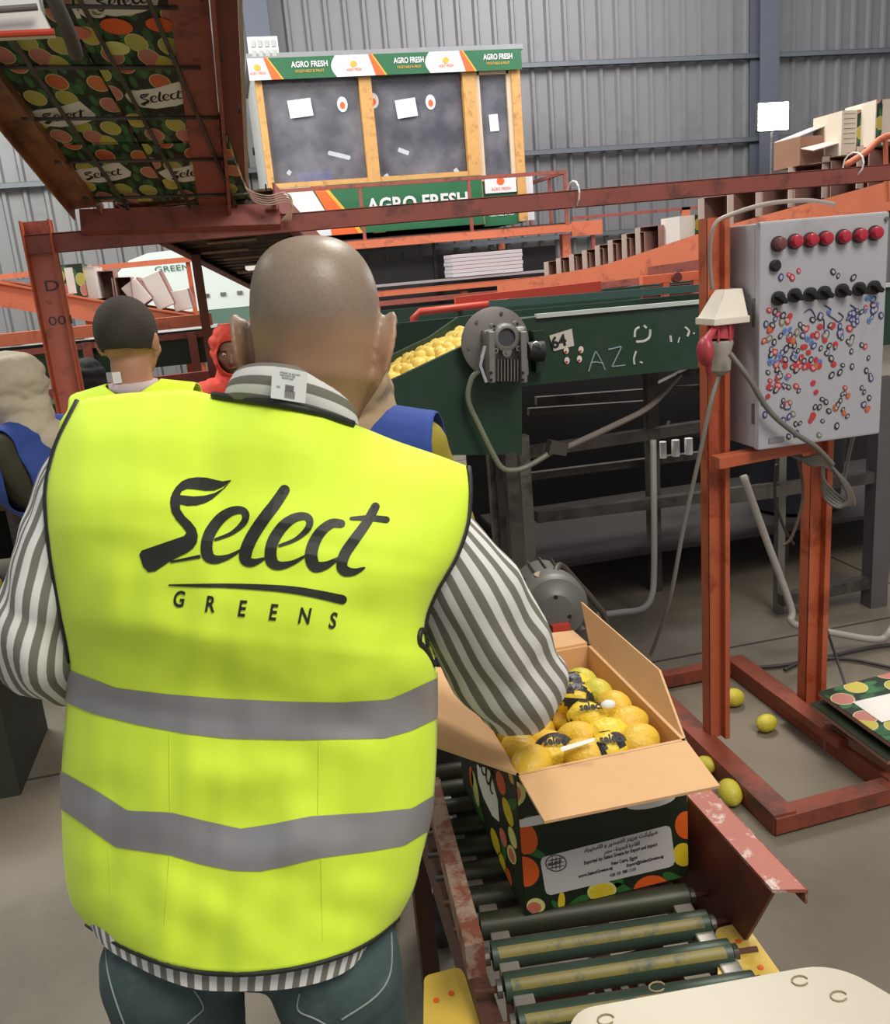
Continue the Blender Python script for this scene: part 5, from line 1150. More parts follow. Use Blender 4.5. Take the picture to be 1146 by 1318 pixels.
# lower crate of lemons bottom-left
lc2 = thing('lemon_crate', (-1.35, 3.3, 0), 'dark crate heaped with greenish lemons on the floor at the far left', 'crate')
MB().box((-1.40, 3.3, .3), (.9, .5, .6)).build('crate_body', mat('dark_olive', (52, 54, 44), .7), lc2)
for i in range(9):
    for j in range(5): put_lemon(Vector((-1.78+i*.095+rl.uniform(-.02, .02), 3.1+j*.1, .64+.04*math.sin(PI*j/4)+rl.uniform(0, .02))), rrot(), 1.2, 'greenish lemon heaped in the dark crate at the far left', 'lemons in the left crate', lms if (i+j) % 2 else lm2)
# ------------------------------------------------------------------ marble-look top and yellow boards, bottom right
def rounded(P, r, n=6):
    out = []
    m = len(P)
    for i in range(m):
        p, a, c = Vector(P[i]), Vector(P[i-1]), Vector(P[(i+1) % m]); ra = r[i] if isinstance(r, (list, tuple)) else r
        u, v = (a-p).normalized()*ra, (c-p).normalized()*ra
        for k in range(n+1):
            t = k/n; out.append((p+u)*(1-t)**2+p*2*t*(1-t)+(p+v)*t*t)
    return out
mm_ = mat('marble_cream', (186, 178, 158), .4, 0, .04, 6, c2=(168, 152, 124), c2amt=.36, c2scale=5)
TZ = .70
P = rounded([pz(738, 1300, TZ), pz(1075, 1238, TZ), pz(1230, 1330, TZ), pz(1200, 1500, TZ), pz(700, 1500, TZ)], [.03, .05, .05, .03, .03])
tbl = thing('marble_stool', P[0]-Vector((0, 0, TZ)), 'cream marble patterned stool top with rounded corner at the bottom right', 'stool')
MB().slab([p-Vector((0, 0, .025)) for p in P], (0, 0, 1), .025).build('stool_top', mm_, tbl)
for x, y in ((780, 1312), (846, 1270), (1080, 1282), (1030, 1262)):
    c = pz(x, y, TZ+.0008); q = MB(); q.tube([c+Vector((.011*math.cos(k*.6), .008*math.sin(k*.6), 0)) for k in range(10)], .0012, 5); q.build('printed_motif', mat('motif_brown', (150, 130, 96), .5), tbl)
cen = sum(P, Vector())/len(P)
for s_ in ((-.12, -.10), (.12, -.10), (-.12, .02), (.14, 0)): MB().cyl((cen.x+s_[0], cen.y+s_[1], 0), (cen.x+s_[0]*.8, cen.y+s_[1]*.8, TZ-.025), .014, n=12).build('leg', STEEL, tbl, True)
yb_ = mat('yellow_speckled', (214, 178, 72), .5, 0, .12, 12, c2=(236, 212, 130), c2amt=.45, c2scale=9)
for nm, PX, zz, lb_ in (('L', [(546, 1256), (592, 1244), (650, 1340), (560, 1420), (545, 1330)], .52, 'yellow speckled padded board at the bottom, left of the rollers'), ('R', [(921, 1195), (958, 1186), (1012, 1262), (950, 1290), (925, 1262)], .575, 'yellow speckled padded board behind the marble stool at right')):
    P = rounded([pz(x, y, zz) for x, y in PX], .012)
    o = MB().slab([p-Vector((0, 0, .03)) for p in P], (0, 0, 1), .03).build('padded_board', yb_)
    tag(o, lb_, 'board')
    q = sum(P, Vector())/len(P); MB().box((q.x, q.y-.02, (zz-.03)/2), (.05, .05, zz-.03)).build('support', STEEL_D, o)
    for k in range(5):
        c = P[(k*7) % len(P)].lerp(q, .5)+Vector((0, 0, .0006)); MB().cyl(c, c+Vector((0, 0, .0008)), .005, n=8).build('orange_spot', P_OR, o)
# ------------------------------------------------------------------ people
SKIN = mat('skin_tan', (178, 128, 98), .5, 0, .06, 5, c2=(188, 130, 100), c2amt=.4, c2scale=7)
SKIN2 = mat('skin_brown', (166, 118, 92), .5, 0, .05, 5)
HAIRB = mat('black_hair', (34, 30, 26), .8, 0, .3, 60, bump=.4)
EYEW = mat('eye_white', (220, 214, 206), .3); EYED = mat('eye_dark', (30, 22, 18), .2); LIP = mat('lip', (150, 90, 80), .5)
SHOE = mat('dark_shoe', (40, 38, 36), .6)
def hand(mb, wrist, fwd, palm, side, curl=.5, L=.18):
    """adds palm + five separate fingers to mb; fwd = finger direction, palm = palm normal, side = +1 thumb on (fwd x palm) side"""
    f = Vector(fwd).normalized(); pn = (Vector(palm)-f*Vector(palm).dot(f)).normalized(); s = f.cross(pn)*side; w_ = Vector(wrist); k = L/.18
    for t in (-.028, -.010, .010, .028): mb.capsule(w_+f*.012*k+s*t*.55*k, .017*k, w_+f*.088*k+s*t*k, .0135*k, 10)
    lens = [(.031, .068, .0085), (.0105, .078, .009), (-.0105, .073, .0085), (-.030, .058, .0075)]
    for off, ln, r in lens:
        p = w_+f*.088*k+s*off*k; a = curl*.5; d = f
        for q in range(3):
            d = (f*math.cos(a)+pn*math.sin(a)); e = p+d*ln*k*(.42, .32, .26)[q]; mb.capsule(p, r*k, e, r*k*.93, 8); p = e; a += curl*.75
    p = w_+f*.03*k+s*.026*k; d = (f*.62+s*.75+pn*.25).normalized(); e = p+d*.045*k; mb.capsule(p, .013*k, e, .0105*k, 10)
    d2 = (f*.9+s*.3+pn*.35).normalized(); mb.capsule(e, .0105*k, e+d2*.034*k, .009*k, 10)
def foot(mb, ankle, fwd, r=.036):
    a = Vector(ankle); f = Vector((fwd[0], fwd[1], 0)).normalized()
    mb.capsule(a, r, Vector((a.x, a.y, .045))-f*.03, r*.95, 12); mb.capsule(Vector((a.x, a.y, .045))-f*.035, .036, Vector((a.x, a.y, .032))+f*.13, .03, 12)
    mb.capsule(Vector((a.x, a.y, .07)), .034, Vector((a.x, a.y, .04))+f*.1, .03, 12)
def head_mb(mb, c, fwd, up, s=1.0):
    """head centred on c (eye level), height ~ .225*s"""
    f = Vector(fwd).normalized(); u = (Vector(up)-f*Vector(up).dot(f)).normalized(); r = f.cross(u); R = Matrix((r, f, u)).transposed(); c = Vector(c)
    def P(x, y, z): return c+R@Vector((x*s, y*s, z*s))
    mb.sphere(P(0, -.012, .028), .1*s, R, 24, 16, (.77, .96, .88)); mb.sphere(P(0, .022, -.025), .1*s, R, 20, 14, (.66, .72, .86)); mb.sphere(P(0, .045, -.085), .034*s, R, 14, 10, (1.1, .9, .75))
    mb.capsule(P(0, .082, .002), .009*s, P(0, .102, -.036), .014*s, 10); mb.capsule(P(-.012, .088, -.038), .008*s, P(.012, .088, -.038), .008*s, 8)
    mb.capsule(P(-.02, .078, -.062), .009*s, P(.02, .078, -.062), .009*s, 8); mb.capsule(P(-.018, .076, -.073), .008*s, P(.018, .076, -.073), .008*s, 8)
    for q in (-1, 1):
        mb.capsule(P(q*.018, .083, .02), .008*s, P(q*.045, .070, .02), .008*s, 8)
        mb.sphere(P(q*.078, -.006, -.008), .03*s, R, 12, 8, (.3, .62, 1.05)); mb.capsule(P(q*.084, -.016, .012), .006*s, P(q*.088, -.020, -.01), .005*s, 8)
        mb.sphere(P(q*.045, .05, -.02), .028*s, R, 10, 8)
    return P, R
def eyes(P, R, par, s=1.0):
    for q in (-1, 1):
        e = MB().sphere(P(q*.031, .076, .002), .0115*s, R, 12, 8).build('eye', EYEW, par, True)
        MB().sphere(P(q*.031, .0865, .001), .0048*s, R, 10, 6).build('iris', EYED, e, True)
        MB().capsule(P(q*.018, .092, .021), .0028*s, P(q*.044, .080, .023), .002*s, 6).build('eyebrow', HAIRB, par, True)
    MB().capsule(P(-.018, .0865, -.067), .0035*s, P(.018, .0865, -.067), .0035*s, 8).build('lips', LIP, par, True)
def rdir(az): return Vector((math.sin(az), math.cos(az), 0))      # azimuth 0 = +Y, positive to +X
def person(base, az, headc, label, arms, skin=SKIN2, top=None, legs_m=None, s=1.0, lean=None, head_az=None, voxel=.008, grp=None, sw=.165):
    """base: point on the floor between the feet; headc: eye-level head centre; arms: dict L/R -> (elbow, wrist)"""
    base = Vector(base); headc = Vector(headc); f = rdir(az); r = Vector((f.y, -f.x, 0)); hf = rdir(head_az if head_az is not None else az)
    t = thing('person', base, label, 'person', grp)
    zh = .93*s; hip = Vector((base.x, base.y, zh)); nk = headc-Vector((0, 0, .13*s))-hf*.02
    sh = nk-Vector((0, 0, .07*s)); b = MB()
    P, R = head_mb(b, headc, (hf+Vector((0, 0, -.15))), (0, 0, 1), s)
    b.capsule(nk-Vector((0, 0, .05)), .058*s, headc-Vector((0, 0, .06))-hf*.02, .054*s)
    mid = hip.lerp(sh, .5)
    J = {}
    for q, k in ((-1, 'L'), (1, 'R')):
        S_ = sh+r*(q*sw*s)+Vector((0, 0, -.015)); E_, W_ = map(Vector, arms[k]); J[k] = (S_, E_, W_)
        b.capsule(sh+r*q*.05, .075*s, S_, .055*s); b.capsule(S_, .052*s, E_, .04*s); b.capsule(E_, .04*s, W_, .027*s)
        hd_ = (W_-E_).normalized(); hand(b, W_, hd_, (-r*q*.6+Vector((0, 0, -.6))), q if True else 1, .45, .175*s)
        H = hip+r*q*.09*s; K = Vector((H.x, H.y, .48*s))+f*.02; A_ = Vector((H.x, H.y, .09))-f*.01
        b.capsule(H, .085*s, K, .056*s); b.capsule(K, .055*s, A_, .04*s); foot(b, A_, f)
        J[k+'leg'] = (H, K, A_)
    b.capsule(hip, .12*s, mid, .115*s); b.capsule(mid, .115*s, sh-Vector((0, 0, .10)), .125*s)
    o = link('body', remeshed(b, voxel, 3), t); o.data.materials.append(skin)
    # clothes
    c = MB(); g = .016
    c.capsule(hip-Vector((0, 0, .05)), .14*s, mid, .13*s+g*.5); c.capsule(mid, .125*s+g*.5, sh-Vector((0, 0, .10)), .135*s+g*.5)
    c.capsule(hip+r*.07, .12*s, sh+r*.07-Vector((0, 0, .1)), .12*s); c.capsule(hip-r*.07, .12*s, sh-r*.07-Vector((0, 0, .1)), .12*s)
    for q, k in ((-1, 'L'), (1, 'R')):
        S_, E_, W_ = J[k]; c.capsule(sh+r*q*.05-Vector((0, 0, .01)), .08*s, S_, .058*s+g); c.capsule(S_, .055*s+g, E_, .045*s+g); c.capsule(E_, .045*s+g, W_.lerp(E_, .08), .032*s+g)
    o = link('jacket', remeshed(c, voxel, 3), t); o.data.materials.append(top)
    c = MB()
    for k in ('L', 'R'):
        H, K, A_ = J[k+'leg']; c.capsule(H, .10*s, K, .075*s); c.capsule(K, .074*s, A_+Vector((0, 0, .04)), .058*s)
        sb = MB(); a = A_; sb.capsule(Vector((a.x, a.y, .052))-f*.035, .044, Vector((a.x, a.y, .042))+f*.13, .039, 12); sb.capsule(Vector((a.x, a.y, .08)), .046, Vector((a.x, a.y, .05))+f*.08, .042, 12)
        link('shoe', remeshed(sb, .008, 2), t).data.materials.append(SHOE)
    c.capsule(hip-r*.05, .125*s, hip+r*.05, .125*s)
    o = link('trousers', remeshed(c, voxel, 3), t); o.data.materials.append(legs_m)
    return t, P, R, J, hf, r, sh, hip
def cut_mesh(me, test):
    bm = bmesh.new(); bm.from_mesh(me); bmesh.ops.delete(bm, geom=[v for v in bm.verts if test(v.co)], context='VERTS')
    for _ in range(8):
        bd = [v for v in bm.verts if v.is_boundary]; mv = {}
        for v in bd:
            nb_ = [e.other_vert(v).co for e in v.link_edges if e.is_boundary]
            if len(nb_) == 2: mv[v] = v.co*.4+(nb_[0]+nb_[1])*.3
        for v, c_ in mv.items(): v.co = c_
    bm.to_mesh(me); bm.free(); return me
def solid(o, th):
    m = o.modifiers.new('thickness', 'SOLIDIFY'); m.thickness = th; m.offset = 1; return o
def scarf(t, P, R, m, sh, s=1.0, face=(.056, .075), drape=.10, name='headscarf'):
    b = MB(); b.sphere(P(0, -.010, .025), .118*s, R, 24, 16, (.84, .98, .94)); b.sphere(P(0, .015, -.04), .11*s, R, 20, 14, (.80, .86, .95))
    b.capsule(P(0, -.02, -.09), .085*s, sh+Vector((0, 0, .03)), .10*s)
    b.capsule(sh+Vector((-drape, 0, -.02)), .085, sh+Vector((drape, 0, -.02)), .085)
    me = remeshed(b, .007, 4); inv = R.transposed(); c0 = P(0, 0, 0)
    for v in me.vertices:
        q = inv@(v.co-c0); v.co += (v.co-c0).normalized()*(.012*noise.noise(Vector((q.x*9, q.y*9, q.z*26)))+.005*noise.noise(q*40))
    def test(co):
        q = inv@(co-c0)/s; return q.y > .03 and (q.x/face[0])**2+((q.z+.012)/face[1])**2 < 1
    o = link(name, cut_mesh(me, test), t); o.data.materials.append(m); return solid(o, .004)
def vest_over(t, sh, hip, r, f, m, name='vest', s=1.0, drop=.1, cut=.168):
    b = MB(); g = .030
    mid = hip.lerp(sh, .5)
    for q in (-.07, 0, .07): b.capsule(hip+r*q-Vector((0, 0, .04)), .135*s, sh+r*q-Vector((0, 0, .10)), .137*s+.006)
    for q in (-1, 1): b.capsule(sh+r*q*.04, .092*s, sh+r*q*.15-Vector((0, 0, .012)), .082*s)
    me = remeshed(b, .008, 3)
    def test(co):
        q = co-sh; x = q.dot(r); return abs(x) > cut*s and co.z > sh.z-.30 and abs(q.dot(f)) < .085 or (Vector((q.x, q.y, 0)).length < .07 and co.z > sh.z+.03)
    o = link(name, cut_mesh(me, test), t); o.data.materials.append(m); return solid(o, .003)
HV = mat('hi_vis_fabric', (222, 250, 34), .75, 0, .03, 4); HV.node_tree.nodes['Principled BSDF'].inputs['Sheen Weight'].default_value = .15
# second man, short dark hair, hi-vis vest
hc = pd(166, 440, 2.45); az = math.radians(8)
f = rdir(az); r = Vector((f.y, -f.x, 0)); bs = Vector((hc.x-.0, hc.y-.03, 0)); shz = 1.40
el = {'L': (bs+Vector((0, 0, 1.1))-r*.19+f*.05, bs+Vector((0, 0, 1.0))-r*.14+f*.28), 'R': (bs+Vector((0, 0, 1.1))+r*.19+f*.05, bs+Vector((0, 0, 1.0))+r*.14+f*.28)}
t, P, R, J, hf, rr_, sh, hip = person(bs, az, hc, 'man with short dark hair seen from behind in a yellow hi-vis vest, at left', el, SKIN, mat('grey_shirt', (170, 160, 160), .8), mat('dark_trousers', (52, 56, 62), .8), head_az=math.radians(14), s=.98, sw=.125)
eyes(P, R, t, .98)
b = MB(); b.sphere(P(0, -.014, .030), .104, R, 28, 18, (.79, .96, .90)); inv = R.transposed(); c0 = P(0, 0, 0)
me = remeshed(b, .006, 2); o = link('hair', cut_mesh(me, lambda co: ((inv@(co-c0)).y > .055 and (inv@(co-c0)).z < .06) or (inv@(co-c0)).z < -.028), t); o.data.materials.append(mat('short_dark_hair', (54, 46, 38), .8, 0, .2, 40, bump=.3))
vest_over(t, sh, hip, rr_, hf, HV, s=1.02)
b = MB(); b.lathe([(.068, 0), (.066, .035)], sh+Vector((0, 0, .055)), n=24); me_o = b.build('collar', mat('pink_grey_collar', (196, 176, 176), .8), t, True)
MB().box(P(-.02, -.068, -.10), (.022, .003, .03)).build('collar_label', WHITE, t)
# woman in orange-red headscarf
hc = pd(297, 452, 4.3); az = math.radians(190); f = rdir(az); r = Vector((f.y, -f.x, 0)); bs = Vector((hc.x, hc.y+.03, 0))
el = {k: (bs+Vector((0, 0, 1.02))+r*q*.23-f*.02, bs+Vector((0, 0, .98))+r*q*.12+f*.22) for k, q in (('L', -1), ('R', 1))}
REDSC = mat('coral_fabric', (222, 76, 56), .8, 0, .06)
t, P, R, J, hf, rr_, sh, hip = person(bs, az, hc, 'woman in an orange-red headscarf and top facing the viewer, at left of the bald man', el, mat('skin_deep', (138, 98, 78), .5), REDSC, mat('dark_skirt', (50, 44, 46), .8), s=.93, head_az=math.radians(182))
eyes(P, R, t, .93); scarf(t, P, R, REDSC, sh, .93, face=(.066, .082))
# worker in beige scarf bending at far left
hc = pd(18, 500, 3.1); az = math.radians(-60); f = rdir(az); r = Vector((f.y, -f.x, 0)); bs = Vector((hc.x+.28, hc.y-.0, 0))
el = {k: (bs+Vector((-.04, 0, 1.0))+r*q*.20+f*.12, bs+Vector((-.1, 0, .98))+r*q*.1+f*.36) for k, q in (('L', -1), ('R', 1))}
BEI = mat('beige_scarf', (196, 182, 158), .85, 0, .1, 14)
t, P, R, J, hf, rr_, sh, hip = person(bs, az, hc, 'worker in a beige headscarf, dark jacket and blue vest bending at the far left', el, SKIN2, mat('dark_jacket', (62, 56, 44), .85), mat('navy_trousers', (42, 54, 70), .85), s=.92, head_az=math.radians(-95))
eyes(P, R, t, .92); scarf(t, P, R, BEI, sh, .92, drape=.06)
vest_over(t, sh, hip, rr_, hf, mat('blue_vest', (48, 74, 150), .8, 0, .12), s=.92)
# black headscarf figure behind the orange post
hc = pd(113, 494, 4.55); az = math.radians(200); f = rdir(az); r = Vector((f.y, -f.x, 0)); bs = Vector((hc.x, hc.y, 0))
el = {k: (bs+Vector((0, 0, .95))+r*q*.2-f*.02, bs+Vector((0, 0, .92))+r*q*.12+f*.22) for k, q in (('L', -1), ('R', 1))}
BLS = mat('black_scarf', (28, 30, 28), .85)
t, P, R, J, hf, rr_, sh, hip = person(bs, math.radians(20), hc, 'worker in a black headscarf behind the orange post, turned away', {k: (v[0], v[1]) for k, v in el.items()}, SKIN2, mat('black_top', (34, 36, 36), .85), mat('dark_skirt', (50, 44, 46)), s=.95)
eyes(P, R, t, .95); scarf(t, P, R, BLS, sh, .95)
# worker in blue vest hidden behind the bald man
hc = pd(450, 466, 1.98); az = math.radians(205); f = rdir(az); r = Vector((f.y, -f.x, 0)); bs = Vector((hc.x+.03, hc.y+.02, 0))
el = {k: (bs+Vector((0, 0, 1.06))+r*q*.17-f*.02, bs+Vector((0, 0, 1.02))+r*q*.12+f*.16) for k, q in (('L', -1), ('R', 1))}
t, P, R, J, hf, rr_, sh, hip = person(bs, az, hc, 'worker in a tan headscarf and blue vest standing behind the bald man', el, SKIN2, mat('olive_shirt', (150, 136, 40), .85), mat('dark_skirt', (50, 44, 46)), s=.95, sw=.14)
eyes(P, R, t, .95); scarf(t, P, R, mat('tan_scarf', (172, 148, 116), .85, 0, .12, 20), sh, .95)
vest_over(t, sh, hip, rr_, hf, mat('blue_vest', (48, 74, 150), .8), s=1.0, cut=.185)
# ------------------------------------------------------------------ the man in the printed hi-vis vest
man = thing('person', (0, 1.15, 0), 'bald man seen from behind in a yellow vest lettered Select Greens and striped shirt', 'person')
def FR(x, y, d): return pd(x, y, d)
BX, BYv, BZ = CR.col[0].copy(), -CR.col[2].copy(), CR.col[1].copy()      # right, forward (away), up of his leaning back
def interp2(tab, y, k):
    ys_ = [a[0] for a in tab]; vs = [a[k] for a in tab]
    if y <= ys_[0]: return vs[0]
    for i in range(len(ys_)-1):
        if y <= ys_[i+1]:
            h = ys_[i+1]-ys_[i]; q = (y-ys_[i])/h
            def sl(a, b): return (vs[b]-vs[a])/(ys_[b]-ys_[a])
            m0 = sl(max(i-1, 0), i+1)*h; m1 = sl(i, min(i+2, len(vs)-1))*h
            return (2*q**3-3*q*q+1)*vs[i]+(q**3-2*q*q+q)*m0+(-2*q**3+3*q*q)*vs[i+1]+(q**3-q*q)*m1
    return vs[-1]
# head: rows (row, left, right, back depth, front depth)
HT = [(304, 398, 414, 1.155, 1.175), (307, 378, 434, 1.128, 1.20), (314, 360, 450, 1.104, 1.222), (326, 344, 464, 1.080, 1.24), (344, 331, 476, 1.062, 1.253), (366, 324.5, 484, 1.052, 1.258), (392, 322, 488, 1.049, 1.262),
      (420, 322, 489, 1.054, 1.266), (446, 324, 488.5, 1.066, 1.270), (470, 325, 487, 1.078, 1.274), (492, 324, 484, 1.086, 1.27), (512, 323, 470, 1.10, 1.25), (535, 321, 460, 1.108, 1.225), (560, 320, 448, 1.112, 1.215), (600, 322, 440, 1.12, 1.21)]
hb = MB(); n = 48; rows = [304, 305.5, 307.5, 310, 314, 319, 326, 334, 344, 355, 366, 380, 394, 408, 422, 436, 450, 463, 476, 490, 504, 520, 540, 560, 580, 600]
for y in rows:
    l, r_, db, df = (interp2(HT, y, k) for k in (1, 2, 3, 4)); cx = (l+r_)/2; hw = (r_-l)/2; dc = (db+df)/2; hd_ = (df-db)/2
    for k in range(n):
        a = 2*PI*k/n; ca, sa = math.cos(a), math.sin(a); e = 2/2.25
        X = cx+hw*math.copysign(abs(ca)**e, ca); D_ = dc+hd_*math.copysign(abs(sa)**e, sa)
        hb.v.append(FR(573+(X-573)*1.14/D_*D_/1.14, y, 1.14)+BYv*(D_-1.14))
m_ = len(rows)
for i in range(m_-1):
    for k in range(n): hb.face((i*n+k, i*n+(k+1) % n, (i+1)*n+(k+1) % n, (i+1)*n+k))
hb.face(range(n)); hb.face([(m_-1)*n+k for k in range(n)][::-1])
# face on the far side
def HP(x, y, d): return FR(x, y, 1.14)+BYv*(d-1.14)
hb.sphere(HP(400, 490, 1.225), .052, CR, 16, 12, (1.05, .8, 1.1)); hb.sphere(HP(400, 520, 1.265), .022, CR, 12, 8)
hb.capsule(HP(400, 446, 1.27), .009, HP(400, 476, 1.296), .014, 10); hb.capsule(HP(390, 480, 1.285), .008, HP(410, 480, 1.285), .008, 8)
hb.capsule(HP(383, 497, 1.268), .009, HP(417, 497, 1.268), .009, 8); hb.capsule(HP(385, 507, 1.264), .009, HP(415, 507, 1.264), .009, 8)
for q in (-1, 1): hb.capsule(HP(400+q*18, 428, 1.264), .009, HP(400+q*46, 430, 1.25), .008, 8)
def ear(x, y, dd, q, sc=1.0, yaw=0.0):
    # q=+1 right ear; thin shell leaving the skull, rim curled backwards
    c = HP(x, y, dd)
    Re = Matrix((BX, BYv, BZ)).transposed() @ Matrix.Rotation(q*yaw, 3, 'Z') @ Matrix.Rotation(q*.10, 3, 'Y')
    for i in range(13):
        a = -2.0+i*.34; p = Vector((q*.004*math.cos(a), .0, 0)); u = math.cos(a); v = math.sin(a)
        rim = c+Re@Vector((q*(.010+.004*v), -.017*u*sc-.004, (.036*v+.004)*sc))
        if i: hb.capsule(prev, .0048, rim, .0048, 8)
        prev = rim
    hb.sphere(c+Re@Vector((q*.003, .002, .006*sc)), .034*sc, Re, 14, 10, (.22, .55, .92)); hb.sphere(c+Re@Vector((q*.004, .0, -.032*sc)), .012*sc, Re, 10, 8, (.5, .8, 1.1))
    hb.sphere(c+Re@Vector((-q*.008, .01, .0)), .024*sc, Re, 10, 8, (.55, .6, 1.0))
ear(315, 444, 1.165, -1, 1.12, .25); ear(486, 448, 1.135, 1, 1.16, .55)
# arms, torso and legs
SHL, SHR = FR(150, 606, 1.20), FR(528, 676, 1.19)
ELL, WRL = FR(48, 838, 1.20), FR(235, 790, 1.47)
ELR, WRR = FR(672, 872, 1.40), FR(545, 800, 1.58)
NK = HP(390, 560, 1.16)
hb.capsule(NK+BYv*.01, .055, HP(372, 640, 1.20), .06)
ch_ = FR(350, 700, 1.21); wa = FR(325, 980, 1.20); hp_ = FR(322, 1190, 1.20)
for q in (-1, 1):
    hb.capsule(ch_+BX*q*.10, .078, wa+BX*q*.10, .085); hb.capsule(wa+BX*q*.10, .085, hp_+BX*q*.08, .078)
hb.capsule(SHL, .04, FR(345, 640, 1.20), .06); hb.capsule(SHR, .04, FR(385, 645, 1.20), .06)
hb.capsule(ch_, .085, hp_, .08)
for A_, B_, C_, q in ((SHL, ELL, WRL, -1), (SHR, ELR, WRR, 1)):
    hb.capsule(A_, .042, B_, .038); hb.capsule(B_, .042, C_, .028); hand(hb, C_, (C_-B_).normalized(), Vector((-q*.5, 0, -.8)), q, .5, .19)
HL, HR = FR(232, 1230, 1.19), FR(425, 1225, 1.19)
KL, KR = Vector((HL.x-.02, HL.y+.06, .50)), Vector((HR.x+.02, HR.y+.06, .50)); ALk, ARk = Vector((KL.x, KL.y-.02, .09)), Vector((KR.x, KR.y-.02, .09))
fwd = Vector((BYv.x, BYv.y, 0)).normalized()
for H, K, A_ in ((HL, KL, ALk), (HR, KR, ARk)):
    hb.capsule(H, .085, K, .056); hb.capsule(K, .055, A_, .04); foot(hb, A_, fwd)
bme = remeshed(hb, .0042, 8)
# stubble shows as its own hair colour on the crown
sm = bpy.data.materials.new('skin_and_stubble'); sm.use_nodes = True; nt = sm.node_tree; N = nt.nodes.new; L = nt.links.new; b_ = nt.nodes['Principled BSDF']
at = N('ShaderNodeAttribute'); at.attribute_name = 'stubble'; nz = N('ShaderNodeTexNoise'); nz.inputs['Scale'].default_value = 260; nz2 = N('ShaderNodeTexNoise'); nz2.inputs['Scale'].default_value = 9
tcn = N('ShaderNodeTexCoord'); L(tcn.outputs['Object'], nz.inputs[0]); L(tcn.outputs['Object'], nz2.inputs[0])
mx = N('ShaderNodeMix'); mx.data_type = 'RGBA'; mx.inputs[6].default_value = srgb((160, 122, 94)); mx.inputs[7].default_value = srgb((172, 134, 106)); L(nz2.outputs[0], mx.inputs[0])
hx = N('ShaderNodeMix'); hx.data_type = 'RGBA'; hx.inputs[6].default_value = srgb((118, 104, 88)); hx.inputs[7].default_value = srgb((146, 130, 113)); L(nz.outputs[0], hx.inputs[0])
m3 = N('ShaderNodeMix'); m3.data_type = 'RGBA'; L(at.outputs['Fac'], m3.inputs[0]); L(mx.outputs[2], m3.inputs[6]); L(hx.outputs[2], m3.inputs[7]); L(m3.outputs[2], b_.inputs['Base Color'])
b_.inputs['Roughness'].default_value = .42; b_.inputs['Subsurface Weight'].default_value = .05
bmp = N('ShaderNodeBump'); bmp.inputs['Strength'].default_value = .12; bmp.inputs['Distance'].default_value = .002; L(nz.outputs[0], bmp.inputs['Height']); L(bmp.outputs[0], b_.inputs['Normal'])
bme.materials.append(sm)
at_ = bme.attributes.new('stubble', 'FLOAT', 'POINT'); hc0 = HP(405, 395, 1.15)
for i, v in enumerate(bme.vertices):
    q = v.co-hc0; up_ = q.dot(BZ); fw = q.dot(BYv); sd = q.dot(BX)
    line = -.064+max(0, fw)*1.1+.016*noise.noise(v.co*40)+.02*abs(sd/.08)
    val = min(max((up_-line)/.035, 0), 1)
    if fw > .045: val *= max(0, 1-(fw-.045)/.02)
    at_.data[i].value = val*.85
body = link('body', bme, man)
# eyes etc. on the far side
for q in (-1, 1):
    e = MB().sphere(HP(400+q*30, 446, 1.262), .0115, CR, 12, 8).build('eye', EYEW, man, True); MB().sphere(HP(400+q*30, 446, 1.273), .005, CR, 10, 6).build('iris', EYED, e, True)
    MB().capsule(HP(400+q*18, 430, 1.274), .003, HP(400+q*46, 431, 1.262), .002, 6).build('eyebrow', HAIRB, man, True)
MB().capsule(HP(385, 502, 1.279), .004, HP(415, 502, 1.279), .004, 8).build('lips', LIP, man, True)
# ---- vest: two Coons panels (back, front) meeting at the sides and shoulders
def dens(P, k=8): return spline([Vector((x, y, 0)) for x, y in P], k)
V_TOP = dens([(100, 516), (130, 510), (170, 506), (210, 503), (243, 502), (285, 511), (345, 519), (400, 529), (457, 547), (510, 568), (560, 585), (603, 601)])
V_L = dens([(100, 516), (88, 540), (72, 575), (61, 620), (60, 655), (66, 715), (78, 785), (90, 850), (88, 885), (84, 930), (80, 990), (80, 1040), (83, 1110), (92, 1160), (112, 1190)])
V_R = dens([(603, 601), (605, 630), (601, 675), (586, 718), (563, 758), (548, 796), (548, 830), (560, 862), (562, 920), (561, 985), (556, 1040), (545, 1095), (532, 1145), (512, 1183)])
V_B = dens([(112, 1190), (150, 1214), (200, 1237), (250, 1250), (300, 1254), (350, 1251), (400, 1242), (450, 1226), (485, 1206), (512, 1183)])
ARM_L, ARM_R = .53, .46      # share of the side edges taken by the armholes
def coons(top, bot, lef, rig, s, t):
    a, c = poly_at(top, s), poly_at(bot, s); l, r = poly_at(lef, t), poly_at(rig, t)
    return a*(1-t)+c*t+l*(1-s)+r*s-(top[0]*(1-s)*(1-t)+top[-1]*s*(1-t)+bot[0]*(1-s)*t+bot[-1]*s*t)
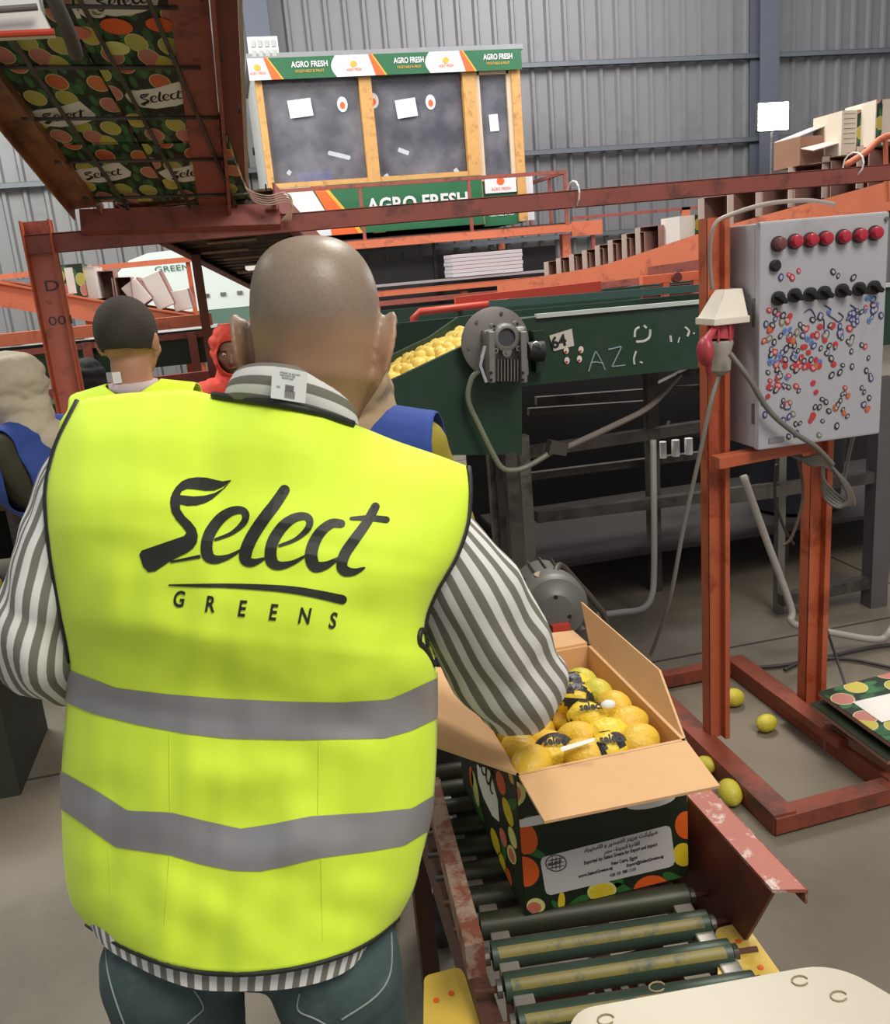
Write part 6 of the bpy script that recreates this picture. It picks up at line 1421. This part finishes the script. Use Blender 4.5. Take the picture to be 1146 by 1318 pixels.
class Panel:
    def __init__(s, top, bot, lef, rig, depth, bulge, gap, side, NS=64, NT=84, wr=1.0):
        s.NS, s.NT, s.side = NS, NT, side
        # resample boundaries once
        s.T = [poly_at(top, i/NS) for i in range(NS+1)]; s.B = [poly_at(bot, i/NS) for i in range(NS+1)]
        s.Lf = [poly_at(lef, j/NT) for j in range(NT+1)]; s.Rt = [poly_at(rig, j/NT) for j in range(NT+1)]
        s.P = []
        for j in range(NT+1):
            t = j/NT; row = []
            for i in range(NS+1):
                u = i/NS; uu = .5-.5*math.cos(PI*u)*(1 if True else 0); uu = .5*u+.5*uu
                fi = uu*NS; i0 = min(int(fi), NS-1); fr_ = fi-i0
                tp_, bt_ = s.T[i0].lerp(s.T[i0+1], fr_), s.B[i0].lerp(s.B[i0+1], fr_)
                l, r = s.Lf[j], s.Rt[j]
                q = tp_*(1-t)+bt_*t+l*(1-uu)+r*uu-(s.T[0]*(1-uu)*(1-t)+s.T[-1]*uu*(1-t)+s.B[0]*(1-uu)*t+s.B[-1]*uu*t)
                w_ = 2*uu-1; prof = max(0, 1-abs(w_)**2.4)**.62
                nb = .085*math.exp(-((uu-.535)/.17)**2)*max(0, 1-t/.22)**1.5 if side < 0 else 0
                g = gap(t); d = depth(t)+side*(g+bulge(t)*prof+nb)
                wn = noise.noise(Vector((q.x*.006, q.y*.012, side*5)))*.007+noise.noise(Vector((q.x*.026, q.y*.006, 9+side)))*.0065+noise.noise(Vector((q.x*.01+q.y*.01, q.y*.02-q.x*.008, 19)))*.005
                wn += .006*(.5-abs(noise.noise(Vector((q.x*.016+q.y*.006, q.y*.0045, 31)))))*(1 if side < 0 else .5)-.004*max(0, noise.noise(Vector((q.x*.03, q.y*.008+q.x*.012, 47))))
                d += wr*wn*min(1, prof*1.6)*(.5+.9*t)
                row.append((q.x, q.y, d))
            s.P.append(row)
    def at(s, i, j, off=0):
        x, y, d = s.P[j][i]; p = FR(x, y, 1.17)+BYv*(d-1.17) if s.side > 0 else FR(x, y, d)
        # keep the silhouette measured at its own depth
        wq = 2*(.5*i/s.NS+.5*(.5-.5*math.cos(PI*i/s.NS)))-1
        return p+BYv*(s.side*off)+BX*(math.copysign(abs(wq)**5, wq)*off)
    def grid(s, off=0, mb=None):
        mb = mb or MB(); o = len(mb.v)
        for j in range(s.NT+1):
            for i in range(s.NS+1): mb.v.append(s.at(i, j, off))
        for j in range(s.NT):
            for i in range(s.NS): a = o+j*(s.NS+1)+i; mb.face((a, a+1, a+s.NS+2, a+s.NS+1), [((i+c)/s.NS, (j+e_)/s.NT) for c, e_ in ((0, 0), (1, 0), (1, 1), (0, 1))])
        return mb
def vdepth(t): return lerp(1.18, 1.19, t)
bl = lambda t: interp([0, .08, .2, .45, .75, 1], [.014, .062, .105, .122, .130, .140], t)
gp_ = lambda t: interp([0, .05, .25, .42, .52, .56, 1], [.004, .022, .05, .042, .01, .001, 0], t)
vb = Panel(V_TOP, V_B, V_L, V_R, vdepth, bl, gp_, -1); vf = Panel(V_TOP, V_B, V_L, V_R, vdepth, lambda t: bl(t)*1.05, gp_, 1)
VM = mat('vest_fabric', (220, 248, 60), .7, 0, .03, 3, bump=.05, bscale=700)
VM.node_tree.nodes['Principled BSDF'].inputs['Sheen Weight'].default_value = .1
mb = vb.grid(); NB = len(mb.v)
# front panel without the neck opening
o = len(mb.v)
for j in range(vf.NT+1):
    for i in range(vf.NS+1): mb.v.append(vf.at(i, j))
for j in range(vf.NT):
    for i in range(vf.NS):
        u = (i+.5)/vf.NS; t = (j+.5)/vf.NT
        if abs(u-.55) < .19*(1-t*2.4) : continue
        a = o+j*(vf.NS+1)+i; mb.face((a, a+1, a+vf.NS+2, a+vf.NS+1))
vest = mb.build('vest', VM, man, True, fix=False)
bm = bmesh.new(); bm.from_mesh(vest.data); bmesh.ops.remove_doubles(bm, verts=bm.verts, dist=.0015); bmesh.ops.recalc_face_normals(bm, faces=bm.faces); bm.to_mesh(vest.data); bm.free()
solid(vest, .0015).modifiers[0].offset = 0
bmv = bmesh.new()
gb_ = vb.grid(); gme = bpy.data.meshes.new('t'); gme.from_pydata([tuple(v) for v in gb_.v], [], gb_.f)
VT = BVHTree.FromPolygons(gb_.v, [list(f) for f in gb_.f])
def on_vest(x, y, off=.0022):
    d = ray(x, y).normalized(); h = VT.ray_cast(CP, d)
    if h[0] is None:
        q = VT.find_nearest(CP+d*1.2); return q[0]-BYv*off
    return h[0]-BYv*off
LG = mat('logo_black', (34, 36, 26), .55, 0, .05)
def lay(polys, nm, mx_=9): 
    o = conform(polys, lambda u, v: on_vest(160+u/3.183, 600+v/3.183), mx_).build(nm, LG, vest, fix=False); return o
lay(LOGO, 'logo_lettering', 12); lay(LOGO_BAR, 'logo_underline', 12)
# GREENS, letter by letter on the cloth
for ch1, (x, y), rt in (('G', (198, 573), .06), ('R', (329, 594), .06), ('E', (463, 612), .07), ('E', (590, 627), .08), ('N', (710, 641), .09), ('S', (836, 661), .10)):
    c = bpy.data.curves.new('l', 'FONT'); c.body = ch1; c.size = 92; c.offset = 2.2; c.resolution_u = 4
    tt = bpy.data.objects.new('l', c); COL.objects.link(tt); me = bpy.data.meshes.new_from_object(tt.evaluated_get(bpy.context.evaluated_depsgraph_get())); bpy.data.objects.remove(tt)
    ca, sa = math.cos(rt), math.sin(rt)
    for v in me.vertices:
        u, w2 = v.co.x*.72+v.co.y*.10, -v.co.y
        v.co = on_vest(160+(x+u*ca-w2*sa)/3.183, 600+(y+u*sa+w2*ca)/3.183, .0022)
    me.materials.clear(); me.materials.append(LG); link('logo_letter', me, vest)
# reflective bands follow both panels
SIL = mat('reflective_silver', (150, 148, 148), .38, .25, .03, 30, bump=.1, bscale=700)
S1T = [(60, 850), (90, 862), (150, 885), (215, 893), (290, 899), (380, 903), (440, 904), (500, 900), (520, 892), (545, 880), (562, 872), (600, 858)]
S1B = [(60, 885), (92, 906), (120, 918), (180, 933), (240, 944), (290, 950), (380, 952), (495, 950), (530, 940), (562, 924), (600, 905)]
S2T = [(60, 982), (80, 992), (130, 1020), (165, 1043), (220, 1045), (265, 1056), (310, 1066), (350, 1060), (400, 1050), (480, 1045), (530, 1040), (556, 1024), (600, 1000)]
S2B = [(60, 1028), (80, 1040), (115, 1065), (150, 1090), (220, 1100), (260, 1112), (300, 1120), (335, 1121), (370, 1114), (410, 1104), (480, 1095), (520, 1088), (548, 1070), (600, 1050)]
def yat(tab, x): return interp([a[0] for a in tab], [a[1] for a in tab], x)
def band(pn, tabT, tabB, nm):
    mb = MB(); K_ = 6; ref = vb
    for i in range(pn.NS+1):
        col = [pn.P[j][i] for j in range(pn.NT+1)]; cb = [ref.P[j][i] for j in range(pn.NT+1)]; pr = [xy_of(ref.at(i, j)) for j in range(pn.NT+1)]
        def find(tab):
            for j in range(pn.NT):
                f0 = pr[j][1]-yat(tab, pr[j][0]); f1 = pr[j+1][1]-yat(tab, pr[j+1][0])
                if f0 <= 0 <= f1: return j+(-f0)/(f1-f0+1e-9)
            return pn.NT*.7
        ja, jb = find(tabT), find(tabB)
        for k in range(K_+1):
            jj = lerp(ja, jb, k/K_); j0 = min(int(jj), pn.NT-1); q = jj-j0
            mb.v.append(pn.at(i, j0, .0018).lerp(pn.at(i, j0+1, .0018), q))
    for i in range(pn.NS):
        for k in range(K_): a = i*(K_+1)+k; mb.face((a, a+1, a+K_+2, a+K_+1))
    return mb.build(nm, SIL, vest, True, fix=False)
for pn in (vb, vf):
    band(pn, S1T, S1B, 'reflective_band'); band(pn, S2T, S2B, 'reflective_band')
# black piping
PIP = mat('black_piping', (28, 32, 22), .6)
def edge(pn, which, j0=0, j1=1, st=1):
    if which == 'L': return [pn.at(0, j) for j in range(int(pn.NT*j0), int(pn.NT*j1)+1, 2)]
    if which == 'R': return [pn.at(pn.NS, j) for j in range(int(pn.NT*j0), int(pn.NT*j1)+1, 2)]
    if which == 'B': return [pn.at(i, pn.NT) for i in range(0, pn.NS+1, 2)]
    if which == 'T': return [pn.at(i, 0) for i in range(int(pn.NS*j0), int(pn.NS*j1)+1)]
for pn in (vb, vf):
    MB().tube(edge(pn, 'L', 0, .52), .0042, 8).build('armhole_piping', PIP, vest, True); MB().tube(edge(pn, 'R', 0, .42), .0042, 8).build('armhole_piping', PIP, vest, True)
    MB().tube(edge(pn, 'B'), .0032, 8).build('hem_piping', PIP, vest, True)
lo = [on_vest(x, y, .003) for x, y in ((549, 800), (541, 812), (540, 826), (546, 834), (556, 832), (559, 822))]
MB().tube(lo, .0042, 8, smooth=4).build('side_loop', PIP, vest, True)
nk_ = [vb.at(i, 0, .004) for i in range(24, 43, 3)]
MB().tube(nk_, .005, 8, smooth=4).build('neck_piping', PIP, vest, True)
# thin stitched seams on the back
for P in ([(380, 552), (384, 600)], [(472, 568), (474, 606)]):
    pass
for P in ([(218, 945), (219, 1044)], [(218, 1102), (212, 1190)], [(410, 955), (409, 1048)], [(413, 1106), (415, 1210)], [(140, 1092), (145, 1180)]):
    MB().tube([on_vest(lerp(P[0][0], P[1][0], k/8), lerp(P[0][1], P[1][1], k/8), .0004) for k in range(9)], .0009, 5).build('seam', mat('seam_yellow', (200, 226, 60), .7), vest)
# ---- striped shirt
def stripes(name, per, a=(222, 220, 214), c=(118, 116, 104), duty=.5, axis=0):
    m = bpy.data.materials.new(name); m.use_nodes = True; nt = m.node_tree; N = nt.nodes.new; L = nt.links.new; b = nt.nodes['Principled BSDF']; b.inputs['Roughness'].default_value = .8
    uv = N('ShaderNodeUVMap'); sp_ = N('ShaderNodeSeparateXYZ'); L(uv.outputs[0], sp_.inputs[0])
    q = N('ShaderNodeMath'); q.operation = 'DIVIDE'; L(sp_.outputs[axis], q.inputs[0]); q.inputs[1].default_value = per
    fr_ = N('ShaderNodeMath'); fr_.operation = 'FRACT'; L(q.outputs[0], fr_.inputs[0]); r = N('ShaderNodeValToRGB'); L(fr_.outputs[0], r.inputs[0])
    e = r.color_ramp.elements; e[0].position = 0; e[0].color = srgb(a); e[1].position = duty; e[1].color = srgb(c)
    for p, cc in ((duty-.05, a), (.95, c), (1.0, a)): x = e.new(p); x.color = srgb(cc)
    L(r.outputs[0], b.inputs['Base Color'])
    nz = N('ShaderNodeTexNoise'); nz.inputs['Scale'].default_value = 9; tc = N('ShaderNodeTexCoord'); L(tc.outputs['Object'], nz.inputs[0])
    bp = N('ShaderNodeBump'); bp.inputs['Strength'].default_value = .25; bp.inputs['Distance'].default_value = .02; L(nz.outputs[0], bp.inputs['Height']); L(bp.outputs[0], b.inputs['Normal']); return m
STR = stripes('striped_cotton', .0205)
def sleeve(P, Rr, nm, phase=0, fold=None):
    Q = spline([Vector(p) for p in P], 10); n = 40; m = len(Q); mb = MB(); R_ = []
    for i in range(m):
        g = i/10; k = min(int(g), len(Rr)-2); R_.append(lerp(Rr[k], Rr[min(k+1, len(Rr)-1)], g-k))
    prev = None; dist = 0
    for i, p in enumerate(Q):
        t = (Q[min(i+1, m-1)]-Q[max(i-1, 0)]).normalized()
        x = (BX-t*BX.dot(t)).normalized() if prev is None else (prev-t*prev.dot(t)).normalized(); prev = x; y = t.cross(x)
        for k in range(n+1):
            a = 2*PI*k/n; pp = p+x*math.cos(a)*R_[i]+y*math.sin(a)*R_[i]
            fo = noise.noise(Vector((math.cos(a)*1.4+phase, math.sin(a)*1.4, i*.07)))*.010+noise.noise(Vector((math.cos(a)*2+phase, math.sin(a)*2, i*.22)))*.004
            if fold: fo += fold(i/m, a)
            mb.v.append(pp+(pp-p).normalized()*fo)
    for i in range(m-1):
        for k in range(n):
            a = i*(n+1)+k; wv = .0026*math.sin(i*.22)
            mb.face((a, a+1, a+n+2, a+n+1), [((k+c)/n*.4105+.0026*math.sin((i+e_)*.22), (i+e_)*.01) for c, e_ in ((0, 0), (1, 0), (1, 1), (0, 1))])
    o = mb.build(nm, STR, man, True); return o
fl_ = lambda g, a: .004*math.sin(g*46+a*2)*max(0, 1-abs(g-.52)*4)
sleeve([FR(175, 575, 1.19), FR(118, 625, 1.20), FR(88, 700, 1.20), FR(68, 780, 1.20), FR(60, 838, 1.21), FR(112, 852, 1.29), FR(190, 820, 1.40), FR(228, 795, 1.46)], [.060, .062, .066, .066, .064, .058, .050, .042], 'left_sleeve', 0, fl_)
sleeve([FR(512, 640, 1.215), FR(552, 692, 1.205), FR(594, 760, 1.24), FR(632, 826, 1.31), FR(668, 880, 1.39), FR(662, 876, 1.47), FR(595, 822, 1.54), FR(556, 803, 1.57)], [.042, .060, .078, .084, .076, .064, .050, .042], 'right_sleeve', 3, fl_)
# shirt body: shows at the armholes and below the vest
SB_T = dens([(112, 560), (200, 530), (285, 514), (345, 521), (400, 531), (457, 550), (520, 590), (588, 625)])
SB_L = dens([(112, 560), (84, 640), (84, 720), (95, 800), (98, 880), (92, 980), (92, 1080), (104, 1160), (112, 1186)]); SB_R = dens([(588, 625), (580, 690), (552, 760), (542, 830), (552, 900), (552, 980), (542, 1060), (525, 1130), (500, 1178)])
SB_B = dens([(112, 1186), (132, 1216), (165, 1238), (200, 1256), (235, 1269), (265, 1275), (318, 1276), (370, 1273), (420, 1262), (455, 1244), (474, 1216), (500, 1178)])
sb = Panel(SB_T, SB_B, SB_L, SB_R, vdepth, lambda t: bl(t)-.022, lambda t: .004, -1, 60, 60, .25); sf = Panel(SB_T, SB_B, SB_L, SB_R, vdepth, lambda t: bl(t)-.022, lambda t: .004, 1, 60, 60, .25)
mb = MB()
for pn in (sb, sf):
    o = len(mb.v)
    for j in range(pn.NT+1):
        for i in range(pn.NS+1): mb.v.append(pn.at(i, j))
    for j in range(pn.NT):
        for i in range(pn.NS): a = o+j*(pn.NS+1)+i; mb.face((a, a+1, a+pn.NS+2, a+pn.NS+1), [((i+c)/pn.NS*.62, (j+e_)/pn.NT) for c, e_ in ((0, 0), (1, 0), (1, 1), (0, 1))])
shirt = mb.build('shirt', STR, man, True, fix=False)
bm = bmesh.new(); bm.from_mesh(shirt.data); bmesh.ops.remove_doubles(bm, verts=bm.verts, dist=.0015); bmesh.ops.recalc_face_normals(bm, faces=bm.faces); bm.to_mesh(shirt.data); bm.free()
# collar
CL = stripes('collar_stripes', .0185, duty=.5, axis=1)
mb = MB(); n = 40; K_ = 8
for i in range(n+1):
    a = -PI*.98+2*PI*.98*i/n; sa, ca = math.sin(a), math.cos(a)     # a=0 is the nape
    bk = max(0, ca)
    for k in range(K_+1):
        h = k/K_; hw = lerp(90, 80, h); cx = lerp(371, 377, h)
        yb2 = 531+.19*(hw*sa)*1.0+(1-bk)*8-(4 if sa < 0 else 0)*abs(sa); yt = 478+.14*hw*sa+(1-ca)*24
        y = lerp(yb2, yt, h); d = lerp(1.165, 1.158, h)-ca*lerp(.076, .077, h)-.006*math.sin(PI*h)
        mb.v.append(FR(cx+hw*sa, y, 1.14)+BYv*(d-1.14))
for i in range(n):
    for k in range(K_): a = i*(K_+1)+k; mb.face((a, a+1, a+K_+2, a+K_+1), [((i+c)/n, .0095+(k+e_)/K_*.040) for c, e_ in ((0, 0), (0, 1), (1, 1), (1, 0))])
collar = mb.build('collar', CL, man, True, fix=False); solid(collar, .003)
tg = [FR(x, y, 1.06)+BYv*d for x, y, d in ((350, 470.5, .004), (395, 478.5, .006), (391.5, 518, .010), (347, 511, .008))]
nrm = (tg[1]-tg[0]).cross(tg[3]-tg[0]).normalized(); nrm = nrm if nrm.dot(BYv) < 0 else -nrm
lbt = MB().slab(tg, nrm, .0008).build('size_label', mat('tag_white', (226, 228, 222), .7, 0, .02), man)
e1 = (tg[1]-tg[0]).normalized(); e2 = (tg[0]-tg[3]).normalized(); og = tg[3]+nrm*.0014
for k, (u, v, wd) in enumerate(((.0095, .0315, .024), (.0095, .0285, .018), (.012, .0255, .014))): text('MADE IN EGYPT 100% COTTON'[:14+k*4], .0028, og+e1*u+e2*v, e1, e2, INK, 'lettering', lbt, .0001, width=wd)
for k in range(5): MB().box(og+e1*.022+e2*(.0185-k*.0014), (.0105, .0006, .0003), Matrix((e1, e2, nrm)).transposed()).build('barcode_bar', INK, lbt)
for k in range(9): MB().box(og+e1*(.017+k*.0014)+e2*.008, (.0006, .009, .0003), Matrix((e1, e2, nrm)).transposed()).build('barcode_bar', INK, lbt)
text('3XL', .003, og+e1*.006+e2*.014, e1, e2, INK, 'lettering', lbt, .0001)
# ---- jeans
JM = mat('washed_denim', (66, 84, 82), .85, 0, .14, 9, c2=(88, 102, 98), c2amt=.4, c2scale=9, bump=.08, bscale=900)
jb = MB()
HC = FR(322, 1205, 1.20)
jb.capsule(HC-BX*.085+BZ*.035, .100, HC+BX*.085+BZ*.035, .100)
for H, K, A_ in ((FR(221, 1240, 1.19), KL, ALk), (FR(430, 1238, 1.19), KR, ARk)):
    jb.capsule(H, .092, K.lerp(H, .6), .085); jb.capsule(K.lerp(H, .6), .085, K, .074); jb.capsule(K, .076, A_+Vector((0, 0, .03)), .064)
jme = remeshed(jb, .007, 4)
for v in jme.vertices: v.co += (v.co-Vector((HC.x, HC.y, v.co.z))).normalized()*(noise.noise(v.co*14)*.004+noise.noise(Vector((v.co.x*8, v.co.y*8, v.co.z*34)))*.003)
jeans = link('jeans', jme, man); jme.materials.append(JM)
JT = BVHTree.FromPolygons([v.co.copy() for v in jme.vertices], [list(p.vertices) for p in jme.polygons])
ST = mat('denim_stitch', (150, 156, 148), .8)
for P in ([(136, 1214), (139, 1250), (150, 1290), (165, 1330)], [(250, 1274), (262, 1296), (250, 1310), (228, 1330)], [(386, 1278), (384, 1300), (408, 1312), (440, 1330)], [(504, 1200), (503, 1250), (484, 1282), (440, 1312)]):
    pts = []
    for p in spline([Vector((x, y, 0)) for x, y in P], 6):
        h = JT.ray_cast(CP, ray(p.x, p.y).normalized())
        if h[0]: pts.append(h[0]-BYv*.0008)
    if len(pts) > 2: MB().tube(pts, .0011, 5).build('pocket_stitch', ST, jeans)
for A_ in (ALk, ARk):
    sb_ = MB(); sb_.capsule(Vector((A_.x, A_.y, .055))-fwd*.04, .048, Vector((A_.x, A_.y, .044))+fwd*.15, .042, 14); sb_.capsule(Vector((A_.x, A_.y, .085)), .048, Vector((A_.x, A_.y, .055))+fwd*.09, .044, 14)
    link('shoe', remeshed(sb_, .007, 3), man).data.materials.append(SHOE)
bpy.context.view_layer.update()
